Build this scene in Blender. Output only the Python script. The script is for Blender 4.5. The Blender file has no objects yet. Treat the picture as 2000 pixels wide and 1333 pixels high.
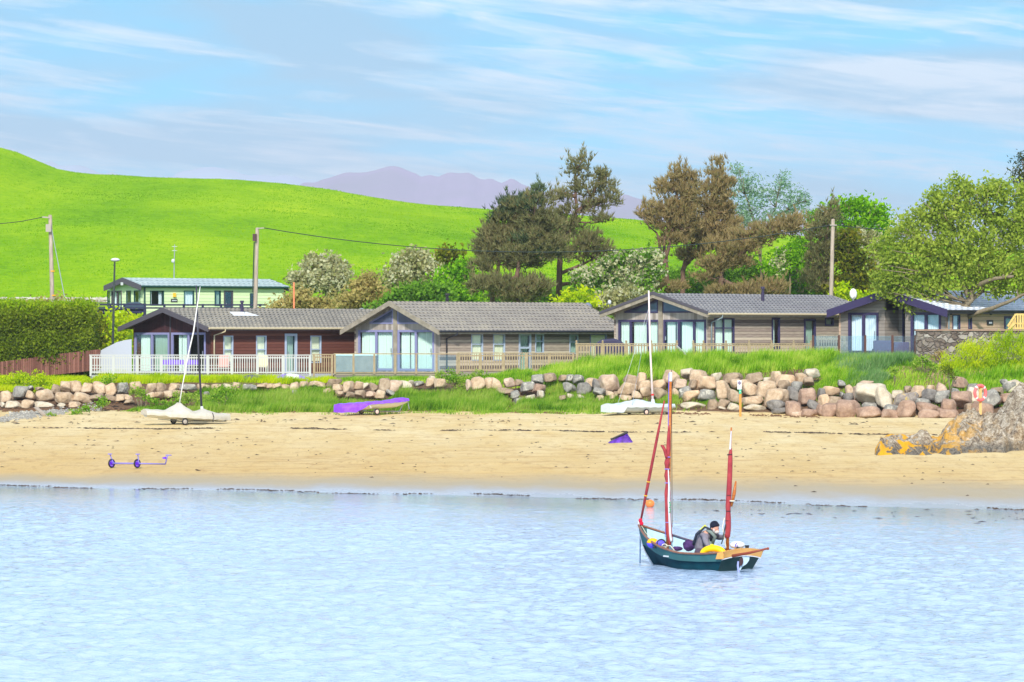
import bpy, bmesh, math, random
import numpy as np
from mathutils import Vector, Matrix
R=math.radians
SC=bpy.context.scene; COL=SC.collection
RNG=np.random.default_rng(7); random.seed(7)
# ---------------------------------------------------------------- camera
F=8000.0; HC=5.2                       # focal length in photo pixels, eye height above the water
cd=bpy.data.cameras.new('camera'); cam=bpy.data.objects.new('camera',cd); COL.objects.link(cam)
cd.sensor_width=36; cd.lens=36*F/2000; cd.shift_y=-16.5/2000; cd.clip_start=1; cd.clip_end=40000
cam.location=(0,0,HC); cam.rotation_euler=(R(90),0,0); SC.camera=cam
# ---------------------------------------------------------------- light
SUN_EL,SUN_AZ=R(37),R(184)             # azimuth clockwise from +Y (north): sun behind the camera, a touch to the left
sl=bpy.data.lights.new('sun','SUN'); sl.energy=3.7; sl.angle=R(5); sl.color=(1,.955,.88)
so=bpy.data.objects.new('sun',sl); COL.objects.link(so); so.location=(30,-60,80)
sd=Vector((math.sin(SUN_AZ)*math.cos(SUN_EL),math.cos(SUN_AZ)*math.cos(SUN_EL),math.sin(SUN_EL)))
so.rotation_euler=sd.to_track_quat('Z','Y').to_euler()
W=bpy.data.worlds.new("World"); SC.world=W; W.use_nodes=True
EXPO=0.42
SC.view_settings.view_transform='Standard'; SC.view_settings.look='None'; SC.view_settings.exposure=EXPO; SC.view_settings.gamma=1
SC.cycles.max_bounces=6; SC.cycles.diffuse_bounces=3; SC.cycles.glossy_bounces=3; SC.cycles.transparent_max_bounces=12; SC.cycles.transmission_bounces=3
SC.cycles.volume_bounces=0; SC.cycles.caustics_reflective=False; SC.cycles.caustics_refractive=False

class NT:
    def __init__(s,tree): s.t=tree; s.n=tree.nodes; s.l=tree.links
    def new(s,typ,**k):
        n=s.n.new(typ)
        for a,b in k.items():
            if a=='ins':
                for i,v in b.items(): s.put(n.inputs[i],v)
            else: setattr(n,a,b)
        return n
    def put(s,sock,v):
        if isinstance(v,bpy.types.NodeSocket): s.l.new(v,sock)
        else:
            if isinstance(v,(tuple,list)) and len(v)==3 and sock.type=='RGBA': v=tuple(v)+(1,)
            sock.default_value=v
    def math(s,op,a,b=0.,clamp=False):
        n=s.new('ShaderNodeMath',operation=op,use_clamp=clamp); s.put(n.inputs[0],a); s.put(n.inputs[1],b); return n.outputs[0]
    def mix(s,f,a,b,mode='MIX'):
        n=s.new('ShaderNodeMix',data_type='RGBA',blend_type=mode); s.put(n.inputs[0],f); s.put(n.inputs[6],a); s.put(n.inputs[7],b); return n.outputs[2]
    def noise(s,vec,scale,detail=3,rough=.55,dist=0.):
        n=s.new('ShaderNodeTexNoise'); s.put(n.inputs['Vector'],vec); s.put(n.inputs['Scale'],scale); s.put(n.inputs['Detail'],detail); s.put(n.inputs['Roughness'],rough); s.put(n.inputs['Distortion'],dist); return n.outputs['Fac']
    def ramp(s,f,stops):
        n=s.new('ShaderNodeValToRGB'); s.put(n.inputs[0],f); r=n.color_ramp
        while len(r.elements)<len(stops): r.elements.new(.5)
        for e,(p,c) in zip(r.elements,stops): e.position=p; e.color=(tuple(c)+(1,))[:4] if isinstance(c,(tuple,list)) else (c,c,c,1)
        return n.outputs[0]
    def mapv(s,vec,scale=(1,1,1),rot=(0,0,0),loc=(0,0,0)):
        n=s.new('ShaderNodeMapping'); s.put(n.inputs[0],vec); n.inputs['Scale'].default_value=scale; n.inputs['Rotation'].default_value=rot; n.inputs['Location'].default_value=loc; return n.outputs[0]
def lin(r,g,b,k=1.0):
    f=lambda c:((c/255+.055)/1.055)**2.4 if c>10 else c/255/12.92
    return (f(r)*k,f(g)*k,f(b)*k)
# sky: physical sky seen through thin streaky cloud, all in world direction
w=NT(W.node_tree); w.n.clear()
tc=w.new('ShaderNodeTexCoord'); sx=w.new('ShaderNodeSeparateXYZ'); w.put(sx.inputs[0],tc.outputs['Generated'])
X,Y_,Z=sx.outputs
sky=w.new('ShaderNodeTexSky',sky_type='NISHITA',sun_disc=False,sun_elevation=SUN_EL,sun_rotation=SUN_AZ,altitude=0,air_density=1.0,dust_density=.6,ozone_density=2.)
zl=w.math('ADD',w.math('MULTIPLY',w.math('MAXIMUM',Z,0.),1.5),.12)
cv=w.new('ShaderNodeCombineXYZ',ins={0:X,1:Y_,2:zl}); nv=w.new('ShaderNodeVectorMath',operation='NORMALIZE'); w.put(nv.inputs[0],cv.outputs[0]); w.put(sky.inputs[0],nv.outputs[0])
az=w.math('ARCTAN2',X,Y_)
zc=w.math('POWER',w.math('MAXIMUM',Z,0.0001),.8)
cc=w.new('ShaderNodeCombineXYZ',ins={0:az,1:w.math('MULTIPLY',zc,1.),2:0.}); rA=w.mapv(cc.outputs[0],(1,1,1),(0,0,R(9))); rB=w.mapv(cc.outputs[0],(1,1,1),(0,0,R(3)))
v1=w.mapv(rA,(9,62,1),(0,0,0),(2.3,.4,0)); v2=w.mapv(rA,(30,210,1),(0,0,0),(.3,.7,0)); v3=w.mapv(rB,(9,38,1),(0,0,0),(6.1,2.4,0))
n1=w.noise(v1,1.,5,.6,.6); n2=w.noise(v2,1.,6,.62,.9); n3=w.noise(v3,1.,4,.5,.4)
veil=w.ramp(n3,[(.36,0),(.6,1)]); wis=w.ramp(w.math('MULTIPLY',w.math('ADD',n1,w.math('MULTIPLY',n2,.6)),.625),[(.465,0),(.61,1)])
SKYK=.12
base=w.mix(1.,sky.outputs[0],(.05,1.34,1.45),'MULTIPLY')
c1=w.mix(w.math('MULTIPLY',veil,.7),base,lin(172,212,240,5.9))
c2=w.mix(w.math('MULTIPLY',wis,.8),c1,lin(226,240,250,8.8))
hz=w.ramp(w.math('MULTIPLY',Z,1.),[(0.,.35),(.045,.08),(.085,0.)])
c3=w.mix(hz,c2,lin(156,214,240,5.4))
hi=w.ramp(Z,[(.085,0),(.2,.9),(.5,.8),(1.,.8)])
c4=w.mix(hi,c3,w.mix(w.ramp(Z,[(.3,0),(.55,1)]),lin(224,234,252,11.5),lin(196,216,246,4.6)))
bg=w.new('ShaderNodeBackground',ins={0:c4,1:SKYK}); out=w.new('ShaderNodeOutputWorld'); w.l.new(bg.outputs[0],out.inputs[0])

# ---------------------------------------------------------------- helpers
def P(u,v,Y): return Vector(((u-1000)/F*Y,Y,HC+(650-v)/F*Y))
def U(x,Y): return 1000+F*x/Y
def tag(o,label=None,cat=None,group=None,kind=None):
    for k,v in (('label',label),('category',cat),('group',group),('kind',kind)):
        if v: o[k]=v
    return o
def empty(name,loc,label,cat,group=None,rz=0):
    o=bpy.data.objects.new(name,None); COL.objects.link(o); o.location=loc; o.rotation_euler=(0,0,rz); o.empty_display_size=.2
    return tag(o,label,cat,group)
def inv(parent):
    m=Matrix.LocRotScale(parent.location,parent.rotation_euler,parent.scale)
    if parent.parent: m=Matrix.LocRotScale(parent.parent.location,parent.parent.rotation_euler,parent.parent.scale)@m
    return m.inverted()
def link(name,me,mat,parent=None,world=True,smooth=False):
    """world: the mesh is in world coordinates and is brought into its parent's frame (or given an origin at its foot)"""
    o=bpy.data.objects.new(name,me); COL.objects.link(o)
    if mat:
        for m in (mat if isinstance(mat,(list,tuple)) else [mat]): me.materials.append(m)
    if smooth: me.polygons.foreach_set('use_smooth',[True]*len(me.polygons))
    if world:
        if parent: me.transform(inv(parent))
        elif len(me.vertices):
            a=np.empty(len(me.vertices)*3,'f'); me.vertices.foreach_get('co',a); a=a.reshape(-1,3)
            c=(a.min(0)+a.max(0))/2; loc=Vector((float(c[0]),float(c[1]),float(a[:,2].min())))
            me.transform(Matrix.Translation(-loc)); o.location=loc
    if parent: o.parent=parent
    return o
class MB:
    def __init__(s): s.v=[]; s.f=[]
    def add(s,vs,fs):
        n=len(s.v); s.v+=[tuple(p) for p in vs]; s.f+=[tuple(i+n for i in f) for f in fs]; return s
    def hexa(s,c): return s.add(c,[(0,3,2,1),(4,5,6,7),(0,1,5,4),(1,2,6,5),(2,3,7,6),(3,0,4,7)])
    def box(s,a,b):
        (x0,y0,z0),(x1,y1,z1)=a,b
        return s.hexa([(x0,y0,z0),(x1,y0,z0),(x1,y1,z0),(x0,y1,z0),(x0,y0,z1),(x1,y0,z1),(x1,y1,z1),(x0,y1,z1)])
    def fbox(s,pt,a0,a1,d0,d1,z0,z1): return s.hexa([pt(*q) for q in ((a0,d0,z0),(a1,d0,z0),(a1,d1,z0),(a0,d1,z0),(a0,d0,z1),(a1,d0,z1),(a1,d1,z1),(a0,d1,z1))])
    def beam(s,p,q,w,h=None):
        h=h or w; p=Vector(p); q=Vector(q); d=(q-p).normalized(); up=Vector((0,0,1)) if abs(d.z)<.95 else Vector((0,1,0))
        sd=d.cross(up).normalized()*w/2; u=sd.cross(d).normalized()*h/2
        return s.hexa([p-sd-u,p+sd-u,q+sd-u,q-sd-u,p-sd+u,p+sd+u,q+sd+u,q-sd+u])
    def prism(s,poly,off):
        n=len(poly); off=Vector(off); a=[Vector(p) for p in poly]; b=[p+off for p in a]
        return s.add(a+b,[tuple(range(n))[::-1],tuple(range(n,2*n))]+[(i,(i+1)%n,n+(i+1)%n,n+i) for i in range(n)])
    def tube(s,pts,r,n=8,cap=True):
        pts=[Vector(p) for p in pts]; k=len(pts); r=r if isinstance(r,(list,tuple)) else [r]*k; vs=[]; ref=None
        for i,p in enumerate(pts):
            d=(pts[min(i+1,k-1)]-pts[max(i-1,0)]).normalized()
            if ref is None: ref=Vector((0,0,1)) if abs(d.z)<.9 else Vector((1,0,0))
            a=d.cross(ref).normalized(); b=d.cross(a).normalized(); ref=a.cross(d)
            for j in range(n):
                t=2*math.pi*j/n; vs.append(p+(a*math.cos(t)+b*math.sin(t))*r[i])
        fs=[(i*n+j,i*n+(j+1)%n,(i+1)*n+(j+1)%n,(i+1)*n+j) for i in range(k-1) for j in range(n)]
        if cap: fs+=[tuple(range(n))[::-1],tuple(range((k-1)*n,k*n))]
        return s.add(vs,fs)
    def loft(s,rings,closed=True,cap=True):
        n=len(rings[0]); vs=[p for r in rings for p in r]; m=n if closed else n-1
        fs=[(i*n+j,i*n+(j+1)%n,(i+1)*n+(j+1)%n,(i+1)*n+j) for i in range(len(rings)-1) for j in range(m)]
        if cap and closed: fs+=[tuple(range(n))[::-1],tuple(range((len(rings)-1)*n,len(rings)*n))]
        return s.add(vs,fs)
    def ball(s,c,r,n=10,m=7):
        c=Vector(c); r=(r,r,r) if not isinstance(r,(tuple,list)) else r
        rings=[[c+Vector((r[0]*math.cos(2*math.pi*j/n)*math.sin(t),r[1]*math.sin(2*math.pi*j/n)*math.sin(t),-r[2]*math.cos(t))) for j in range(n)] for t in [math.pi*(i+.04)/(m+.08) for i in range(m+1)]]
        return s.loft(rings)
    def torus(s,c,ax,R_,r,n=20,m=8,t0=0,t1=2*math.pi,ex=1.0,ref=None):
        c=Vector(c); ax=Vector(ax).normalized(); rf=Vector(ref) if ref else (Vector((0,0,1)) if abs(ax.z)<.9 else Vector((1,0,0)))
        a=ax.cross(rf).normalized(); b=a.cross(ax).normalized(); full=abs(t1-t0-2*math.pi)<1e-6; rings=[]
        for i in range(n+(0 if full else 1)):
            t=t0+(t1-t0)*i/n; d=a*math.cos(t)+b*math.sin(t)
            rings.append([c+a*math.cos(t)*R_+b*math.sin(t)*R_*ex+(d*math.cos(q)+ax*math.sin(q))*r for q in [2*math.pi*j/m for j in range(m)]])
        if full: rings.append(rings[0]); return s.loft(rings,cap=False)
        return s.loft(rings)
    def mesh(s,name,recalc=True):
        me=bpy.data.meshes.new(name); me.from_pydata(s.v,[],s.f); me.update()
        if recalc:
            b=bmesh.new(); b.from_mesh(me); bmesh.ops.recalc_face_normals(b,faces=b.faces); b.to_mesh(me); b.free()
        return me
    def build(s,name,mat,parent=None,world=True,smooth=False,bevel=0):
        o=link(name,s.mesh(name),mat,parent,world,smooth)
        if bevel: m=o.modifiers.new('bevel','BEVEL'); m.width=bevel; m.segments=2; m.limit_method='ANGLE'
        return o
def npmesh(name,V,k):
    """V: (n*k,3) array of unconnected faces with k corners each"""
    n=len(V)//k; me=bpy.data.meshes.new(name); me.vertices.add(len(V)); me.vertices.foreach_set('co',np.ascontiguousarray(V,'f').ravel())
    me.loops.add(len(V)); me.loops.foreach_set('vertex_index',np.arange(len(V),dtype='i')); me.polygons.add(n)
    me.polygons.foreach_set('loop_start',np.arange(0,n*k,k,dtype='i')); me.update(calc_edges=True); return me
def gridmesh(name,Xs,Ys,Zs):
    nr,nc=Xs.shape; V=np.stack([Xs,Ys,Zs],-1).reshape(-1,3); i=np.arange(nr*nc).reshape(nr,nc)
    Q=np.stack([i[:-1,:-1],i[:-1,1:],i[1:,1:],i[1:,:-1]],-1).reshape(-1,4)
    me=bpy.data.meshes.new(name); me.vertices.add(len(V)); me.vertices.foreach_set('co',V.astype('f').ravel())
    me.loops.add(Q.size); me.loops.foreach_set('vertex_index',Q.ravel().astype('i')); me.polygons.add(len(Q)); me.polygons.foreach_set('loop_start',np.arange(0,Q.size,4,dtype='i'))
    me.update(calc_edges=True); return me
def vnoise(x,y,seed=0):
    x=np.asarray(x,float); y=np.asarray(y,float); xi=np.floor(x).astype(np.int64); yi=np.floor(y).astype(np.int64); fx=x-xi; fy=y-yi
    def h(a,b):
        t=(a*374761393+b*668265263+seed*974711)&0xffffffff; t=((t^(t>>13))*1274126177)&0xffffffff; return ((t^(t>>16))&0xffff)/65535.
    fx=fx*fx*(3-2*fx); fy=fy*fy*(3-2*fy)
    return (h(xi,yi)*(1-fx)+h(xi+1,yi)*fx)*(1-fy)+(h(xi,yi+1)*(1-fx)+h(xi+1,yi+1)*fx)*fy-.5
# ---------------------------------------------------------------- materials
def mat(name,col,rough=.7,spec=.3,metal=0.,var=None,vs=4.,vst=(1,1,1),bump=0.,bs=20.,coord='Object'):
    m=bpy.data.materials.new(name); m.use_nodes=True; t=NT(m.node_tree); b=t.n['Principled BSDF']
    b.inputs['Roughness'].default_value=rough; b.inputs['Metallic'].default_value=metal; b.inputs['Specular IOR Level'].default_value=spec
    c=t.new('ShaderNodeTexCoord').outputs[coord]
    if var: t.put(b.inputs['Base Color'],t.mix(t.ramp(t.noise(t.mapv(c,vst),vs,4,.6),[(.3,0),(.7,1)]),col,var))
    else: t.put(b.inputs['Base Color'],col)
    if bump: t.put(b.inputs['Normal'],t.new('ShaderNodeBump',ins={'Strength':bump,'Distance':.02,'Height':t.noise(t.mapv(c,vst),bs,4,.6)}).outputs[0])
    return m
def boards(name,cols,h=.15,axis=2,rough=.75,groove=.12,streak=(2,2,40)):
    """horizontal (axis 2) or vertical boards: each board its own tone, a dark groove between, grain along it"""
    m=bpy.data.materials.new(name); m.use_nodes=True; t=NT(m.node_tree); b=t.n['Principled BSDF']; b.inputs['Roughness'].default_value=rough; b.inputs['Specular IOR Level'].default_value=.2
    c=t.new('ShaderNodeTexCoord').outputs['Object']; s=t.new('ShaderNodeSeparateXYZ',ins={0:c})
    a=s.outputs[2] if axis==2 else t.math('ADD',s.outputs[0],s.outputs[1])
    q=t.math('DIVIDE',a,h); fl=t.math('FLOOR',q); fr=t.math('FRACT',q)
    wn=t.new('ShaderNodeTexWhiteNoise',noise_dimensions='1D'); t.put(wn.inputs['W'],fl)
    g=t.noise(t.mapv(c,streak),1.,4,.6)
    f=t.math('ADD',t.math('MULTIPLY',wn.outputs[0],.55),t.math('MULTIPLY',g,.5))
    k=len(cols)-1; col=t.ramp(f,[(.26+.5*i/k,x) for i,x in enumerate(cols)])
    gr=t.math('LESS_THAN',fr,groove); dk=t.mix(t.math('MULTIPLY',gr,.55),col,tuple(x*.3 for x in cols[0]))
    t.put(b.inputs['Base Color'],dk); t.put(b.inputs['Normal'],t.new('ShaderNodeBump',ins={'Strength':.7,'Distance':.03,'Height':t.math('SUBTRACT',1.,gr)}).outputs[0]); return m
def leafmat(name,cols,trans=.5,ps=.7,pk=1.,rw=.6):
    m=bpy.data.materials.new(name); m.use_nodes=True; t=NT(m.node_tree); b=t.n['Principled BSDF']; b.inputs['Roughness'].default_value=.7; b.inputs['Specular IOR Level'].default_value=.08
    g=t.new('ShaderNodeNewGeometry'); k=len(cols)-1; pos=t.noise(t.mapv(g.outputs['Position'],(1,.4,1) if ps<.5 else (1,1,1)),ps,4 if ps<.5 else 2,.55)
    f=t.math('ADD',t.math('MULTIPLY',g.outputs['Random Per Island'],rw),t.math('MULTIPLY',t.math('SUBTRACT',pos,.3),pk))
    c=t.ramp(f,[(.05+.9*i/k,x) for i,x in enumerate(cols)]); t.put(b.inputs['Base Color'],c)
    tr=t.new('ShaderNodeBsdfTranslucent',ins={0:c}); mx=t.new('ShaderNodeMixShader',ins={0:trans,1:b.outputs[0],2:tr.outputs[0]}); t.l.new(mx.outputs[0],t.n['Material Output'].inputs[0]); return m
M={}
M['white']=mat('white_paint',(.62,.63,.65),.5,var=(.66,.67,.68)); M['fascia_grey']=mat('weathered_trim',lin(150,140,122,.75),.7,var=lin(190,178,158,.75))
M['fascia_dark']=mat('dark_trim',lin(84,80,88),.6); M['fascia_brown']=mat('brown_trim',lin(96,70,66),.6,var=lin(70,50,50)); M['purple']=mat('purple_trim',lin(60,52,88),.5)
M['frame_lilac']=mat('lilac_grey_frame',lin(138,138,178),.45); M['frame_grey']=mat('light_grey_frame',lin(172,184,204),.45); M['frame_navy']=mat('navy_frame',lin(62,56,92),.45); M['frame_green']=mat('dark_green_frame',lin(34,78,74),.45)
M['cladding_brown']=boards('brown_cladding',[lin(78,42,36),lin(104,60,50),lin(122,76,62)]); M['cladding_dark']=boards('dark_board_gable',[lin(62,38,42),lin(78,48,52),lin(70,44,50)],.18,0,groove=.06)
M['cladding_grey']=boards('weathered_cladding',[lin(100,88,82),lin(146,130,120),lin(206,190,168)],.15); M['cladding_vert']=boards('weathered_vertical_boards',[lin(140,130,120),lin(168,158,148),lin(186,176,168)],.2,0,groove=.04)
M['cladding_taupe']=boards('taupe_cladding',[lin(132,122,114),lin(146,136,126),lin(156,146,136)],.17); M['cladding_tan']=boards('tan_cladding',[lin(176,146,122),lin(190,160,134),lin(196,170,146)],.19); M['cladding_green']=boards('pale_green_cladding',[lin(204,222,172),lin(212,230,180),lin(220,236,188)],.22,groove=.08)
def tiles(name,c1,c2,c3,pitch=.3):
    m=bpy.data.materials.new(name); m.use_nodes=True; t=NT(m.node_tree); b=t.n['Principled BSDF']; b.inputs['Roughness'].default_value=.75; b.inputs['Specular IOR Level'].default_value=.25
    c=t.new('ShaderNodeTexCoord').outputs['Object']; s=t.new('ShaderNodeSeparateXYZ',ins={0:c})
    n=t.noise(t.mapv(c,(3,9,1)),1.,4,.65); lo=t.noise(t.mapv(c,(.5,1.5,.1)),1.,3,.6)
    col=t.ramp(t.math('ADD',t.math('MULTIPLY',n,.6),t.math('MULTIPLY',lo,.4)),[(.3,c1),(.5,c2),(.72,c3)])
    wv=t.math('SINE',t.math('MULTIPLY',s.outputs[0],2*math.pi/pitch)); t.put(b.inputs['Base Color'],col)
    t.put(b.inputs['Normal'],t.new('ShaderNodeBump',ins={'Strength':.8,'Distance':.04,'Height':wv}).outputs[0]); return m
M['roof_a']=tiles('grey_brown_roof_tiles',lin(122,118,112),lin(150,144,134),lin(180,170,150)); M['roof_b']=tiles('warm_grey_roof_tiles',lin(128,122,118),lin(156,148,138),lin(184,174,154)); M['roof_c']=tiles('blue_grey_roof_tiles',lin(120,118,122),lin(144,142,144),lin(168,164,160)); M['roof_d']=tiles('pale_roof_sheet',lin(196,200,214),lin(214,218,228),lin(232,234,240),.5)
M['roof_e']=tiles('caravan_roof',lin(150,168,172),lin(172,188,188),lin(196,208,202),.4)
def glassmat(name,tint,refl=.14,opac=.0):
    m=bpy.data.materials.new(name); m.use_nodes=True; t=NT(m.node_tree); t.n.remove(t.n['Principled BSDF'])
    tr=t.new('ShaderNodeBsdfTransparent',ins={0:tint}); gl=t.new('ShaderNodeBsdfGlossy',ins={0:(.9,.95,1),1:.03}); a=t.new('ShaderNodeMixShader',ins={0:refl,1:tr.outputs[0],2:gl.outputs[0]})
    if opac:
        d=t.new('ShaderNodeBsdfDiffuse',ins={0:(.55,.68,.78)}); a=t.new('ShaderNodeMixShader',ins={0:opac,1:a.outputs[0],2:d.outputs[0]})
    t.l.new(a.outputs[0],t.n['Material Output'].inputs[0]); return m
M['glass']=glassmat('window_glass',(.98,1,1),.07); M['glass_rail']=glassmat('balustrade_glass',(.9,.95,.97),.05,.03); M['glass_dark']=glassmat('gable_glass',(.35,.45,.5),.2)
M['curtain_mint']=mat('pale_mint_curtain',lin(216,236,224),.9); M['curtain_white']=mat('white_curtain',lin(222,230,238),.9); M['blind_cream']=mat('cream_blind',lin(248,246,210),.9); M['curtain_green']=mat('sage_curtain',lin(150,176,160),.9)
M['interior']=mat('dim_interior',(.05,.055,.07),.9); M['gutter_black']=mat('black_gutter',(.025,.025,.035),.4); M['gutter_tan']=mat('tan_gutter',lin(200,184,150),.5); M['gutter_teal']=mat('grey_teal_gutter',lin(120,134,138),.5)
M['lead']=mat('white_flashing',(.72,.73,.74),.5); M['black']=mat('black_plastic',(.02,.02,.024),.45); M['flue']=mat('dark_flue',lin(58,50,76),.4)
M['timber']=mat('weathered_timber',lin(176,156,124),.8,var=lin(150,132,104),vs=6); M['timber_new']=mat('new_timber',lin(226,196,120),.75,var=lin(206,172,96)); M['pole']=mat('grey_timber_pole',lin(150,134,118),.85,var=lin(190,174,156),vs=3,vst=(4,4,.6),bump=.4); M['brown_post']=mat('brown_post',lin(92,62,54),.7)
M['fence_brown']=boards('brown_paling',[lin(104,66,58),lin(128,84,74),lin(146,100,88)],.11,0,groove=.16)
M['white_rail']=mat('off_white_rail',lin(192,191,188),.6); M['grey_deck']=boards('grey_deck_skirting',[lin(140,140,150),lin(160,160,168),lin(176,176,180)],.14); M['timber_deck']=boards('weathered_deck_edge',[lin(118,110,104),lin(140,130,118),lin(160,148,130)],.14)
M['navy_wood']=mat('dark_navy_stained_wood',lin(40,44,72),.7); M['steel']=mat('galvanised_steel',(.5,.52,.56),.4,metal=.7); M['orange_pole']=mat('orange_pole',lin(232,140,96),.6)
M['rope']=mat('pale_rope',lin(214,206,184),.9); M['cable']=mat('black_cable',lin(52,62,58),.7)
# ---------------------------------------------------------------- terrain
XW=np.array([-60,-17,0,15,60.]); YWv=np.array([150,138.5,130,119.5,100.])
def gz_arr(x,y):
    x=np.asarray(x,float); y=np.asarray(y,float); u=1000+x*40
    yw=np.interp(x,XW,YWv); yr=np.interp(u,[-400,1100,1500,1800,2400],[195,195,191,188,186.]); zr=np.interp(u,[0,1200,1550,2000],[1.5,1.5,1.3,1.3])
    zt=np.interp(u,[0,860,1100,1600,1700,1900],[2.72,2.72,3.1,3.2,2.75,2.75]); tz=np.interp(u,[0,600,860,1040,1150,1750,1900],[2.85,2.8,2.85,3.1,3.55,3.6,3.55])
    t=(y-yw)/(yr-yw); zb=zr*np.where(t>0,np.abs(t)**1.0,t*2.2); zb=np.maximum(zb,-1.5)
    t2=np.clip((y-yr)/6.,0,1); z=zb*(y<=yr)+(zr+(zt-.15-zr)*t2)*(y>yr)
    t3=np.clip((y-yr-6)/3.,0,1); z=z+(tz-zt+.15)*t3*(y>yr)
    t4=np.clip((y-222)/38.,0,1); z=z+(5.75-tz)*t4*t4*(3-2*t4)*(y>222)
    t5=np.clip((y-260)/25.,0,1); z=z+1.65*t5*(y>260)
    return z
CU=np.array([-800,0,30,60,90,120,200,300,430,560,640,700,780,850,960,1080,1200,1260,1400,1600,2200,3000]); CV=np.array([250,291,298,310,322,333,340,345,348,357,367,377,390,399,411,418,427,433,446,462,500,540.])
def hill_arr(x,y):
    uu=1000+x*F/450.; zc=HC+(650-np.interp(uu,CU,CV))/F*450; zb=7.4
    t=np.clip((y-285)/165.,0,1); z=zb+(zc-zb)*(t**.9)
    back=np.clip((y-450)/150.,0,4); z=z-back*8
    return z+vnoise(x*.09,y*.05,3)*.5*np.clip(t*3,0,1)+vnoise(x*.3,y*.2,5)*.16
def gz(x,y): return float(gz_arr(x,y)) if y<285 else float(hill_arr(np.array(x),np.array(y)))
def hit(u,v,y0=105,y1=284):
    for y in np.arange(y0,y1,.25):
        if HC+(650-v)/F*y<=gz((u-1000)/F*y,y): return float(y)
    return float(y1)
def sandmat():
    m=bpy.data.materials.new('beach_sand'); m.use_nodes=True; t=NT(m.node_tree); b=t.n['Principled BSDF']
    g=t.new('ShaderNodeNewGeometry').outputs['Position']; wet=t.new('ShaderNodeAttribute',attribute_name='wet').outputs['Fac']
    n1=t.noise(t.mapv(g,(.5,.12,1)),1.,5,.6); n2=t.noise(t.mapv(g,(2.5,.7,1)),1.,4,.7); n3=t.noise(g,9.,3,.7)
    dry=t.mix(t.ramp(n1,[(.35,0),(.68,1)]),lin(250,228,176,.76),lin(238,208,146,.76))
    gold=t.new('ShaderNodeAttribute',attribute_name='damp').outputs['Fac']; dry=t.mix(t.math('MULTIPLY',gold,.75),dry,lin(228,190,122,.72)); n4=t.noise(t.mapv(g,(.22,1.6,1)),1.,4,.7); dry=t.mix(t.ramp(n4,[(.52,0),(.66,.5)]),dry,lin(200,156,104,.68)); dry=t.mix(t.ramp(n2,[(.53,0),(.72,.5)]),dry,lin(184,142,96,.68)); so=t.new('ShaderNodeAttribute',attribute_name='soil').outputs['Fac']; dry=t.mix(t.ramp(t.math('ADD',so,t.math('MULTIPLY',t.math('SUBTRACT',n1,.5),.6)),[(.3,0),(.6,1)]),dry,t.mix(n2,lin(96,72,54,.7),lin(150,118,90,.7))); dry=t.mix(t.ramp(n3,[(.6,0),(.75,.4)]),dry,lin(160,122,84,.62))
    w2=t.math('ADD',wet,t.math('MULTIPLY',t.math('SUBTRACT',n1,.5),.45),True)
    damp=t.mix(t.ramp(w2,[(.25,0),(.6,1)]),dry,lin(206,190,160,.66)); c=t.mix(t.ramp(w2,[(.68,0),(.95,1)]),damp,lin(176,186,200,.72))  # damp and wet sand tones, with a pale reflected sheen painted in
    t.put(b.inputs['Base Color'],c); t.put(b.inputs['Roughness'],t.ramp(w2,[(.6,.9),(.95,.22)])); t.put(b.inputs['Specular IOR Level'],t.ramp(w2,[(.5,.15),(.95,.6)]))
    hb=t.math('MULTIPLY',t.math('ADD',n2,t.math('MULTIPLY',n3,.5)),t.math('SUBTRACT',1.,t.math('MULTIPLY',wet,.9)))
    t.put(b.inputs['Normal'],t.new('ShaderNodeBump',ins={'Strength':.7,'Distance':.12,'Height':hb}).outputs[0]); return m
def grassmat(name,cols,sc=(.06,.02,.08),trans=False):
    m=bpy.data.materials.new(name); m.use_nodes=True; t=NT(m.node_tree); b=t.n['Principled BSDF']; b.inputs['Roughness'].default_value=.9; b.inputs['Specular IOR Level'].default_value=.03
    g=t.new('ShaderNodeNewGeometry').outputs['Position']; n=t.noise(t.mapv(g,sc),1.,6,.7); n2=t.noise(t.mapv(g,(1.5,.8,2)),1.,4,.7)
    f=t.math('ADD',t.math('MULTIPLY',n,.65),t.math('MULTIPLY',n2,.35)); k=len(cols)-1
    t.put(b.inputs['Base Color'],t.ramp(f,[(.32+.36*i/k,c) for i,c in enumerate(cols)])); t.put(b.inputs['Normal'],t.new('ShaderNodeBump',ins={'Strength':.8,'Distance':.3,'Height':f}).outputs[0]); return m
GR=[(.07,.22,.001),(.17,.36,.001),(.26,.44,.002),(.36,.50,.006)]
M['sand']=sandmat(); M['earth']=mat('sandy_soil',lin(170,134,98,.8),.95,var=lin(206,172,128,.8),vs=.8,bump=.8,bs=3); M['turf']=grassmat('rough_turf',[lin(70,110,20,.7),lin(110,150,30,.75),lin(150,170,60,.8)]); M['pasture']=grassmat('bright_pasture',GR)
def structure(name,me,m,smooth=True): return tag(link(name,me,m,None,True,smooth),kind='structure')
xs=np.concatenate([np.arange(-90,-26,3),np.arange(-26,26,.16),np.arange(26,90,3)]); ys=np.concatenate([np.arange(96,124,.8),np.arange(124,204,.3)])
Xg,Yg=np.meshgrid(xs,ys); Zg=gz_arr(Xg,Yg)+(vnoise(Xg*1.2,Yg*.35,2)*.04+vnoise(Xg*2.1,Yg*.9,3)*.05+vnoise(Xg*.35,Yg*1.1,5)*.05)*np.clip((Yg-np.interp(Xg,XW,YWv)-5)/10,0,1)*(Yg<192)
me=gridmesh('beach',Xg,Yg,Zg); at=me.attributes.new('wet','FLOAT','POINT'); yw=np.interp(Xg,XW,YWv)
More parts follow.
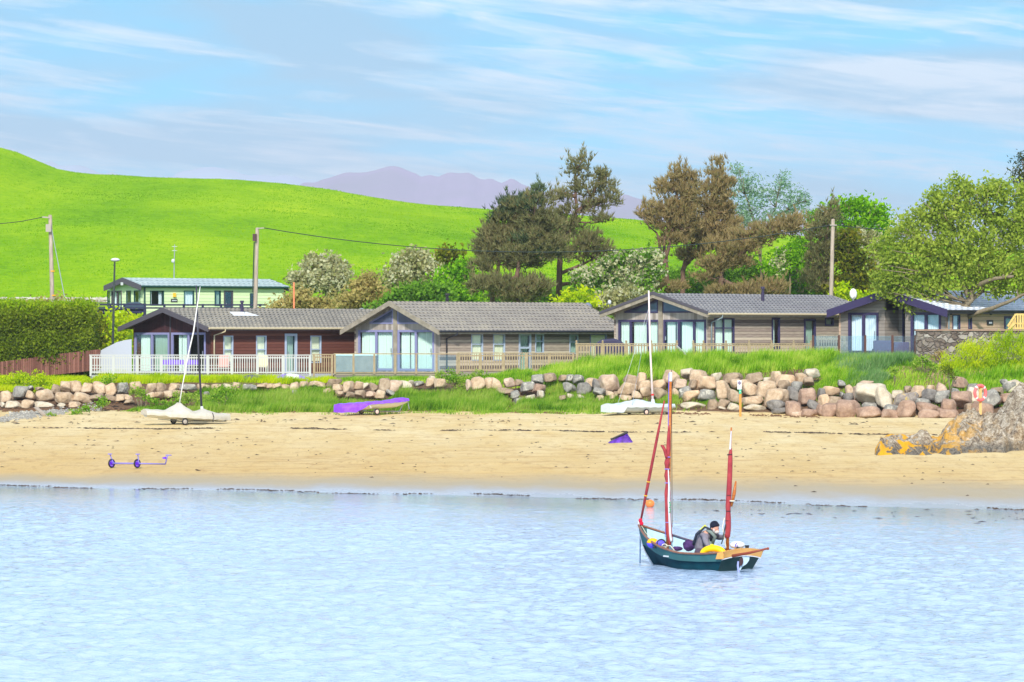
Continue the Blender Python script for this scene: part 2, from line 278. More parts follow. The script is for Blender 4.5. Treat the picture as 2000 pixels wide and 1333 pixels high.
wet=np.clip(1-(Yg-yw)/np.interp(Xg,[-20,18],[9,26]),0,1); at.data.foreach_set('value',wet.ravel().astype('f')); a2=me.attributes.new('damp','FLOAT','POINT'); a2.data.foreach_set('value',np.clip(1.25-(Yg-yw)/34.,0,1).ravel().astype('f')); Ug=1000+Xg*40; a3=me.attributes.new('soil','FLOAT','POINT'); a3.data.foreach_set('value',(np.clip((Yg-np.interp(Ug,[-400,1100,1500,1800,2400],[194.2,195,191,188,186]))/.7,0,1)*np.interp(Ug,[1640,1700],[1,.0])+np.clip((Yg-np.interp(Ug,[1500,1800,2400],[191,188,186]))/.7,0,1)*np.clip((193.2-Yg)/2,0,1)*(Ug>1640)*.9+np.clip((Yg-191)/2,0,1)*(Ug>1700)*.5).clip(0,1).ravel().astype('f')); structure('beach',me,M['sand'])
xs=np.arange(-120,120,1.5); ys=np.arange(203,290,1.)
Xg,Yg=np.meshgrid(xs,ys); structure('terrace_ground',gridmesh('terrace_ground',Xg,Yg,gz_arr(Xg,Yg)+vnoise(Xg*.3,Yg*.3,4)*.08*(Yg>204.5)-.01),M['turf'])
xs=np.arange(-210,260,2.); ys=np.concatenate([np.arange(284,440,2.),np.arange(440,470,1.),np.arange(470,900,15)])
Xg,Yg=np.meshgrid(xs,ys); structure('hill',gridmesh('hill',Xg,Yg,hill_arr(Xg,Yg)),M['pasture'])
g=MB(); g.add([(-3900,-50,-6),(3900,-50,-6),(3900,11600,-6),(-3900,11600,-6)],[(0,1,2,3)]); tag(g.build('ground',M['turf']),kind='structure')
# mountains far behind, two ranges
def range_(pu,pv,Y,depth,seed,m):
    u=np.arange(-500,2600,8.); rows=17; v=np.interp(u,pu,pv); X=(u-1000)/F*Y; H=HC+(650-v)/F*Y
    H=H+vnoise(u*.05,0*u,seed)*14+vnoise(u*.017,0*u,seed+1)*16
    tt=np.linspace(-1,1,rows); Xg=np.tile(X,(rows,1)); Yg=Y+tt[:,None]*depth+0*Xg; prof=np.cos(tt*math.pi/2)**.9
    Zg=-5+(H+5)[None,:]*prof[:,None]+vnoise(Xg*.01,Yg*.01,seed)*50*(1-prof[:,None]*.8)*(prof[:,None]>.05)
    structure('mountain',gridmesh('mountain',Xg,Yg,Zg),m)
mm=mat('haze_lavender_mountain',lin(180,156,200,.8),.95,var=lin(160,156,176,.62),vs=.002,coord='Object')  # lavender of distant haze painted into the slope colour
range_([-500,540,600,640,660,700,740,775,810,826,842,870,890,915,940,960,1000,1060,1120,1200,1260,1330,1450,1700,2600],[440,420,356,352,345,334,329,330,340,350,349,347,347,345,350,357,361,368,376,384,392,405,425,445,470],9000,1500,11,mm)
range_([-500,-60,30,60,90,120,145,160,190,220,300,340,370,400,430,500,560,600,700,2600],[300,285,298,306,312,317,315,318,331,338,340,336,330,329,331,341,347,353,360,470],10300,900,21,mat('haze_blue_mountain',lin(176,200,226,.9),.95))  # farther range: extra fading into the air painted as a paler blue
# water
def watermat():
    m=bpy.data.materials.new('sea_water'); m.use_nodes=True; t=NT(m.node_tree); b=t.n['Principled BSDF']
    g=t.new('ShaderNodeNewGeometry').outputs['Position']
    a=t.noise(t.mapv(g,(2.1,3.9,1),(0,0,R(12))),1.,4,.62,.4); c=t.noise(t.mapv(g,(8.2,12.6,1),(0,0,R(-9))),1.,3,.6,.3); l=t.noise(t.mapv(g,(.1,.3,1),(0,0,R(4))),1.,3,.5)
    s=t.new('ShaderNodeSeparateXYZ',ins={0:g}); d=t.math('SUBTRACT',s.outputs[1],t.math('SUBTRACT',130.,t.math('MULTIPLY',s.outputs[0],.56)))
    calm=t.ramp(t.math('DIVIDE',t.math('ADD',d,t.math('MULTIPLY',l,10.)),-26.),[(0.,.1),(.9,1.)])
    h=t.math('ADD',t.math('MULTIPLY',a,.7),t.math('MULTIPLY',c,.28)); h=t.math('MULTIPLY',t.math('MULTIPLY',h,calm),t.ramp(l,[(.3,.6),(.7,1.1)]))
    t.put(b.inputs['Base Color'],lin(174,200,232,.96)); t.put(b.inputs['Roughness'],.06); t.put(b.inputs['IOR'],1.33); b.inputs['Specular IOR Level'].default_value=.5
    t.put(b.inputs['Normal'],t.new('ShaderNodeBump',ins={'Strength':1.,'Distance':.09,'Height':h}).outputs[0]); return m
M['water']=watermat()
xs=np.concatenate([np.arange(-160,-16,8),np.arange(-16,18.5,.08),np.arange(19,160,8)]); ys=np.concatenate([np.arange(-40,54,6),np.arange(54,132,.12),np.arange(132,151,1.)]); Xg,Yg=np.meshgrid(xs,ys)
sh=np.interp(Xg,XW,YWv); calm=np.clip((sh-3-Yg)/26.,.0,1)**.8*(.65+.7*(vnoise(Xg*.05,Yg*.12,31)+.5)); cx=Xg*.97+Yg*.25; cy=Yg*.97-Xg*.25
Zg=(vnoise(cx*1.1,cy*.9,32)*.022+vnoise(cx*2.7+7,cy*2.1,33)*.034+vnoise(cx*5.6,cy*3.3+3,34)*.04)*calm; Zg=np.where(np.abs(Xg)>18.6,0,Zg)
structure('water',gridmesh('water',Xg,Yg,Zg),M['water'])
# ---------------------------------------------------------------- foliage
def unit(n): d=RNG.normal(size=(n,3)); return d/np.linalg.norm(d,axis=1)[:,None]
def leafquads(C,s,asp=.6,up=0.):
    n=len(C); a=unit(n); b=unit(n); b-=a*(a*b).sum(1)[:,None]; b/=np.linalg.norm(b,axis=1)[:,None]+1e-9
    s=(s*RNG.uniform(.6,1.3,n))[:,None]; return np.stack([C-a*s,C-b*s*asp,C+a*s,C+b*s*asp],1).reshape(-1,3)
def needles(C,D,s,k=6,w=.035):
    n=len(C); out=[]
    for _ in range(k):
        d=D+unit(n)*.75; d/=np.linalg.norm(d,axis=1)[:,None]; q=np.cross(d,unit(n)); q/=np.linalg.norm(q,axis=1)[:,None]+1e-9
        L=(s*RNG.uniform(.6,1.25,n))[:,None]; out.append(np.stack([C-q*w,C+q*w,C+d*L],1).reshape(-1,3))
    return np.concatenate(out)
def blobclumps(blobs,Y,dens,cl=1.,inner=.45,spread=.8):
    """blobs: (u,v,ru,rv[,dy]) in photo pixels at depth Y; returns clump centres and outward directions"""
    Cs,Ds=[],[]
    for b in blobs:
        c=np.array(P(b[0],b[1],Y+(b[4] if len(b)>4 else 0))); rx=b[2]/F*Y; rz=b[3]/F*Y; ry=min(max(rx,rz)*.8,3.2)*spread
        n=max(5,int(dens*(rx*rz+rx*ry+rz*ry)/3)); d=unit(n); r=RNG.uniform(inner**3,1,n)**(1/3.)*RNG.uniform(.82,1.12,n)
        Cs.append(c+d*np.array([rx,ry,rz])*r[:,None]); Ds.append(d)
    return np.concatenate(Cs),np.concatenate(Ds)
def leafy(name,blobs,Y,m,parent,dens=26,per=40,size=.125,sig=.28,asp=.6,inner=.45,mask=None):
    C,D=blobclumps(blobs,Y,dens,inner=inner); n=len(C); k=per; sz=RNG.uniform(.6,1.35,n)
    pts=np.repeat(C,k,0)+RNG.normal(size=(n*k,3))*np.array([1,1,.7])*sig*np.repeat(sz,k)[:,None]
    return link(name,npmesh(name,leafquads(pts,size,asp),4),m,parent)
def piney(name,blobs,Y,m,parent,dens=46,per=13,size=.34,sig=.24,k=7,w=.03,inner=.25):
    C,D=blobclumps(blobs,Y,dens,inner=inner); n=len(C)
    pts=np.repeat(C,per,0)+RNG.normal(size=(n*per,3))*np.array([1,1,.5])*sig; d=np.repeat(D,per,0)*.7+np.array([0,0,1.])
    up=C[(D[:,2]>.15)&(RNG.uniform(size=n)<.2)]; m_=len(up); st=np.arange(5); q=(up[:,None,:]+st[None,:,None]*np.array([0,0,.13])+RNG.normal(size=(m_,5,3))*.04+(RNG.normal(size=(m_,1,3))*np.array([.12,.12,0]))*st[None,:,None]*.3+np.array([0,0,.1])).reshape(-1,3); pts=np.concatenate([pts,q]); d=np.concatenate([d,np.tile([0,0,1.6],(len(q),1))])
    return link(name,npmesh(name,needles(pts,d,size,k,w),3),m,parent)
def limb(pts,r0,r1,wob=.05):
    q=[Vector(p) for p in pts]; out=[]
    for i in range(len(q)-1):
        for s_ in range(4): out.append(q[i].lerp(q[i+1],s_/4)+Vector((random.uniform(-wob,wob),random.uniform(-wob,wob),0))*(1 if (i or s_) else 0))
    out.append(q[-1]); k=len(out); return out,[r0+(r1-r0)*i/(k-1) for i in range(k)]
def trunkmesh(root,paths,blobs,Y,m,r=.16,twigs=2):
    g=MB(); tips=[]
    for p in paths:
        q=[P(a[0],a[1],Y+(a[2] if len(a)>2 else 0)) for a in p]
        if p is paths[0]: q[0].z=min(q[0].z,gz(q[0].x,q[0].y))-.3
        pts,rs=limb(q,r if p is paths[0] else r*.6,r*.3); g.tube(pts,rs,7); tips+=pts[len(pts)//3:]
    for b in blobs:
        c=P(b[0],b[1],Y+(b[4] if len(b)>4 else 0)); t=min(tips,key=lambda q:(q-c).length+max(0,q.z-c.z)*2)
        for j in range(twigs):
            rr=Vector((random.uniform(-.7,.7)*b[2]/F*Y,random.uniform(-.8,.8),random.uniform(-.3,.7)*b[3]/F*Y)); mid=t.lerp(c+rr,.5)+Vector((0,0,-.15))
            g.tube([t,mid,c+rr],[r*.28,r*.18,.012],5)
    return g.build('trunk',m,root,smooth=True)
M['bark']=mat('pine_bark',lin(104,80,66,.8),.9,var=lin(140,110,92,.8),vs=3,vst=(3,3,.7),bump=.6); M['bark_grey']=mat('grey_brown_bark',lin(122,108,88,.8),.9,var=lin(160,146,120,.8),vs=3,vst=(3,3,.7),bump=.6)
LM={'pine':[lin(98,98,62),lin(138,132,86),lin(158,160,106),lin(182,154,116)],'pine_brown':[lin(120,112,68),lin(164,148,96),lin(194,168,122),lin(160,162,100)],'pine_green':[lin(60,84,58),lin(94,114,78),lin(130,144,98)],
'maple':[lin(134,158,56),lin(160,182,66),lin(182,198,80),lin(200,210,104)],'bright':[lin(76,130,20),lin(130,190,24),lin(178,222,40)],'willow':[lin(110,150,110,.85),lin(146,186,146,.9),lin(184,210,176,.9)],
'haw':[lin(132,138,76),lin(178,176,116),lin(208,202,152)],'blossom':[lin(196,192,140,.9),lin(222,220,176,.95),lin(240,238,212,.95)],'tan':[lin(146,138,76),lin(188,174,102),lin(212,192,126)],'green':[lin(76,116,36),lin(118,166,46),lin(160,200,70)],
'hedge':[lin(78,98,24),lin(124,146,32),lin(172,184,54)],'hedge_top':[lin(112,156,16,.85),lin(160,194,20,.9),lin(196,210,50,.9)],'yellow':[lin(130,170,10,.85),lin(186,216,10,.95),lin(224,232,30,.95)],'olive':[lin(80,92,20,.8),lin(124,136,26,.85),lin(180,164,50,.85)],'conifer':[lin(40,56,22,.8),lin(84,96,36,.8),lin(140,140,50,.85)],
'bank':[lin(58,104,14),lin(104,160,20),lin(156,204,36),lin(206,222,96)],'marram':[lin(84,136,60),lin(130,172,100),lin(180,202,140)],'lowgreen':[lin(66,112,20),lin(104,156,32),lin(146,188,50),lin(182,200,92)],'hill':[(.09,.27,.001),(.19,.40,.002),(.29,.47,.003),(.40,.51,.006)]}
for k in list(LM): M['leaf_'+k]=leafmat(k+'_leaves',LM[k],trans=.3 if k=='hill' else .5,ps=.06 if k=='hill' else .7,rw=.12 if k=='hill' else (.45 if k=='maple' else .6),pk=1.7 if k in('hill','bank','lowgreen','yellow') else 1.)
def tree(name,label,cat,Y,blobs,paths,leaf,pine=False,group=None,bark='bark',r=.16,twigs=2,blossom=None,bdens=.5,extra=None,**kw):
    u=paths[0][0][0]; x=(u-1000)/F*Y; root=empty(name,(x,Y,gz(x,Y)),label,cat,group)
    trunkmesh(root,paths,blobs,Y,M[bark],r,twigs)
    (piney if pine else leafy)('crown',blobs,Y,M['leaf_'+leaf],root,**kw)
    if extra: (piney if pine else leafy)('crown_tip',extra[0],Y,M['leaf_'+extra[1]],root,**kw)
    if blossom:
        C,D=blobclumps(blossom,Y-.25,kw.get('dens',14)*bdens,inner=.8); n=len(C); pts=np.repeat(C,16,0)+RNG.normal(size=(n*16,3))*.17
        link('blossom',npmesh('blossom',leafquads(pts,.105,.8),4),M['leaf_blossom'],root)
    return root
def shrub(name,label,cat,Y,blobs,leaf,group=None,**kw):
    root_x=(blobs[0][0]-1000)/F*Y; root=empty(name,(root_x,Y,gz(root_x,Y)),label,cat,group)
    kw.setdefault('inner',.3); leafy('foliage',blobs,Y,M['leaf_'+leaf],root,**kw)
    g=MB()
    f=Vector((root_x,Y,gz(root_x,Y)-.1))
    for b in blobs:
        c=P(b[0],b[1],Y)
        for j in range(3): q_=min(1,b[3]/22); g.tube([f,f.lerp(c,.5)+Vector((random.uniform(-.2,.2)*q_,0,0)),c+Vector((random.uniform(-.5,.5)*b[2]/F*Y,0,random.uniform(-.3,.3)*b[3]/F*Y))],[.05*q_,.035*q_,.008],5)
    g.build('stem',M['bark_grey'],root,smooth=True); return root
def blades(P0,h,w,lean=.35,wind=(.25,0)):
    n=len(P0); a=RNG.uniform(0,2*math.pi,n); q=np.stack([np.cos(a),np.sin(a),0*a],1)*w/2; H=(h*RNG.uniform(.55,1.25,n))[:,None] if np.isscalar(h) else (h*RNG.uniform(.55,1.25,n))[:,None]
    t=RNG.normal(size=(n,3))*lean*H*.5; t[:,2]=0; t[:,0]+=wind[0]*H[:,0]; tip=P0+t+np.array([0,0,1])*H
    return np.stack([P0-q,P0+q,tip],1).reshape(-1,3)
def grassfield(name,regions,m,label,w=.05,lean=.35):
    """regions: (u0,u1,Y0,Y1,height,count) clumpy"""
    out=[]
    for (u0,u1,Y0,Y1,h,n) in regions:
        y=RNG.uniform(Y0,Y1,n); x=(RNG.uniform(u0,u1,n)-1000)/F*y; x=x+vnoise(y*1.7,x*.0,12)*1.6; y=y+vnoise(x*.8,y*0,13)*1.1*(Y1<260); k=vnoise(x*.9,y*.9,9)+.5+RNG.uniform(-.25,.25,n); keep=k>.28; x=x[keep]; y=y[keep]; k=k[keep]
        z=gz_arr(x,y) if Y0<285 else hill_arr(x,y); ed=np.minimum(1,np.minimum((x*F/y+1000-u0),(u1-(x*F/y+1000)))/25.+.35)
        out.append(blades(np.stack([x,y,z-.03],1),h*(.55+.8*np.clip(k,0,1))*np.clip(ed,.2,1),w,lean))
    return tag(link(name,npmesh(name,np.concatenate(out),3),m),label,'grass',kind='stuff')
# ---------------------------------------------------------------- lodges
class Lodge:
    def __init__(s,name,label,uc,Yc,alpha,W,L,vfloor,vtip,pitch,oh,ohf,ohb=.3,cat='lodge',group='holiday lodges behind the beach'):
        s.a=R(alpha); s.sa,s.ca=math.sin(s.a),math.cos(s.a); s.xc=(uc-1000)/F*Yc; s.Yc=Yc; s.W=W; s.L=L
        s.z0=HC+(650-vfloor)/F*Yc; s.zt=HC+(650-vtip)/F*Yc-s.z0; s.tp=math.tan(R(pitch)); s.oh=oh; s.ohf=ohf; s.ohb=ohb; s.zw=s.zt+oh*s.tp-.06
        s.r=empty(name,(s.xc,Yc,s.z0),label,cat,group,R(90)-s.a)
    def su(s,u): return ((u-1000)*s.Yc/F-s.xc)/(s.sa-(u-1000)*s.ca/F)        # along the long side (local x)
    def fu(s,u): return (s.xc-(u-1000)*s.Yc/F)/(s.ca+(u-1000)*s.sa/F)        # along the gable front (local y)
    def sz(s,u,v): return HC+(650-v)/F*(s.Yc+s.su(u)*s.ca)-s.z0
    def fz(s,u,v): return HC+(650-v)/F*(s.Yc+s.fu(u)*s.sa)-s.z0
    def side(s,a,d,z): return (a,-d,z)
    def front(s,a,d,z): return (-d,a,z)
    def b(s,mb,name,m,parent=None,**k): return mb.build(name,m,parent or s.r,world=False,**k)
def holes_wall(mb,pt,a0,a1,z0,z1,holes,th=.12):
    As=sorted({a0,a1,*[h[0] for h in holes],*[h[1] for h in holes]})
    for p,q in zip(As,As[1:]):
        if q-p<1e-4: continue
        hs=sorted([(h[2],h[3]) for h in holes if h[0]<=p+1e-5 and h[1]>=q-1e-5]); z=z0
        for (c,d) in hs:
            if c-z>1e-3: mb.fbox(pt,p,q,-th,0,z,c)
            z=max(z,d)
        if z1-z>1e-3: mb.fbox(pt,p,q,-th,0,z,z1)
def curtain(lo,pt,a0,a1,z0,z1,m,parent,d=-.17,name='curtain',amp=.025,fold=.13,taper=0):
    g=MB(); n=max(4,int((a1-a0)/fold*6)); vs=[]
    for i in range(n+1):
        a=a0+(a1-a0)*i/n; w=math.sin(i/6*2*math.pi+math.sin(i*.37)*.8)*amp
        vs+=[pt(a,d+w,z0),pt(a+(taper*(1-(a-a0)/(a1-a0)) if taper else 0),d+w,z1)]
    g.add(vs,[(2*i,2*i+2,2*i+3,2*i+1) for i in range(n)]); return lo.b(g,name,m,parent)
def window(lo,pt,a0,a1,z0,z1,fm,vd=(),hd=(),fw=.06,cur=None,cm=None,name='window',handle=False,proud=.03,label=None):
    g=MB(); w=fw
    for q in ((a0,a0+w,z0,z1),(a1-w,a1,z0,z1),(a0+w,a1-w,z1-w,z1),(a0+w,a1-w,z0,z0+w)): g.fbox(pt,q[0],q[1],-.06,proud,q[2],q[3])
    for f in vd: x=a0+(a1-a0)*f; g.fbox(pt,x-w*.6,x+w*.6,-.055,proud-.004,z0+w,z1-w)
    for f in hd: x=z0+(z1-z0)*f; g.fbox(pt,a0+w,a1-w,-.05,proud-.008,x-w*.45,x+w*.45)
    f=lo.b(g,name,M[fm] if isinstance(fm,str) else fm)
    if label: f['label']=label
    p=MB(); p.fbox(pt,a0+w,a1-w,-.028,-.02,z0+w,z1-w); lo.b(p,'pane',M['glass'],f)
    for c in (cur or []):     # (from,to) fraction and kind
        k='blind' if c[2].startswith('blind') else 'curtain'
        A,B=a0+w+(a1-a0-2*w)*c[0],a0+w+(a1-a0-2*w)*c[1]; zb=z0+w+(z1-z0-2*w)*(c[3] if len(c)>3 else 0)
        curtain(lo,pt,A,B,zb,z1-w,M[c[2]],f,name=k,d=-.09 if k=='blind' else -.15,amp=.004 if k=='blind' else .03,fold=.13 if k!='blind' else .3)
    if handle: h=MB(); x=a0+w*1.6 if handle!='r' else a1-w*1.6; h.fbox(pt,x-.015,x+.015,proud,proud+.05,z0+(z1-z0)*.45,z0+(z1-z0)*.55); lo.b(h,'handle',M['steel'],f)
    return f
def roof(lo,m,fm,course=.36,verge='fascia',thick=.17,under=None):
    x0,x1=-lo.ohf,lo.L+lo.ohb; W,oh,tp=lo.W,lo.oh,lo.tp; half=W/2+oh; zt=lo.zt; zr=zt+half*tp
    g=MB(); n=max(3,int(half/math.cos(math.atan(tp))/course)); lift=.06
    for sgn in (0,1):
        Y=lambda h: -oh+h if sgn==0 else W+oh-h
        for i in range(n):
            h0,h1=half*i/n-.02,half*(i+1)/n; z0_,z1_=zt+h0*tp+lift+.02,zt+h1*tp+.02
            g.add([(x0,Y(h0),z0_),(x1,Y(h0),z0_),(x1,Y(h1),z1_),(x0,Y(h1),z1_),(x0,Y(h0),z0_-.05),(x1,Y(h0),z0_-.05)],[(0,1,2,3),(4,5,1,0)])
    g.box((x0,W/2-.09,zr-.01),(x1,W/2+.09,zr+.05)); rf=lo.b(g,'roof',m)
    k=MB()
    for sgn in (0,1):
        Y=lambda h: -oh+h if sgn==0 else W+oh-h
        k.hexa([(x0+.02,Y(0),zt-.06),(x1,Y(0),zt-.06),(x1,Y(half),zr-.06),(x0+.02,Y(half),zr-.06),(x0+.02,Y(0),zt),(x1,Y(0),zt),(x1,Y(half),zr),(x0+.02,Y(half),zr)])
    lo.b(k,'soffit',M[under or fm],rf)
    for xx in ((x0-.03,x0+.02),(x1-.02,x1+.03)):
        for sgn in (0,1):
            Y=lambda h: -oh+h if sgn==0 else W+oh-h
            k=MB(); k.hexa([(xx[0],Y(-.03),zt-thick),(xx[1],Y(-.03),zt-thick),(xx[1],Y(half),zr-thick),(xx[0],Y(half),zr-thick),(xx[0],Y(-.03),zt+.05),(xx[1],Y(-.03),zt+.05),(xx[1],Y(half),zr+.06),(xx[0],Y(half),zr+.06)])
            lo.b(k,'bargeboard',M[fm],rf)
    return rf,zr
def gable(lo,m,x,zb,zr,name='gable_wall',th=.12):
    g=MB(); W=lo.W; g.prism([(x,.0,zb),(x,W,zb),(x,W,lo.zw),(x,W/2,zr-.08),(x,0,lo.zw)],(th,0,0)); return lo.b(g,name,m)
def eave(lo,fm,gm,rf,down=(),drop=.16):
    g=MB(); g.box((-lo.ohf+.03,-lo.oh-.025,lo.zt-drop),(lo.L+lo.ohb,-lo.oh+.01,lo.zt+.0)); lo.b(g,'fascia',M[fm],rf)
    g=MB(); g.tube([(-lo.ohf+.03,-lo.oh-.08,lo.zt-.02),(lo.L+lo.ohb,-lo.oh-.08,lo.zt-.02)],.055,8); gt=lo.b(g,'gutter',M[gm],rf)
    for x in down: k=MB(); k.tube([(x+.35,-lo.oh-.08,lo.zt-.05),(x+.35,-lo.oh-.08,lo.zt-.18),(x,-.06,lo.zt-.38),(x,-.06,.0)],.04,8); lo.b(k,'downpipe',M[gm],smooth=True)
def flue(lo,x,y,h,m='flue',flash=True,r=.09):
    z=lo.zt+(y+lo.oh if y<lo.W/2 else lo.W+lo.oh-y)*lo.tp; g=MB(); g.tube([(x,y,z-.1),(x,y,z+h*.6),(x,y,z+h*.62),(x,y,z+h*.85),(x,y,z+h*.86),(x,y,z+h)],[r,r,r*.75,r*.75,r*1.25,r*1.1],10); f=lo.b(g,'flue',M[m])
    if flash: k=MB(); k.hexa([(x-.9,y-.35,z-.35*lo.tp+.05),(x+.9,y-.35,z-.35*lo.tp+.05),(x+.6,y+.3,z+.3*lo.tp+.05),(x-.6,y+.3,z+.3*lo.tp+.05),(x-.9,y-.35,z-.35*lo.tp+.075),(x+.9,y-.35,z-.35*lo.tp+.075),(x+.6,y+.3,z+.3*lo.tp+.075),(x-.6,y+.3,z+.3*lo.tp+.075)]); k.tube([(x,y,z),(x,y,z+.16)],r*1.3,10); lo.b(k,'flashing',M['lead'],f)
def shell(lo,wm,im='interior',zb=-.35):
    """the two walls away from the camera, the floor and a dim inner lining"""
    g=MB(); g.box((lo.L-.12,0,zb),(lo.L,lo.W-.12,lo.zw)); g.box((0,lo.W-.12,zb),(lo.L,lo.W,lo.zw)); lo.b(g,'wall',wm)
    g=MB(); g.box((.13,.13,-.03),(lo.L-.13,lo.W-.13,.0)); g.box((.13,2.3,0),(lo.L-.14,2.36,lo.zw)); g.box((2.6,.13,0),(2.66,2.29,lo.zw)); lo.b(g,'interior',M[im])

# lodge with the brown boards
A=Lodge('brown_lodge','chocolate brown boarded lodge with a dark gable behind the white balustrade',413,208.5,43,5.95,14.4,732,641,16.3,.42,.65)
side=[(436,455,656),(500,520,656),(606,627,656)]
rf,zr=roof(A,M['roof_a'],'fascia_dark',thick=.2,under='fascia_brown'); eave(A,'fascia_brown','gutter_tan',rf,(A.su(417),))
zf=lambda v:HC+(650-v)/F*A.Yc-A.z0
wh=[(A.su(a),A.su(b),.55,A.sz(a,656)) for a,b,_ in side]; dr=(A.su(556),A.su(580),.02,A.sz(568,652))
g=MB(); holes_wall(g,A.side,0,A.L-.125,-.35,A.zw,wh+[dr]); A.b(g,'wall',M['cladding_brown'])
for h in wh: window(A,A.side,*h,'frame_grey',hd=(.5,),cur=[(0,1,'blind_cream',.03)],fw=.06)
window(A,A.side,*dr,'frame_grey',cur=[(0,1,'curtain_green')],name='door',handle=True,fw=.13)
fd=[(A.fu(331),A.fu(263)),(A.fu(402),A.fu(335))]; ft=A.fz(300,650)
g=MB(); holes_wall(g,A.front,.001,A.W-.125,-.35,A.zw,[(a,b,.05,ft) for a,b in fd]); A.b(g,'wall',M['cladding_dark'])
window(A,A.front,fd[0][0],fd[0][1],.05,ft,'frame_lilac',vd=(.5,),fw=.11,cur=[(.62,.9,'curtain_mint'),(.0,.45,'curtain_green',.02)],name='patio_door',handle='r')
window(A,A.front,fd[1][0],fd[1][1],.05,ft,'frame_lilac',vd=(.5,),fw=.11,cur=[(.62,.88,'curtain_mint')],name='patio_door',handle=True)
g=MB(); g.prism([(0,0,A.zw),(0,A.W/2,zr-.08),(0,A.W,A.zw)],(.12,0,0)); A.b(g,'gable_wall',M['cladding_dark'])
g=MB(); g.prism([(A.L-.12,0,A.zw),(A.L-.12,A.W/2,zr-.08),(A.L-.12,A.W,A.zw)],(.12,0,0)); A.b(g,'gable_wall',M['cladding_brown'])
g=MB(); c=A.fu(333); g.fbox(A.front,c-.035,c+.035,.0,.03,0,A.zw+.7); A.b(g,'cover_strip',M['fascia_dark']); shell(A,M['cladding_brown'])
flue(A,A.su(522),1.9,.75)

def glazed(lo,zr,fm,zlo,post_u,wm):
    """triangular gable lights either side of a central post"""
    W=lo.W; c=lo.fu(post_u); pw=.13; k=(zr-.08-lo.zw)/(W/2)
    top=lambda y: min(lo.zw+k*min(y,W-y),zr-.08)-.12
    g=MB(); g.prism([(0,0,lo.zw),(0,W/2,zr-.08),(0,W,lo.zw)],(.12,0,0)); lo.b(g,'gable_wall',wm)
    def tri(y0,y1,flip):
        # polygon under the rake between y0 and y1, above zlo
        ys_=[y0+(y1-y0)*i/12 for i in range(13)]; ys_=[y for y in ys_ if top(y)>zlo+.02]
        if (y0<W/2<y1): ys_=sorted(ys_+[W/2])
        return [(-.03,y,zlo) for y in (ys_[0],ys_[-1])][::1]+[(-.03,y,top(y)) for y in reversed(ys_)]
    for (y0,y1) in ((.25,c-pw),(c+pw,W-.25)):
        poly=tri(y0,y1,0)
        if len(poly)<4: continue
        g=MB(); g.prism(poly,(.03,0,0)); f=lo.b(g,'gable_window',M[fm])
        cy=sum(p[1] for p in poly)/len(poly); cz=sum(p[2] for p in poly)/len(poly); inn=[]
        ya,yb=min(p[1] for p in poly)+.12,max(p[1] for p in poly)-.09; zb=zlo+.07
        ys_=[ya+(yb-ya)*i/10 for i in range(11)]; tp_=[(y,top(y)-.09) for y in ys_ if top(y)-.09>zb+.01]
        inn=[(-.038,tp_[0][0],zb),(-.038,tp_[-1][0],zb)]+[(-.038,y,z) for y,z in reversed(tp_)]
        g=MB(); g.prism(inn,(.008,0,0)); lo.b(g,'pane',M['gable_pane'],f)
    g=MB(); g.fbox(lo.front,c-pw,c+pw,.0,.07,0,lo.zw+k*min(c,W-c)-.05); lo.b(g,'post',M['fascia_grey'])
gp=mat('dark_gable_pane',lin(52,66,84),.06,spec=.9,var=lin(88,98,128),vs=.5); M['gable_pane']=gp
# lodge in the middle, warm grey boards
B=Lodge('grey_lodge','weathered grey timber lodge with mint curtains behind a glass balustrade',862,209.5,43,6.3,14.0,727,647,22.8,.4,.62)
rf,zr=roof(B,M['roof_b'],'fascia_grey',thick=.2); eave(B,'fascia_grey','gutter_black',rf,(B.su(871),))
wins=[(920,943,653,705),(963,986,653,705),(1045,1062,653,690),(1112,1129,654,692)]
wh=[(B.su(a),B.su(b),B.sz(a,d),B.sz(a,c)) for a,b,c,d in wins]; dr=(B.su(1013),B.su(1037),.02,B.sz(1020,652)); big=(B.su(1152),B.su(1185),B.sz(1160,700),B.sz(1160,653))
g=MB(); holes_wall(g,B.side,0,B.L-.125,-.35,B.zw,wh+[dr,big]); B.b(g,'wall',M['cladding_grey'])
for i,h in enumerate(wh): window(B,B.side,*h,'frame_grey',hd=(.62,),cur=[(0,1,'blind_cream' if i<2 else 'curtain_green')],fw=.06)
window(B,B.side,*dr,'frame_grey',hd=(.62,),cur=[(0,1,'curtain_green')],name='door',handle=True,fw=.11); window(B,B.side,*big,'frame_lilac',cur=[(0,1,'blind_cream')])
zlo=B.fz(760,633); ft=B.fz(760,645)
fd=[(B.fu(770),B.fu(700)),(B.fu(848),B.fu(777))]
g=MB(); holes_wall(g,B.front,.001,B.W-.125,-.35,B.zw,[(a,b,.05,ft) for a,b in fd]); B.b(g,'wall',M['cladding_vert'])
for i,(a,b) in enumerate(fd): window(B,B.front,a,b,.05,ft,'frame_lilac',vd=(.5,),fw=.11,cur=[(0,.49,'curtain_mint'),(.52,1,'curtain_mint')],name='patio_door',handle=True)
glazed(B,zr,'frame_lilac',max(zlo,B.zw-.0),773,M['cladding_vert']); shell(B,M['cladding_grey']); gable(B,M['cladding_grey'],B.L-.12,B.zw-.01,zr)
flue(B,B.su(975),B.W/2+.6,.75,'black',False,.1)
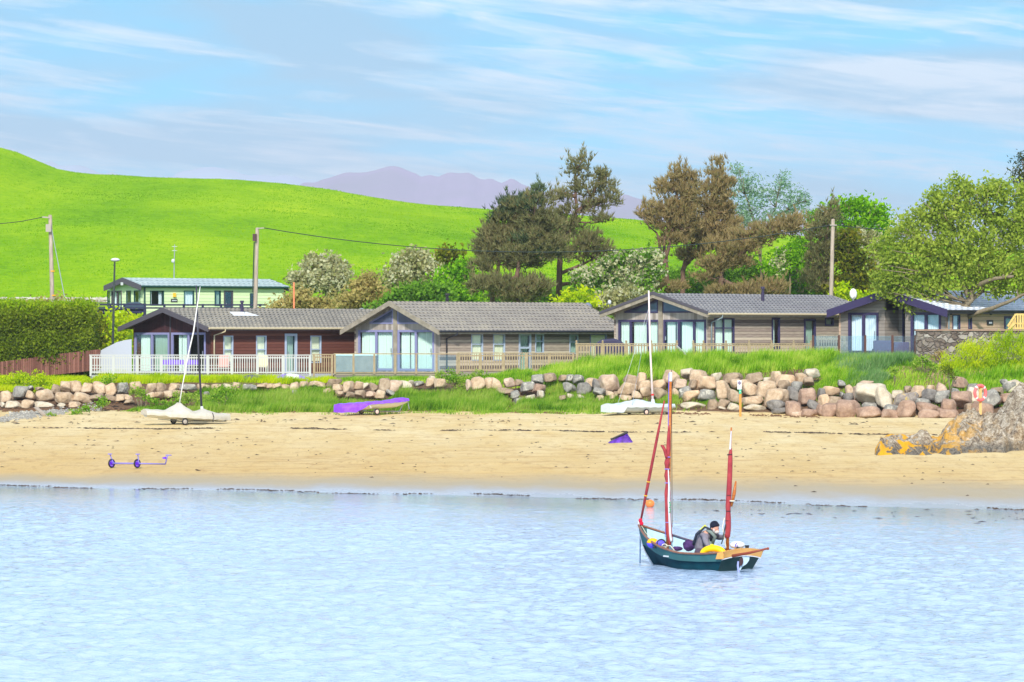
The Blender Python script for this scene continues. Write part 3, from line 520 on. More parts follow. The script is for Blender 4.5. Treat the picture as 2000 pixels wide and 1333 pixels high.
# third lodge, blue-grey roof
Cc=Lodge('long_lodge','tan grey timber lodge with navy framed gable glazing on raised ground',1385,208,43,6.45,13.6,700,613,15.6,.4,.62)
rf,zr=roof(Cc,M['roof_c'],'fascia_grey',thick=.2); g=MB()
for sgn in (0,1):
    Yf=(lambda h:-Cc.oh+h) if sgn==0 else (lambda h:Cc.W+Cc.oh-h); hf=Cc.W/2+Cc.oh
    g.hexa([(-Cc.ohf-.06,Yf(-.04),Cc.zt-.02),(-Cc.ohf+.02,Yf(-.04),Cc.zt-.02),(-Cc.ohf+.02,Yf(hf),zr-.02),(-Cc.ohf-.06,Yf(hf),zr-.02),(-Cc.ohf-.06,Yf(-.04),Cc.zt+.12),(-Cc.ohf+.02,Yf(-.04),Cc.zt+.12),(-Cc.ohf+.02,Yf(hf),zr+.13),(-Cc.ohf-.06,Yf(hf),zr+.13)])
Cc.b(g,'verge_trim',M['fascia_dark'],rf); eave(Cc,'fascia_grey','gutter_tan',rf); g=MB(); x=Cc.su(1388); g.tube([(x+.35,-Cc.oh-.08,Cc.zt),(x+.35,-Cc.oh-.08,Cc.zt-.2),(x,-.06,Cc.zt-.45),(x,-.06,0)],.045,8); Cc.b(g,'downpipe',M['gutter_teal'],smooth=True)
wl=(Cc.su(1395),Cc.su(1434),.25,Cc.sz(1400,622)); sl_=(Cc.su(1507),Cc.su(1523),.45,Cc.sz(1510,621)); dr=(Cc.su(1570),Cc.su(1593),.02,Cc.sz(1580,623)); sm=(Cc.su(1611),Cc.su(1628),Cc.sz(1620,637),Cc.sz(1620,621))
g=MB(); holes_wall(g,Cc.side,0,Cc.L-.125,-.35,Cc.zw,[wl,sl_,dr,sm]); Cc.b(g,'wall',M['cladding_grey'])
window(Cc,Cc.side,*wl,'frame_navy',vd=(.47,),hd=(.72,),cur=[(0,1,'curtain_mint')]); window(Cc,Cc.side,*sl_,'frame_navy',cur=[(.1,.7,'curtain_mint')],fw=.1); window(Cc,Cc.side,*dr,'frame_navy',cur=[(0,1,'curtain_green')],name='door',handle=True,fw=.12); window(Cc,Cc.side,*sm,'frame_navy',fw=.08,cur=[(0,1,'curtain_green')])
ft=Cc.fz(1260,625); fd=[(Cc.fu(1288),Cc.fu(1208)),(Cc.fu(1379),Cc.fu(1296))]
g=MB(); holes_wall(g,Cc.front,.001,Cc.W-.125,-.35,Cc.zw,[(a,b,.05,ft) for a,b in fd]); Cc.b(g,'wall',M['cladding_vert'])
window(Cc,Cc.front,*fd[0],.05,ft,'frame_navy',vd=(.28,.7),fw=.11,cur=[(0,.26,'curtain_mint'),(.31,.67,'curtain_mint'),(.73,1,'curtain_mint')],name='patio_door')
window(Cc,Cc.front,*fd[1],.05,ft,'frame_navy',vd=(.28,.64),fw=.11,cur=[(0,.26,'curtain_mint'),(.31,.61,'curtain_mint'),(.67,1,'curtain_mint')],name='patio_door',handle='r')
glazed(Cc,zr,'frame_navy',max(Cc.fz(1260,619),Cc.zw-.0),1291,M['cladding_vert']); shell(Cc,M['cladding_grey']); gable(Cc,M['cladding_grey'],Cc.L-.12,Cc.zw-.01,zr)
flue(Cc,Cc.su(1545),1.9,.8,'flue',False)
# fourth lodge: two projecting bays under a purple fascia
D=Lodge('bay_lodge','taupe lodge with thick purple roof edges and two projecting bays behind the big tree',1850,205,43,6.9,13.0,693,607,15.,.35,.5)
rf,zr=roof(D,M['roof_d'],'purple',thick=.34); eave(D,'fascia_dark','gutter_black',rf); D.b(MB().tube([(.06,-.06,D.zt),(.06,-.06,0)],.045,8),'downpipe',M['gutter_teal'])
yb1=D.fu(1768); yb2=D.fu(1728); rec=1.15; ft=D.fz(1690,611)
r1=(D.fu(1838),D.fu(1779)); r2=(D.fu(1716),D.fu(1657))
g=MB(); holes_wall(g,D.front,.001,yb1,-.35,D.zw,[(r1[0],r1[1],.05,ft)]); holes_wall(g,D.front,yb2,D.W-.125,-.35,D.zw,[(r2[0],r2[1],.05,ft)])
for y in (yb1,yb2): g.box((.125,y-.06 if y==yb1 else y,-.35),(rec,y if y==yb1 else y+.06,D.zw))
recf=lambda a,d,z:(rec-d,a,z); n1=(yb1+.15,yb1+.75,.35,D.zw+.1); n2=(yb2-.85,yb2-.25,.35,D.zw+.1)
holes_wall(g,recf,yb1,yb2,-.35,D.zw+.35,[n1,n2]); D.b(g,'wall',M['cladding_taupe'])
for q in (r1,r2): window(D,D.front,q[0],q[1],.05,ft,'purple',vd=(.5,),fw=.13,cur=[(0,.48,'curtain_white'),(.52,1,'curtain_white')],name='patio_door',handle=True)
for q in (n1,n2): window(D,recf,*q,'purple',hd=(.72,),fw=.07,cur=[(0,1,'curtain_white')])
k=(zr-.08-D.zw)/(D.W/2); tz=lambda y:D.zw+k*min(y,D.W-y)
g=MB(); g.prism([(0,0,D.zw),(0,yb1,D.zw),(0,yb1,tz(yb1))],(.12,0,0)); g.prism([(0,yb2,D.zw),(0,D.W,D.zw),(0,yb2,tz(yb2))],(.12,0,0)); g.prism([(rec,yb1,D.zw+.35),(rec,yb2,D.zw+.35),(rec,yb2,tz(yb2)),(rec,D.W/2,zr-.08),(rec,yb1,tz(yb1))],(.12,0,0)); D.b(g,'gable_wall',M['cladding_taupe'])
wn=[(D.su(1891),D.su(1898),.4,D.sz(1895,614)),(D.su(1860),D.su(1875),.5,D.sz(1865,615))]; dr=(D.su(1961),D.su(1990),.02,D.sz(1975,618))
g=MB(); holes_wall(g,D.side,0,D.L-.125,-.35,D.zw,wn+[dr]); D.b(g,'wall',M['cladding_tan'])
for h in wn: window(D,D.side,*h,'frame_navy',cur=[(0,1,'curtain_white')],fw=.05)
window(D,D.side,*dr,'frame_navy',cur=[(0,1,'curtain_green')],name='door',fw=.12)
g=MB(); a=D.su(1927); z=D.sz(1930,635); g.fbox(D.side,a,a+.5,0,.05,z,z+.24); pl=D.b(g,'name_plate',M['black'])
g=MB(); [g.fbox(D.side,a+.15+.09*i,a+.2+.09*i,.05,.055,z+.07,z+.15) for i in range(3)]; D.b(g,'lettering',M['curtain_white'],pl)
for u in (1855,1934): g=MB(); a=D.su(u); z=D.sz(u,613); g.tube([(a,0,z),(a,-.09,z)],.07,8); D.b(g,'wall_light',M['black'])
shell(D,M['cladding_tan']); gable(D,M['cladding_tan'],D.L-.12,D.zw-.01,zr)
g=MB(); g.box((rec-.5,.15,2.05),(rec,D.W-.15,2.1))
# green static caravan
E=Lodge('static_caravan','pale green static caravan with dark green trim at the foot of the hill',282,267,52,4.0,11.1,622,559,13.,.22,.42,.2,cat='static caravan',group='caravan')
rf,zr=roof(E,M['roof_e'],'fascia_dark',course=.8,thick=.3,under='frame_green'); eave(E,'frame_green','frame_green',rf,drop=.1)
ws=[(293,320,568,597,'pane'),(359,379,568,597,'w'),(419,431,568,598,'pane'),(488,497,573,600,'w')]; wh=[(E.su(a),E.su(b),E.sz(a,d),E.sz(a,c)) for a,b,c,d,_ in ws]; dr=(E.su(437),E.su(455),.05,E.sz(440,568))
g=MB(); holes_wall(g,E.side,0,E.L-.125,-.1,E.zw,wh+[dr]); E.b(g,'wall',M['cladding_green'])
window(E,E.side,*wh[0],'frame_green',cur=[(0,.16,'curtain_white'),(.72,1,'curtain_white')],fw=.05); window(E,E.side,*wh[1],'frame_green',cur=[(0,1,'curtain_white')],fw=.05); window(E,E.side,*wh[2],'frame_green',fw=.05,cur=[(.5,1,'curtain_green')]); window(E,E.side,*wh[3],'frame_green',fw=.05)
window(E,E.side,*dr,'fascia_dark',name='door',fw=.1,handle=True)
fs=[(E.fu(238),E.fu(218),.05),(E.fu(256),E.fu(247),.35),(E.fu(274),E.fu(262),.35),(E.fu(215),E.fu(210),.35)]; ft=E.fz(250,568)
g=MB(); holes_wall(g,E.front,.001,E.W-.125,-.1,E.zw,[(a,b,c,ft) for a,b,c in fs]); E.b(g,'wall',M['cladding_green'])
window(E,E.front,fs[0][0],fs[0][1],.05,ft,'fascia_dark',vd=(.45,),name='patio_door',fw=.09,cur=[(0,.4,'curtain_green'),(.55,1,'curtain_white')])
for q in fs[1:]: window(E,E.front,q[0],q[1],q[2],ft,'frame_green',fw=.05,cur=[(0,.5,'curtain_mint')])
g=MB(); g.prism([(0,0,E.zw),(0,E.W/2,zr-.08),(0,E.W,E.zw)],(.12,0,0)); E.b(g,'gable_wall',M['cladding_green']); g=MB(); g.prism([(E.L-.12,0,E.zw),(E.L-.12,E.W/2,zr-.08),(E.L-.12,E.W,E.zw)],(.12,0,0)); E.b(g,'gable_wall',M['cladding_green'])
for x in (-.03,E.L-.03): g=MB(); g.box((x,-.035,-.1),(x+.1,.0,E.zw)); E.b(g,'corner_trim',M['frame_green'])
g=MB(); a,z=E.su(340),E.sz(340,577); g.fbox(E.side,a-.09,a+.09,0,.12,z-.12,z+.14); E.b(g,'wall_lamp',mat('amber_lamp_glass',lin(244,190,60),.4))
g=MB(); a,z=E.su(340),E.sz(340,587); g.fbox(E.side,a-.25,a+.25,0,.03,z-.12,z+.09); pl=E.b(g,'name_plate',M['black']); g=MB(); [g.fbox(E.side,a-.18+.075*i,a-.13+.075*i,.03,.035,z-.05,z+.02) for i in range(5)]; E.b(g,'lettering',M['curtain_white'],pl)
g=MB(); z=zr-.38; g.fbox(E.front,E.W/2-.13,E.W/2+.13,.43,.47,z-.07,z+.12); E.b(g,'badge',M['white']); shell(E,M['cladding_green'])
g=MB(); g.box((.1,.1,-.75),(E.L-.1,E.W-.1,-.1)); E.b(g,'skirting',M['cladding_green'])
# ---------------------------------------------------------------- decks and balustrades
def rectdeck(name,label,u0,u1,Yf,Yb,vtop,m,drop=.4,group='decks round the lodges'):
    z=HC+(650-vtop)/F*Yf; x0=(u0-1000)/F*Yf; x1=(u1-1000)/F*Yf; g=MB(); root=empty(name,((x0+x1)/2,Yf,z-drop),label,'deck',group)
    n=int((x1-x0)/.145); 
    for i in range(int((Yb-Yf)/.145)): g.box((x0,Yf+.145*i,z-.03),(x1,Yf+.145*i+.138,z))
    g.build('boards',m,root); k=MB(); k.box((x0+.01,Yf+.02,z-drop),(x1-.01,Yf+.06,z-.032)); k.box((x0+.01,Yf+.06,z-drop-.3),(x0+.06,Yb,z-.032)); k.box((x1-.06,Yf+.06,z-drop-.3),(x1-.01,Yb,z-.032)); k.box((x0+.01,Yf+.035,z-drop-.5),(x1-.01,Yf+.058,z-drop+.01)); k.build('skirting',m,root); return z
def balustrade(name,label,posts,Yf,ztop,zbot,pm,style,pick=4.75,pw=.09,pk=.045,finial=False,rail_h=.05,group='balustrades of the decks',ends=None,rail=True,extra=0):
    """posts: list of photo columns along a front edge at depth Yf"""
    X=[(u-1000)/F*Yf for u in posts]; root=empty(name,((X[0]+X[-1])/2,Yf,zbot),label,'balustrade',group)
    for x in X: g=MB(); g.box((x-pw/2,Yf-pw/2,zbot-.06),(x+pw/2,Yf+pw/2,ztop+(.05 if finial else -.0))); (g.ball((x,Yf,ztop+.1),.055,8,6) if finial else 0); g.build('post',pm,root)
    if rail: g=MB(); g.box((X[0]-pw/2-.02,Yf-.055,ztop+.002 if not finial else ztop-rail_h),(X[-1]+pw/2+.02,Yf+.055,ztop+rail_h if not finial else ztop-.002)); g.build('handrail',pm,root)
    if style=='picket':
        g=MB()
        for a,b in zip(X,X[1:]):
            n=max(1,round((b-a)/(pick*Yf/F))); [g.box((a+(b-a)*(i+.5)/n-pk/2,Yf-.03,zbot+.08),(a+(b-a)*(i+.5)/n+pk/2,Yf-.01,ztop-.02)) for i in range(n)]
            for z in (zbot+.1,ztop-.14): g.box((a+pw/2,Yf-.008,z),(b-pw/2,Yf+.03,z+.06))
        g.build('pickets',pm,root)
    if style=='glass':
        for a,b in zip(X,X[1:]): g=MB(); g.box((a+pw/2+.02,Yf-.006,zbot+.06),(b-pw/2-.02,Yf+.006,ztop-.04)); g.build('glass_panel',M['glass_rail'],root)
        g=MB(); g.box((X[0],Yf-.03,zbot+.0),(X[-1],Yf+.03,zbot+.04)); g.build('bottom_rail',pm,root)
    if extra:
        g=MB(); x1=(455-1000)/F*Yf
        for i in range(1,4): z=zbot+.02+(ztop-zbot)*i*.155; g.box((X[0],Yf-.035,z),(x1,Yf-.031,z+.03))
        g.build('lattice',pm,root)
    return root
z=rectdeck('deck','grey deck with pale skirting in front of the brown lodge',176,651,206,213.5,733,M['grey_deck'])
Zt=HC-(695-650)/F*206
balustrade('balustrade','long off white picket balustrade in front of the brown lodge',[177,222,268,315,362,406,453,503,553,606],206,Zt,z,M['white_rail'],'picket',extra=1)
balustrade('balustrade','short white slatted balustrade bay between two brown posts and the hot tub',[613,649],206,Zt+.03,z,M['timber'],'picket',pk=.05)
z2=rectdeck('deck','weathered timber deck in front of the weathered grey lodge',652,1124,205.4,213,729,M['timber_deck'])
balustrade('balustrade','timber post and clear glass balustrade in front of the mint curtains',[654,690.5,731,772,813,852.5,893],205.4,HC-(692.5-650)/F*205.4,z2,M['timber'],'glass')
balustrade('balustrade','weathered picket balustrade along the grey lodge, between the glass panels and the raised deck',[896,938,983,1028,1073,1120],205.4,HC-(691-650)/F*205.4,z2+.02,M['timber'],'picket')
z3=rectdeck('deck','raised timber deck hidden by bank grass in front of the navy framed lodge',1124.5,1585,204.5,212,702,M['timber_deck'])
Zt=HC-(671-650)/F*204.5
balustrade('balustrade','timber balustrade with ball finials in front of the navy framed patio doors',[1126,1177,1223,1272,1322],204.5,Zt,z3,M['timber'],'picket',pick=5.6,pk=.06,finial=True)
balustrade('balustrade','timber picket balustrade on the raised deck beyond the sloping stair rail',[1354,1374,1418,1463,1507,1550,1584],204.5,Zt,z3,M['timber'],'picket',pick=5.2,pk=.05,finial=True)
z4=rectdeck('deck','low deck behind frameless glass in front of the purple edged lodge',1586,1775,203.5,213,697,M['timber_deck'],.2)
balustrade('balustrade','frameless glass balustrade on brown posts beside the stone wall',[1588,1638.5,1690,1743,1788],203.5,HC-(655-650)/F*203.5,z4,M['brown_post'],'glass',pw=.1,rail=False)
balustrade('balustrade','grey picket screen standing behind the frameless glass panels',[1597,1650],204.1,HC-(656-650)/F*204.1,z4,M['fascia_grey'],'picket',pick=5,pk=.05)
g=MB(); a=P(1322,677,204.3); b=P(1340,694,202.4); g.beam(a,b,.05,.1); tag(g.build('stair_rail',M['white_rail']),'white sloping handrail at the gap between the two timber balustrades','handrail')
# things on the decks
def hot_tub():
    c=P(695,727,207.6); r=empty('hot_tub',c,'square grey hot tub with pale blue water behind the glass balustrade','hot tub'); g=MB(); g.box((c.x-1.05,c.y-.8,z2),(c.x+1.05,c.y+1.2,z2+.86)); g.build('cabinet',mat('grey_slatted_cabinet',lin(150,152,144),.7,var=lin(128,132,126)),r,bevel=.05)
    g=MB(); x0,y0,x1,y1=c.x-1.07,c.y-.82,c.x+1.07,c.y+1.22; zz=z2+.86
    for q in ((x0,y0,x1,y0+.16),(x0,y1-.16,x1,y1),(x0,y0+.16,x0+.16,y1-.16),(x1-.16,y0+.16,x1,y1-.16)): g.box((q[0],q[1],zz),(q[2],q[3],zz+.1))
    g.build('rim',mat('pale_acrylic_rim',lin(196,226,222),.3),r); g=MB(); g.box((x0+.15,y0+.15,zz-.1),(x1-.15,y1-.15,zz+.02)); g.build('tub_water',mat('tub_water',lin(160,214,216),.1),r)
hot_tub()
def sofa():
    c=P(1738,697,206); r=empty('outdoor_sofa',c,'purple grey rattan corner sofa behind the frameless glass','outdoor sofa'); m=mat('purple_grey_rattan',lin(92,84,118),.8,var=lin(74,68,98),vs=10)
    g=MB(); g.box((c.x-.85,c.y-.1,z4),(c.x+.95,c.y+.65,z4+.38)); g.build('seat',m,r,bevel=.04); g=MB(); g.box((c.x-.85,c.y-.32,z4),(c.x+.15,c.y-.11,z4+.8)); g.build('backrest',m,r,bevel=.05); g=MB(); g.box((c.x+.17,c.y-.32,z4),(c.x+.95,c.y-.11,z4+.72)); g.build('backrest',m,r,bevel=.05)
    g=MB(); g.box((c.x-.8,c.y-.08,z4+.385),(c.x+.9,c.y+.6,z4+.5)); g.build('cushion',mat('pale_cushion',lin(170,166,190),.9),r,bevel=.05)
sofa()
def bbq(u,v,Y,z,label,col,s=1.):
    c=P(u,v,Y); r=empty('covered_barbecue',(c.x,Y,z),label,'barbecue','covered barbecues'); g=MB(); prof=[(-.85,0),(-.85,.62),(-.72,.86),(-.5,1.0),(.2,1.06),(.55,.92),(.85,.66),(.85,0)]
    rings=[[(c.x+px*s*(1-.12*abs(t)),Y+.32*t*s,z+pz*s*(1-.08*abs(t))) for px,pz in prof] for t in (-1,-.9,-.3,.3,.9,1)]; g.loft(rings); g.build('cover',mat(col,lin(58,54,80) if 'plum' in col else lin(52,72,88),.6,bump=.6,bs=4),r,smooth=False,bevel=.03)
    g=MB(); [g.tube([(c.x+a*s,Y,z+.12),(c.x+a*s,Y+.01,z+.0)],.06,8) for a in (-.6,.6)]; g.build('wheel',M['black'],r)
bbq(1193,700,206.2,z3,'dark plum barbecue cover behind the ball finial balustrade','plum_cover'); bbq(264,610,258,HC+(650-617)/F*258,'dark blue covered barbecue on the caravan veranda','blue_cover',.85)
def table():
    c=P(352,733,207.3); r=empty('garden_table',(c.x,c.y,z),'garden table under a bright purple cloth behind the white balustrade','table'); 
    Zd=HC-(733-650)/F*206; r.location.z=Zd
    g=MB(); n=28; top=[(c.x+.95*math.cos(2*math.pi*i/n),c.y+.5*math.sin(2*math.pi*i/n),Zd+.76) for i in range(n)]; bot=[(c.x+(.99+.05*math.sin(i*1.7))*math.cos(2*math.pi*i/n),c.y+(.54+.04*math.sin(i*2.1))*math.sin(2*math.pi*i/n),Zd+.52) for i in range(n)]
    g.loft([bot,top],cap=False); g.add(top,[tuple(range(n))]); g.build('cloth',mat('purple_cloth',lin(130,92,214),.8),r)
    for sx in (-.7,.7):
        for sy in (-.3,.3): g=MB(); g.tube([(c.x+sx,c.y+sy,Zd),(c.x+sx*.9,c.y+sy,Zd+.74)],.025,6); g.build('leg',M['fascia_grey'],r)
table()
def chair(u,col,label):
    Zd=HC-(733-650)/F*206; c=P(u,733,207.2); r=empty('garden_chair',(c.x,c.y,Zd),label,'garden chair','chairs on the white deck'); m=mat(col[0],col[1],.8)
    g=MB(); g.box((c.x-.27,c.y-.25,Zd+.38),(c.x+.27,c.y+.25,Zd+.46)); g.build('seat',m,r,bevel=.02); g=MB(); g.hexa([(c.x-.27,c.y+.2,Zd+.46),(c.x+.27,c.y+.2,Zd+.46),(c.x+.27,c.y+.27,Zd+.46),(c.x-.27,c.y+.27,Zd+.46),(c.x-.25,c.y+.34,Zd+.98),(c.x+.25,c.y+.34,Zd+.98),(c.x+.25,c.y+.4,Zd+.98),(c.x-.25,c.y+.4,Zd+.98)]); g.build('backrest',m,r,bevel=.02)
    for sx in (-.23,.23):
        for sy in (-.2,.2): g=MB(); g.box((c.x+sx-.02,c.y+sy-.02,Zd),(c.x+sx+.02,c.y+sy+.02,Zd+.38)); g.build('leg',m,r)
chair(437,('terracotta_weave',lin(206,150,140)),'pinkish garden chair behind the white balustrade, nearer the lattice end'); chair(512,('sand_weave',lin(206,196,160)),'sand coloured garden chair behind the white balustrade under a cream blind')
# curved white windbreak at the lodge's far corner
g=MB(); top=[(184,696),(190,690),(200,683),(214,676),(228,669),(243,665),(257,663)]; pl=[P(u,v,208.9) for u,v in top]; Zd=HC-(735-650)/F*206; pl=[Vector((pl[0].x,208.9,Zd))]+pl+[Vector((pl[-1].x,208.9,Zd))]; g.prism(pl,(0,.05,0)); tag(g.build('windbreak_screen',mat('white_screen',lin(178,182,192),.5)),'curved white screen sloping down beside the brown lodge gable','windbreak')
# overturned hulls in front of the decks
def uphull(name,label,cat,u0,u1,vb,vt,Y,cols,wd=.55):
    x0,x1=(u0-1000)/F*Y,(u1-1000)/F*Y; zb=HC+(650-vb)/F*Y; H=(vb-vt)/F*Y; r=empty(name,((x0+x1)/2,Y,zb),label,cat); n=24; segs=[[],[],[]]
    def ring(t):
        w=math.sin(math.pi*min(1,t*1.15))**.6 if t<.87 else math.sin(math.pi*min(1,t*1.15))**.6; w=max(.06,math.sin(math.pi*(.04+.92*t))**.65); x=x0+(x1-x0)*t
        return [(x,Y-wd*w*math.cos(a),zb-.1+(H+.1)*w*math.sin(a)**.7) for a in [math.pi*i/10 for i in range(11)]]
    bounds=[0,.42,.72,1] if len(cols)==3 else [0,1]
    for i,c in enumerate(cols):
        g=MB(); k=10; g.loft([ring(bounds[i]+(bounds[i+1]-bounds[i])*j/k) for j in range(k+1)],closed=False); o=g.build('cover' if len(cols)==3 else 'hull',c,r,smooth=True); so_=o.modifiers.new('s','SOLIDIFY'); so_.thickness=.02
    return r
pu=mat('lilac_tarpaulin',lin(150,120,224),.7,bump=.5,bs=4); uphull('covered_dinghy','purple and white sheet over an upturned dinghy below the white balustrade','covered dinghy',525,608,748,730,203.6,[pu,mat('white_tarpaulin',(.75,.77,.8),.7,bump=.5,bs=4),pu])
uphull('upturned_hull','dark grey upturned hull lying in the grass below the white balustrade','boat hull',465,518,742,732,203.8,[mat('dark_grey_hull',lin(90,88,104),.5)])
# veranda fence of the caravan
def rails(name,label,pts,Y,posts,levels,m,solid=None,cat='fence'):
    root=empty(name,(P(pts[0],0,Y).x,Y,gz(P(pts[0],0,Y).x,Y)),label,cat); zl=HC+(650-levels[-1])/F*Y; zh=HC+(650-levels[0])/F*Y
    for u in posts: x=(u-1000)/F*Y; g=MB(); g.box((x-.07,Y-.07,zl-.7),(x+.07,Y+.07,zh+.06)); g.build('post',m,root)
    for v in levels: z=HC+(650-v)/F*Y; g=MB(); g.box(((pts[0]-1000)/F*Y,Y-.1,z-.05),((pts[1]-1000)/F*Y,Y-.071,z+.05)); g.build('rail',m,root)
    if solid: z0_,z1_=HC+(650-solid[1])/F*Y,HC+(650-solid[0])/F*Y; g=MB(); g.box(((pts[0]-1000)/F*Y,Y+.08,z0_),((pts[1]-1000)/F*Y,Y+.1,z1_)); g.build('board',m,root)
    return root
rails('veranda_fence','dark navy post and rail fence round the caravan veranda with a solid lower board',(155,283),255,[156,184,216,243,283],[595,602,610],M['navy_wood'],(604,626))
rails('veranda_fence','thin navy rail along the long wall of the green caravan',(284,520),256.2,[321,359,396,432,470,508],[596,602],M['navy_wood'])
g=MB(); Y=262; g.box((P(155,0,Y).x,255.2,HC+(650-618)/F*255-.2),(P(283,0,Y).x,266,HC+(650-618)/F*255)); tag(g.build('veranda_deck',M['navy_wood']),'dark veranda floor at the gable end of the green caravan','deck')
g=MB(); c=P(235,613,254.7); [g.ball((c.x+dx,c.y,c.z+dz),(.13,.06,.12),8,6) for dx,dz in ((-.1,.02),(.08,0),(.0,-.06))]; tag(g.build('white_ornament',M['white']),'round white ornament hung on the navy veranda fence','ornament')
g=MB(); c=P(176,600,256.4); g.hexa([(c.x-.25,c.y,c.z-.45),(c.x+.25,c.y,c.z-.45),(c.x+.25,c.y+.4,c.z-.45),(c.x-.25,c.y+.4,c.z-.45),(c.x-.3,c.y-.03,c.z+.12),(c.x+.3,c.y-.03,c.z+.12),(c.x+.3,c.y+.43,c.z+.12),(c.x-.3,c.y+.43,c.z+.12)]); tag(g.build('planter',M['white'],bevel=.03),'white planter box behind the navy veranda fence','planter')
# ---------------------------------------------------------------- boulders
def rockmesh(i):
    bm=bmesh.new(); bmesh.ops.create_icosphere(bm,subdivisions=4,radius=1); V=np.array([v.co for v in bm.verts]); r=np.random.default_rng(100+i)
    k=r.integers(9,14); N=r.normal(size=(k,3)); N/=np.linalg.norm(N,axis=1)[:,None]; N=np.concatenate([N,[[0,0,-1],[0,0,1],[0,-1,.15],[.9,-.3,.2],[-.9,-.2,.1]]]); N/=np.linalg.norm(N,axis=1)[:,None]
    h=r.uniform(.62,1.0,len(N)); D=V@N.T; q=np.where(D>.05,h/np.maximum(D,.05),9.); p=12; rad=(q**-p).sum(1)**(-1./p); rad=np.minimum(rad,1.25)
    V=V*rad[:,None]; n=vnoise(V[:,0]*3+V[:,2]*2+i,V[:,1]*3+V[:,2]*1.3,i)*.10+vnoise(V[:,0]*8+V[:,2]*5,V[:,1]*8-V[:,2]*4,i+50)*.04; V=V*(1+n[:,None])
    mn,mx=V.min(0),V.max(0); V=(V-(mn+mx)/2)/((mx-mn)/2)
    for v,c in zip(bm.verts,V): v.co=c
    me=bpy.data.meshes.new('boulder'); bm.to_mesh(me); bm.free(); me.polygons.foreach_set('use_smooth',[True]*len(me.polygons)); return me
def rockmat(name,c1,c2,c3,lich=None):
    m=bpy.data.materials.new(name); m.use_nodes=True; t=NT(m.node_tree); b=t.n['Principled BSDF']; b.inputs['Roughness'].default_value=.85; b.inputs['Specular IOR Level'].default_value=.2
    g=t.new('ShaderNodeNewGeometry').outputs['Position']; n=t.noise(g,2.2,5,.65); n2=t.noise(g,9.,4,.7); n3=t.noise(t.mapv(g,loc=(9,3,5)),3.6,4,.7,1.)
    c=t.ramp(t.math('ADD',t.math('MULTIPLY',n,.6),t.math('MULTIPLY',n2,.4)),[(.33,c1),(.5,c2),(.66,c3)])
    if lich: c=t.mix(t.ramp(n3,[(.56,0),(.62,.85)]),c,lich)
    t.put(b.inputs['Base Color'],c); t.put(b.inputs['Normal'],t.new('ShaderNodeBump',ins={'Strength':.8,'Distance':.07,'Height':t.math('ADD',n,t.math('MULTIPLY',n2,.5))}).outputs[0]); return m
k=.92
RM={'tan':rockmat('tan_stone',lin(160,132,104,k),lin(198,172,142,k),lin(222,200,172,k)),'pale':rockmat('pale_stone',lin(176,160,136,k),lin(204,190,166,k),lin(224,214,194,k)),
'grey':rockmat('grey_stone',lin(116,112,106,k),lin(148,144,136,k),lin(186,180,166,k),lin(208,202,186,k)),'dark':rockmat('dark_blue_grey_stone',lin(100,96,92,k),lin(132,126,120,k),lin(162,156,146,k)),
'brown':rockmat('brown_stone',lin(128,108,88,k),lin(166,144,120,k),lin(194,174,148,k)),'red':rockmat('red_brown_stone',lin(134,108,94,k),lin(170,140,120,k),lin(196,168,146,k)),
'pink':rockmat('pinkish_stone',lin(168,140,120,k),lin(200,174,150,k),lin(222,200,178,k)),'orange':rockmat('orange_tan_stone',lin(180,146,114,k),lin(212,180,146,k),lin(230,204,172,k)),'lichen':rockmat('lichen_stone',lin(120,106,96,k),lin(156,144,136,k),lin(196,186,170,k),lin(214,182,96,k))}
CN={'tan':'tan','pale':'cream','grey':'speckled grey','dark':'blue grey','brown':'brown','red':'red brown','pink':'pinkish','orange':'orange tan','lichen':'yellow grey'}
PRO=[rockmesh(i) for i in range(18)]
Z1="60,475,120,105,t;200,435,150,115,g;300,460,100,90,t;425,465,160,110,t;545,405,90,90,b;640,385,115,110,t;745,380,115,110,t;845,395,115,100,t;970,390,130,130,t;1080,405,110,115,o;1190,400,120,110,g;1320,380,120,90,t;1470,395,110,90,t;1570,385,100,85,b;1695,385,110,75,t;1835,385,170,65,g;1960,380,80,60,t;25,560,60,60,p;130,555,150,70,p;265,550,120,80,t;425,550,190,60,p;620,490,190,110,t;800,485,190,90,t;940,490,140,70,b;1080,490,120,50,b;1165,490,95,70,t;1245,485,90,60,t;1470,465,90,60,t;1540,465,110,65,t;1640,455,100,70,t;1730,440,140,50,t;720,550,120,50,t;600,560,80,40,p;1260,530,100,40,b;295,395,60,45,g;380,400,80,40,b"
Z2="10,380,80,40,t;110,380,100,50,t;220,375,80,60,p;305,385,95,90,t;430,385,150,60,g;560,375,90,50,t;640,375,80,50,t;700,375,100,50,t;790,380,90,50,t;880,380,90,90,t;960,365,100,70,t;1105,360,150,55,t;1255,345,150,80,b;1295,390,110,65,t;1395,380,110,100,t;1510,370,100,85,t;1565,375,90,60,p;1655,390,100,80,b;1770,365,140,130,b;1850,375,150,110,i;1955,360,130,90,p;1320,445,90,50,t;1420,455,90,50,b;1515,455,90,80,b;1620,455,100,60,i;1710,455,100,80,t;1820,435,100,40,g;1195,420,80,50,t;10,460,70,60,g;870,440,60,50,g"
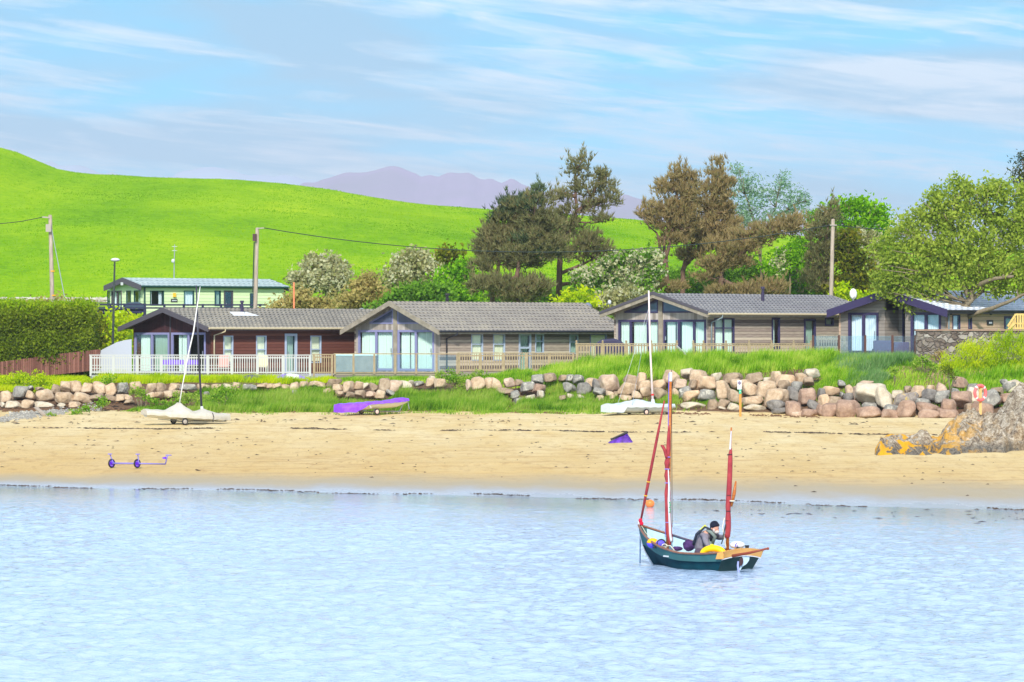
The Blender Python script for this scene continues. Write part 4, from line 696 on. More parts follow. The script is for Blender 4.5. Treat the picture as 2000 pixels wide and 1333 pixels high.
Z3="5,360,50,80,p;220,300,70,50,p;210,335,120,80,t;300,345,120,90,t;90,350,100,50,g;585,370,80,110,i;670,345,150,120,t;775,345,90,100,t;850,350,120,110,t;970,340,100,90,i;1070,340,90,60,b;1250,320,130,110,g;1370,290,120,80,b;1150,380,140,90,g;930,420,180,60,b;1030,450,90,70,g;1260,400,130,90,r;1280,455,70,70,p;1170,495,120,60,p;1070,520,110,60,g;1500,295,90,60,b;1570,295,90,70,g;1650,310,110,90,g;1560,390,120,110,g;1710,395,150,110,d;1790,340,140,80,t;1830,360,90,110,d;1950,345,200,160,i;1670,480,80,40,p;1850,435,110,80,g;1960,450,80,50,t;1490,490,80,50,b;1570,470,70,50,p;1860,490,70,60,t;1980,490,60,50,t;1220,520,60,40,g"
Z4="130,405,180,120,t;170,315,150,90,b;270,310,100,130,o;300,370,140,100,t;440,370,130,110,o;450,450,150,130,b;20,450,60,50,b;120,490,130,50,t;220,460,110,90,t;300,430,100,90,t;560,290,170,130,t;715,255,140,100,p;820,280,170,120,t;640,355,130,100,i;600,440,80,80,t;690,430,130,100,g;770,370,100,110,b;905,345,190,130,o;990,290,130,80,p;1060,415,140,180,t;1150,300,200,100,b;910,465,170,110,g;760,470,180,100,o;770,570,250,80,p;970,555,110,100,b;1070,550,110,90,b;1175,470,140,140,b;1190,350,120,90,t;1175,580,130,70,p;1055,590,80,40,p;1280,350,110,80,t;1360,300,170,100,b;1330,400,150,140,t;1490,400,200,160,t;1490,320,100,60,p;1350,520,210,90,t;1385,590,220,60,p;1590,290,110,120,t;1580,490,250,170,t;1680,330,200,130,o;1660,380,130,120,b;1600,570,200,130,d;1660,480,140,80,d;1780,380,110,100,g;1750,450,120,140,d;1930,250,150,90,p;1830,300,130,110,t;1900,330,110,90,b;1760,600,160,140,r;1880,470,170,140,r;1950,560,130,90,d;1790,640,150,70,i;1900,640,180,80,r;1610,620,160,60,d"
Z5="100,620,200,90,o;30,640,80,100,d;50,710,120,120,o;150,710,150,90,b;285,690,100,110,d;225,650,60,60,g;290,600,80,90,t;110,800,170,120,r;20,800,80,110,r;280,800,250,190,r;370,640,80,140,i;500,650,270,210,p;490,820,240,110,r;490,750,150,50,g;630,680,160,200,p;760,650,120,90,p;690,800,150,100,g;700,840,160,90,r;830,710,260,140,l;900,670,90,90,b;850,790,180,160,r;1070,660,150,120,d;1000,730,150,90,g;1050,780,220,110,r;1070,840,220,90,r;1190,670,150,110,g;1190,590,120,100,i;1250,770,150,150,r;1320,640,90,100,g;1380,700,200,160,r;1250,830,200,80,r;1480,590,120,90,d;1500,660,150,150,p;1650,680,200,150,g;1450,780,100,90,b;1590,790,200,120,r;1720,700,100,80,r;1360,530,150,100,r;960,620,140,110,t;1080,590,90,70,t;1840,570,140,90,g;1800,540,80,80,g;1880,560,170,100,p;460,540,130,50,i;220,540,80,70,g;860,600,80,70,b;1560,600,90,70,t;1720,620,110,80,b;1820,680,120,90,r"
KEY=dict(t='tan',g='grey',b='brown',p='pale',o='orange',i='pink',r='red',d='dark',l='lichen')
rocks=[]
for s,u0,v0,z in ((Z1,0,680,5),(Z2,400,680,5),(Z3,800,680,5),(Z4,1200,680,5),(Z5,1600,640,4.9375)):
    for q in s.split(';'):
        a=q.split(','); x,y,w_,h_=[float(t) for t in a[:4]]; rocks.append((u0+x/z,v0+y/z,w_/z,h_/z,KEY[a[4]]))
LAND=[(40,'the brown paling fence'),(215,'the curved windbreak'),(297,'the brown gable'),(365,'the purple tablecloth'),(445,'the first cream blind'),(492,'the upturned hull'),(566,'the purple white sheet'),(630,'the short slatted bay'),(700,'the hot tub'),(780,'the mint curtains'),(850,'the glass balustrade end'),(930,'the two cream blinds'),(1025,'the grey lodge door'),(1100,'the low pickets end'),(1160,'the plum barbecue'),(1235,'the pinkish dinghy mast'),(1310,'the main mast top'),(1385,'the navy window corner'),(1445,'the orange sign post'),(1515,'the narrow navy window'),(1580,'the sage glass door'),(1640,'the grey picket screen'),(1700,'both white bays'),(1760,'the purple sofa'),(1830,'the stone wall end'),(1915,'the lifebuoy'),(1985,'the new timber gate')]
def near(u): return min(LAND,key=lambda a:abs(a[0]-u))
items=[]
for i,(u,v,w_,h_,c) in enumerate(rocks):
    x=(u-1000)/40; foot=float(np.interp(u,[0,1100,1500,1800,2400],[195,195,191,188,186])); vb=800 if u<1200 else 812; vtp=748 if u<860 or u>1640 else 728
    vbot=v+h_/2; Yr=foot+5.6*min(1,max(-.05,(vb-vbot)/(vb-vtp-h_*.0)))*.9+.35
    p=P(u,v,Yr); sx=w_/2*Yr/F*1.08; szz=h_/2*Yr/F*1.1; sy=max(.35,(sx+szz)*.5*1.15); p.y+=sy*.45
    o=bpy.data.objects.new('boulder',PRO[(i*7)%18]); COL.objects.link(o); o.location=p; o.scale=(sx*(1 if i%2 else -1),sy,szz); o.rotation_euler=(random.uniform(-.12,.12),random.uniform(-.22,.22),random.uniform(-.25,.25))
    if not PRO[(i*7)%18].materials: PRO[(i*7)%18].materials.append(RM['tan'])
    o.material_slots[0].link='OBJECT'; o.material_slots[0].material=RM[c]
    row='top' if v<(768 if u<860 else 757) else ('bottom' if vbot>(790 if u<1300 else 798) else 'middle'); size='big' if w_*h_>620 else ('small' if w_*h_<230 else 'middling'); shp='flat ' if w_>1.9*h_ else ('upright ' if h_>w_*1.15 else ('squarish ' if abs(w_-h_)<.1*w_ else ''))
    items.append((o,u,v,f"{size} {shp}{CN[c]} {row} row boulder below {near(u)[1]}"))
by={}
for it in items: by.setdefault(it[3],[]).append(it)
ORD=['leftmost','second from left','third from left','fourth from left','fifth from left','sixth from left']
for lab,L in by.items():
    L.sort(key=lambda t:t[1])
    for j,(o,u,v,_) in enumerate(L):
        t=lab if len(L)==1 else lab+f', {ORD[j]}'
        tag(o,t.replace('middling ','medium '),'boulder','boulders of the rock armour bank')
# jagged outcrop with lichen at the right of the beach
def outcrop():
    xs=np.arange(13.2,24,.07); ys=np.arange(150,172,.13); Xg,Yg=np.meshgrid(xs,ys); u=1000+Xg*F/Yg
    topv=np.interp(u,[1700,1712,1720,1735,1760,1785,1810,1830,1850,1880,1905,1915,1925,1950,1975,2000,2100,2300],[900,872,853,848,852,848,838,848,828,808,806,818,812,800,770,752,700,640]); yc=np.interp(u,[1710,1800,2000,2200],[154.5,158,161,164]); yf=np.interp(u,[1700,1712,1800,1900,2000,2300],[154.8,153.6,152.2,153.2,155.5,158])
    zt=HC+(650-topv)/F*yc; t=np.clip((Yg-yf)/(yc-yf),0,1); prof=np.where(Yg<yc,t**.62,np.clip(1-(Yg-yc)/7.,-.5,1)**1.)
    rid=lambda a,b,s:1-2*np.abs(vnoise(a,b,s)*1.0)
    yf=yf+vnoise(Xg*1.3,Yg*0+3,9)*1.6+vnoise(Xg*4,Yg*0,7)*.7; t=np.clip((Yg-yf)/(yc-yf),0,1); prof=np.where(Yg<yc,t**.55,np.clip(1-(Yg-yc)/7.,-.5,1)**1.)
    n=(rid(Xg*.9+Yg*.3,Yg*.5,1)-.75)*.9+(rid(Xg*2.3-Yg*.6,Yg*1.1,2)-.75)*.42+(rid(Xg*5.5+Yg,Yg*2.6,3)-.75)*.2+vnoise(Xg*12,Yg*6,4)*.09
    base=gz_arr(Xg,Yg); Z=base-.3+(zt-base+.3)*prof+n*np.clip(t*3,0,1)*np.clip((zt-base)*1.2,.3,1)*.8*(prof>0)
    Z=np.where((u<1709)|(Yg<yf-.2),base-.6,Z)
    m=bpy.data.materials.new('lichened_bedrock'); m.use_nodes=True; q=NT(m.node_tree); b=q.n['Principled BSDF']; b.inputs['Roughness'].default_value=.9
    g=q.new('ShaderNodeNewGeometry').outputs['Position']; a=q.noise(q.mapv(g,(1,.6,1)),3.5,5,.75,.6); c=q.noise(q.mapv(g,(1,.7,1)),11.,4,.8); d=q.noise(q.mapv(g,(.8,.5,.8),loc=(4,1,7)),2.1,4,.65,.5); at=q.new('ShaderNodeAttribute',attribute_name='orange').outputs['Fac']; lo=q.new('ShaderNodeAttribute',attribute_name='low').outputs['Fac']
    col=q.ramp(q.math('ADD',q.math('MULTIPLY',a,.5),q.math('MULTIPLY',c,.5)),[(.36,lin(70,58,48,.8)),(.44,lin(130,112,92,.85)),(.52,lin(184,168,144,.88)),(.61,lin(226,216,200,.88))])
    col=q.mix(q.ramp(q.math('ADD',lo,q.math('MULTIPLY',q.math('SUBTRACT',a,.5),.8)),[(.3,0),(.6,1)]),col,q.mix(q.ramp(c,[(.4,0),(.6,1)]),lin(78,72,64,.8),lin(150,140,124,.85)))
    col=q.mix(q.math('MULTIPLY',q.ramp(d,[(.49,0),(.55,1)]),at),col,lin(236,172,16,.9)); q.put(b.inputs['Base Color'],col)
    q.put(b.inputs['Normal'],q.new('ShaderNodeBump',ins={'Strength':1.,'Distance':.1,'Height':q.math('ADD',a,q.math('MULTIPLY',c,.5))}).outputs[0])
    me=gridmesh('rock_outcrop',Xg,Yg,Z); v=HC-(Z-HC)*0; vv=650+(HC-Z)*F/Yg
    at=me.attributes.new('orange','FLOAT','POINT'); at.data.foreach_set('value',(np.clip((1960-u)/160,.08,1)*np.clip((vv-800)/25,.0,1)).ravel().astype('f'))
    at=me.attributes.new('low','FLOAT','POINT'); at.data.foreach_set('value',np.clip(.95-(Z-base)/.6,0,1).ravel().astype('f'))
    tag(link('rock_outcrop',me,m,smooth=False),'jagged white and orange lichened bedrock spur running into the sand','rock outcrop')
outcrop()
# ---------------------------------------------------------------- walls, hedge, fence on the left
def stonewall(name,label,u0,u1,Y,vt,vb,sc,depth=.5,cope=True,cols=None):
    x0,x1=(u0-1000)/F*Y,(u1-1000)/F*Y; z1=HC+(650-vt)/F*Y; z0=HC+(650-vb)/F*Y; xs=np.arange(x0,x1,.06); zs=np.arange(z0,z1,.06); Xg,Zg=np.meshgrid(xs,zs)
    m=bpy.data.materials.new(name+'_stone'); m.use_nodes=True; q=NT(m.node_tree); b=q.n['Principled BSDF']; b.inputs['Roughness'].default_value=.9; g=q.new('ShaderNodeNewGeometry').outputs['Position']
    vo=q.new('ShaderNodeTexVoronoi',feature='F1'); gd=q.new('ShaderNodeVectorMath',operation='ADD',ins={0:g}); nz=q.new('ShaderNodeTexNoise',ins={'Vector':g,'Scale':2.5}); sv=q.new('ShaderNodeVectorMath',operation='SCALE',ins={0:nz.outputs['Color'],3:.45}); q.put(gd.inputs[1],sv.outputs[0]); g2=gd.outputs[0]; q.put(vo.inputs['Vector'],q.mapv(g2,(sc,sc*.3,sc*1.5))); q.put(vo.inputs['Scale'],1.); ve=q.new('ShaderNodeTexVoronoi',feature='DISTANCE_TO_EDGE'); q.put(ve.inputs['Vector'],q.mapv(g2,(sc,sc*.3,sc*1.5))); q.put(ve.inputs['Scale'],1.)
    sp=q.new('ShaderNodeSeparateColor'); q.put(sp.inputs[0],vo.outputs['Color']); cols=cols or [lin(86,70,68,.8),lin(120,112,112,.8),lin(150,144,138,.8),lin(210,206,196,.85)]
    c=q.ramp(sp.outputs[0],[(.1+.8*i/(len(cols)-1),x) for i,x in enumerate(cols)]); c=q.mix(q.ramp(q.noise(g,7.,4,.7),[(.4,0),(.7,.4)]),c,lin(180,160,130,.7)); c=q.mix(q.ramp(ve.outputs['Distance'],[(.0,.55),(.06,0)]),c,lin(104,92,82,.7)); q.put(b.inputs['Base Color'],c)
    q.put(b.inputs['Normal'],q.new('ShaderNodeBump',ins={'Strength':1.,'Distance':.06,'Height':q.ramp(ve.outputs['Distance'],[(0,0),(.15,1)])}).outputs[0])
    root=empty(name,((x0+x1)/2,Y,z0),label,'wall'); g=MB(); g.box((x0,Y,z0),(x1,Y+depth,z1)); o=g.build('wall_face',m,root)
    if cope: g=MB(); g.box((x0-.06,Y-.07,z1+.002),(x1,Y+depth+.05,z1+.09)); g.build('coping',mat('coping_stone',lin(150,120,104,.8),.9,var=lin(176,150,128,.8),vs=3,bump=.5),root)
    return root
stonewall('stone_wall','mortared rubble stone wall with a flat coping below the big tree',1790,2060,200,647,722,3.4,cols=[lin(98,86,80,.8),lin(124,114,108,.8),lin(146,138,130,.8),lin(176,170,160,.85)]); stonewall('boundary_wall','low whitish dry stone wall along the foot of the bright green hill',-60,211,284,586,600,3.,cope=False,cols=[lin(150,140,120),lin(200,196,180),lin(236,234,224)])
g=MB()
for i in range(150):
    u=-60+271*i/150; c=P(u+random.uniform(-.6,.6),585.5,284.2); g.ball((c.x,c.y,c.z),(random.uniform(.1,.2),.2,random.uniform(.1,.2)),7,5)
o=g.build('cope_stones',mat('pale_cope_stone',lin(226,222,210,.8),.9,var=lin(160,150,130,.8),vs=1.5),bpy.data.objects['boundary_wall'],smooth=True)
r=empty('cottage',P(22,604,275),'low cottage roof with a small white gabled dormer beyond the hedge','cottage')
g=MB(); Y=275; p=lambda u,v,y=Y:P(u,v,y); g.prism([p(-60,612),p(30,612),p(30,600),p(24,592),p(-60,592)],(0,5,0)); g.build('roof',M['roof_a'],r); g=MB(); g.prism([p(24,612,274.8),p(48,612,274.8),p(48,604,274.8),p(37,595,274.8),p(24,604,274.8)],(0,.15,0)); g.build('gable_wall',M['white'],r)
g=MB(); g.beam(p(21,606,274.7),p(37,590,274.7),.35,.12); g.beam(p(37,590,274.7),p(52,606,274.7),.35,.12); g.build('gable_roof',M['fascia_dark'],r)
# hedge
def hedge():
    Y=209; x0,x1=(-40-1000)/F*Y,(174-1000)/F*Y; z1=HC+(650-606)/F*Y; r=empty('hedge',((x0+x1)/2,Y,gz((x0+x1)/2,Y)),'big clipped conifer hedge with a yellow green top above the brown palings','hedge'); n=5200
    def surf(n,top):
        x=RNG.uniform(x0,x1,n); f=RNG.uniform(0,1,n); zb=HC+(650-np.interp(x*F/Y+1000,[-40,60,110,175],[742,722,712,708]))/F*Y
        if top: y=Y-1.3+RNG.uniform(0,3.2,n); z=z1+RNG.normal(size=n)*.1-np.maximum(0,(f>.85)*.2)
        else: z=zb+(z1-zb)*f; y=Y-1.3-.35*np.sin(f*math.pi)+RNG.uniform(0,.5,n)
        k=vnoise(x*.9,z*1.5,3); y=y-k*.7; z=z+vnoise(x*.7,y*.5,8)*.35*(1 if top else 0); return np.stack([x,y,z],1)
    def put(name,C,m,per,sg,size):
        n=len(C); pts=np.repeat(C,per,0)+RNG.normal(size=(n*per,3))*sg; link(name,npmesh(name,leafquads(pts,size,.45),4),m,r)
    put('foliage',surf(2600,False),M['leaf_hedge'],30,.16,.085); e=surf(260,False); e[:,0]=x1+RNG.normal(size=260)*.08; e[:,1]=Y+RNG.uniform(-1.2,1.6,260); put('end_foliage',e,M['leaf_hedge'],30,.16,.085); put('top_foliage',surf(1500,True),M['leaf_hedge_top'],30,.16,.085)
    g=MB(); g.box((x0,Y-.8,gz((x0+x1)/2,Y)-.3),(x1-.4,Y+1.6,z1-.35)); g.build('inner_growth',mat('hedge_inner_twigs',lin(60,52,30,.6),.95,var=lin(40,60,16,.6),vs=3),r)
    g=MB(); [g.tube([((u-1000)/F*Y,Y-.9,HC+(650-745)/F*Y),((u-1000)/F*Y+.1,Y-.5,HC+(650-690)/F*Y)],[.07,.05],6) for u in range(-20,170,24)]; g.build('stem',M['bark'],r)
hedge()
g=MB(); Y=207.2
for i in range(105):
    u=-40+i*2.25; vt=float(np.interp(u,[-40,40,100,190],[712,702,693,683])); vb=float(np.interp(u,[-40,0,60,120,195],[748,741,733,727,719])); a=P(u,vb,Y); b=P(u,vt,Y); g.box((a.x,Y-.02+.012*(i%2),a.z-.1),(a.x+.052,Y+.005+.012*(i%2),b.z))
o=g.build('paling_fence',M['fence_brown']); tag(o,'red brown close paling fence under the clipped hedge','fence')
g=MB(); Y=199.5; gx=[P(u,0,Y).x for u in (1966,1981,1990,2012)]
r=empty('garden_gate',P(1985,650,201.5),'new yellow timber slatted gate and panel beyond the stone wall','gate'); Y=203
g=MB(); [g.box((P(u,0,Y).x,Y,HC+(650-648)/F*Y),(P(u,0,Y).x+.09,Y+.02,HC+(650-613)/F*Y)) for u in range(1986,2020,5)]; [g.box((P(1984,0,Y).x,Y+.022,HC+(650-v)/F*Y),(P(2020,0,Y).x,Y+.06,HC+(650-v)/F*Y+.08)) for v in (616,634,643)]; g.build('panel',M['timber_new'],r)
g=MB(); [g.box((P(1969+4*i,0,Y).x,Y,HC+(650-648)/F*Y),(P(1969+4*i,0,Y).x+.08,Y+.02,HC+(650-(636-5.5*i))/F*Y)) for i in range(4)]; g.build('slats',M['timber_new'],r); g=MB(); g.beam(P(1968,638,Y-.03),P(1984,614,Y-.03),.04,.1); g.beam(P(1968,645,Y-.035),P(1984,630,Y-.035),.04,.1); g.build('brace',M['timber_new'],r)
# ---------------------------------------------------------------- poles, lamp, wires
def wire(name,a,b,sag,label,r=.02,cat='overhead wire',n=24,m='cable'):
    g=MB(); a=Vector(a); b=Vector(b); g.tube([a.lerp(b,i/n)-Vector((0,0,4*sag*(i/n)*(1-i/n))) for i in range(n+1)],r,5); return tag(g.build(name,M[m]),label,cat)
def pole(ub,ut,vt,Y,label,r=.115,extras=None,grp='utility poles'):
    t=P(ut,vt,Y); x=(ub-1000)/F*Y; z0=gz(x,Y)-.3; root=empty('utility_pole',(x,Y,z0),label,'utility pole',grp); g=MB(); g.tube([(x,Y,z0),((x+t.x)/2,Y,(z0+t.z)/2),(t.x,Y,t.z-.05),(t.x,Y,t.z)],[r*1.15,r,r*.85,r*.6],10); g.build('shaft',M['pole'],root,smooth=True)
    for nm,mm,fn in (extras or []): g=MB(); fn(g,t,Y); g.build(nm,M[mm],root)
    return t
M['grey_box']=mat('grey_box',lin(170,160,150),.6); M['orange_band']=mat('orange_band',lin(240,170,40),.6)
def band(v,u): return lambda g,t,Y:g.tube([P(u,v+1.2,Y),P(u,v-1.2,Y)],.135,10)
t1=pole(106,98,420,215,'utility pole with a grey box and two orange bands behind the hedge',extras=[('junction_box','grey_box',lambda g,t,Y:g.box((t.x-.2,Y-.3,t.z-.9),(t.x+.08,Y-.16,t.z-.5))),('insulator_arm','grey_box',lambda g,t,Y:g.beam(t+Vector((0,-.1,-.15)),t+Vector((-.4,-.1,-.12)),.07)),('marker_band','orange_band',band(530,102.5)),('marker_band','orange_band',band(577.5,104.4))])
t2=pole(495,502.5,445,226,'utility pole rising behind the brown lodge, wire leaving its top',.12,[('insulator_arm','grey_box',lambda g,t,Y:g.beam(t+Vector((0,-.1,-.05)),t+Vector((.38,-.1,-.02)),.06)),('junction_box','fascia_brown',lambda g,t,Y:g.box((t.x-.24,Y-.26,t.z-.75),(t.x-.02,Y-.14,t.z-.35))),('cable_guard','cable',lambda g,t,Y:g.tube([t+Vector((-.16,-.17,-.8)),t+Vector((-.24,-.17,-3.6))],.035,6))])
t3=pole(1620,1627,428,229,'pale utility pole rising behind the end of the blue grey roof',.12,[('insulator','grey_box',lambda g,t,Y:g.beam(t+Vector((-.18,-.12,-.35)),t+Vector((.2,-.12,-.35)),.06))])
wire('overhead_wire',t2+Vector((.38,-.1,-.02)),t3+Vector((-.18,-.12,-.35)),1.42,'long sagging cable between the two poles in front of the pines',.024)
wire('overhead_wire',t3+Vector((.2,-.12,-.35)),P(1760,447,232),.1,'short cable running from the pale pole into the big tree crown',.025)
wire('overhead_wire',t1+Vector((-.4,-.1,-.12)),P(-60,437,216),.15,'cable leaving the banded pole above the hedge',.02); wire('stay_wire',t1+Vector((0,0,-.35)),(P(156,0,214).x,214,gz(P(156,0,214).x,214)),0,'pale stay wire slanting down from the banded pole',.022,'stay wire',2,'steel')
r=empty('street_lamp',P(220,690,216),'black street lamp post with a white oval head behind the windbreak','street lamp'); r.location.z=gz(r.location.x,216); g=MB(); a=P(220,690,216); g.tube([(a.x,216,r.location.z-.2),P(220.5,668,216),P(224,512,216)],[.075,.07,.045],8); g.build('post',M['cable'],r,smooth=True); g=MB(); c=P(225,508,216); g.ball(c,(.24,.2,.1),14,8); g.build('lamp_head',M['white'],r,smooth=True)
r=empty('aerial_mast',P(340,560,274),'thin steel aerial mast behind the green caravan roof','aerial'); r.location.z=gz(P(340,0,279).x,279); g=MB(); g.tube([(P(339,0,279).x,279,r.location.z),P(341,478,279)],[.055,.03],6); g.build('mast',M['steel'],r); g=MB(); [g.beam(P(336,v,278.9),P(346,v,278.9),.03) for v in (482,490)]; g.ball(P(338,510,278.8),(.12,.1,.14),8,6); g.build('antenna',M['white'],r)
g=MB(); x=P(574.5,0,222).x; g.tube([(x,222,gz(x,222)),P(574,552,222)],[.055,.05],8); tag(g.build('orange_post',M['orange_pole']),'slim orange post standing behind the brown lodge roof','post')
def dish(parent,u,v,ru,rv,Y,m,pu=0):
    g=MB(); c=P(u,v,Y); a=ru/F*Y; b=rv/F*Y; rings=[[c+Vector((a*t*math.cos(q),-.12*(1-t*t)+.0,b*t*math.sin(q))) for q in [2*math.pi*i/18 for i in range(18)]] for t in (.05,.4,.75,1)]; g.loft(rings,cap=False); g.add([rings[0][i] for i in range(18)],[tuple(range(18))]); o=g.build('satellite_dish',m,parent,smooth=True); s_=o.modifiers.new('s','SOLIDIFY'); s_.thickness=.03
    g=MB(); g.tube([c+Vector((0,.02,0)),c+Vector((0,.15,-b*.8)),c+Vector((0,.2,-b*2.0))],.03,6); g.tube([c+Vector((0,-.0,-b*.9)),c+Vector((a*.3,-.4,-b*.5))],.018,5); g.build('dish_arm',M['steel'],o)
dish(A.r,706,609,7,6,222.6,mat('grey_dish',lin(150,166,168),.5)); dish(B.r,1148,600,7.5,8,224,mat('slate_dish',lin(116,120,140),.5)); dish(D.r,1666.5,574.5,6.5,10,211.5,mat('cream_dish',lin(236,238,222),.5)); dish(B.r,1190.5,591,2.8,4,219,M['white'])
# lifebuoy and sign
Yb=181.; c=P(1915,0,Yb); r=empty('lifebuoy_stand',(c.x,Yb,gz(c.x,Yb)),'wooden post with a red and white lifebuoy at the foot of the bank','lifebuoy stand'); g=MB(); g.box((c.x-.06,Yb,gz(c.x,Yb)-.2),(c.x+.06,Yb+.1,HC+(650-753)/F*Yb)); g.build('post',M['orange_pole'] if 0 else mat('honey_timber',lin(214,170,110),.8),r)
g=MB(); ce=P(1914.5,767.5,Yb-.08); g.torus(ce,(.55,-1,0),.29,.07,28,10,ex=1.12); lb=g.build('lifebuoy',mat('coral_red',lin(240,110,112),.5),r,smooth=True)
for t in range(4): g=MB(); g.torus(ce,(.55,-1,0),.29,.073,5,10,t0=math.pi/4+t*math.pi/2-.13,t1=math.pi/4+t*math.pi/2+.13,ex=1.12); g.build('white_band',M['white'],lb,smooth=True)
Ys=189.5; c=P(1446,0,Ys); r=empty('safety_sign',(c.x,Ys,gz(c.x,Ys)),'white and green notice on an orange timber post before the boulders','sign'); g=MB(); g.box((c.x-.05,Ys,gz(c.x,Ys)-.2),(c.x+.05,Ys+.08,HC+(650-762)/F*Ys)); g.build('post',mat('orange_timber',lin(206,146,74),.8),r)
g=MB(); a,b=P(1440,761,Ys),P(1448.5,743,Ys); g.box((a.x,Ys-.03,a.z),(b.x,Ys-.002,b.z)); pl=g.build('notice',M['white'],r); g=MB(); a,b=P(1443.2,769.5,Ys),P(1447.8,761.3,Ys); g.box((a.x,Ys-.03,a.z),(b.x,Ys-.002,b.z)); pg=g.build('notice',mat('teal_green_plate',lin(70,186,150),.5),r)
g=MB(); q=P(1444.3,748.5,Ys-.036); g.torus(q,(0,1,0),.062,.013,14,6); g.beam(q+Vector((-.045,0,.045)),q+Vector((.045,0,-.045)),.012); g.box((q.x-.018,Ys-.038,q.z-.04),(q.x+.018,Ys-.03,q.z+.035)); g.build('symbol',mat('sign_ink',lin(90,60,120),.6),pl)
g=MB(); [g.box((P(1441.4,0,Ys).x,Ys-.034,P(0,v,Ys).z),(P(1441.4+l,0,Ys).x,Ys-.03,P(0,v,Ys).z+.014)) for v,l in ((754.5,5.6),(756.5,5.2),(758.5,4))]; g.build('lettering',M['grey_box'],pl); g=MB(); q=P(1445.5,765.3,Ys-.034); g.beam(q+Vector((-.03,0,0)),q+Vector((.03,0,0)),.02); g.build('symbol',M['white'],pg)
# ---------------------------------------------------------------- dinghies on the sand
def wheel(root,c,ax,R_,tm,rm,w=.06):
    g=MB(); g.torus(c,ax,R_*.78,R_*.22,20,8); o=g.build('wheel',tm,root,smooth=True); ax=Vector(ax).normalized(); c=Vector(c); g=MB(); g.tube([c-ax*w*.6,c-ax*w*.3,c+ax*w*.3,c+ax*w*.6],[R_*.3,R_*.62,R_*.62,R_*.3],16); g.build('rim',rm,o); return o
def dinghy(label,u0,u1,Y,vk,kind,cm,hm,wl,wr,rimm,tilt=0.,L=4.0,hs=1.,wR=.2):
    """u0,u1: photo columns of the two ends; vk: row of the gunwale at mid-length"""
    px=(u1-u0)/F*Y; sa=min(.97,px/L); ca=math.sqrt(1-sa*sa); mid=P((u0+u1)/2,vk,Y); gzm=gz(mid.x,Y); root=empty('dinghy',(mid.x,Y,gzm),label,'dinghy','dinghies on launching trolleys')
    ax=Vector((sa,ca,0)); bx=Vector((ca,-sa,0)); zg=mid.z
    def pt(s,w,z): p=mid+ax*s+bx*w; p.z=zg+z+tilt*s; return p
    bw=[(-.5,.30),(-.42,.46),(-.25,.62),(-.05,.68),(.15,.64),(.32,.46),(.43,.24),(.5,.04)]
    B_=lambda t:float(np.interp(t,[b[0] for b in bw],[b[1] for b in bw])) if kind!=1 else float(np.interp(-t,[b[0] for b in bw],[b[1] for b in bw]))
    D_=lambda t:float(np.interp(t,[-.5,-.2,.3,.5],[.3,.36,.34,.12]))*hs
    N=21; ts=[-.5+i/(N-1) for i in range(N)]; g=MB(); prof=[(1,.0),(.97,-.35),(.8,-.75),(.45,-.96),(0,-1.05),(-.45,-.96),(-.8,-.75),(-.97,-.35),(-1,.0)]
    g.loft([[pt(t*L,B_(t)*a,D_(t)*b) for a,b in prof] for t in ts],closed=False); [g.add([pt(ts[i]*L,B_(ts[i])*a,D_(ts[i])*b) for a,b in prof],[tuple(range(9))]) for i in (0,-1)]; g.build('hull',hm,root,smooth=True)
    def cover(top,drop,m,t0=-.52,t1=.52,name='cover'):
        g=MB(); n=27; rings=[]
        for i in range(n):
            t=t0+(t1-t0)*i/(n-1); b=B_(max(-.5,min(.5,t)))*1.04+.02; h=top(t); d=drop(t); rings.append([pt(t*L,b*a,(h*e if e>0 else d*e)+.012*math.sin(i*1.9+a*5)) for a,e in ((1.02,-1.),(1.03,-.5),(1.0,0.0),(.72,.35),(.38,.8),(0,1.),(-.38,.8),(-.72,.35),(-1,.0),(-1.03,-.5),(-1.02,-1.))])
        g.loft(rings,closed=False); [g.add(rings[k],[tuple(range(11))]) for k in (0,-1)]; o=g.build(name,m,root,smooth=True); return o
    # trolley
    tr=MB(); dz=-(zg-gzm); a0=pt(wl,0,0); 
    hw=.62; wz=gzm+wR; wc=[mid+ax*wl+bx*hw,mid+ax*wl-bx*hw]
    for q in wc: q.z=gz(q.x,q.y)+wR
    tr.tube(wc,.03,8); e1=pt(-.35*L,0,-D_(-.35)-.05); e2=mid+ax*(wr)+Vector((0,0,0)); e2.z=gz(e2.x,e2.y)+.1; c0=(wc[0]+wc[1])/2; tr.tube([c0,e2],.028,8); tr.tube([c0,e1],.022,6)
    for s_ in (-1,1): p=pt(wl,.42*s_,-D_(.1)*.62); q=c0+bx*.42*s_; tr.tube([q,p],.03,6); tr.tube([p-ax*.2,p+ax*.2],.035,6)
    tr.tube([e2,pt(.44*L,0,-D_(.44))],.022,6); tr.build('trolley',M['steel'],root)
    for q in wc: wheel(root,q,bx,wR,M['black'],rimm)
    return root,pt,cover,mid,ax,bx
cream=mat('cream_grp',lin(236,228,206),.35); greyw=mat('pale_blue_grey_grp',lin(196,208,222),.35); canvas=mat('off_white_canvas',lin(204,198,184),.8,bump=.9,bs=3.,var=lin(188,180,166)); canvas2=mat('cool_white_canvas',lin(206,214,214),.8,bump=.9,bs=3.,var=lin(190,200,202)); purple=mat('purple_boat_cover',lin(128,50,220),.5,bump=.9,bs=3.,var=lin(150,90,232)); M['pinkrim']=mat('buff_rim',lin(220,190,176),.6)
M['maroon']=mat('maroon_hub',lin(130,20,44),.5); M['mast_black']=mat('black_carbon_mast',lin(58,58,72),.4); M['mast_white']=mat('pinkish_white_mast',lin(232,214,214),.4); M['pale_mast']=mat('pale_alloy_mast',lin(222,222,222),.4)
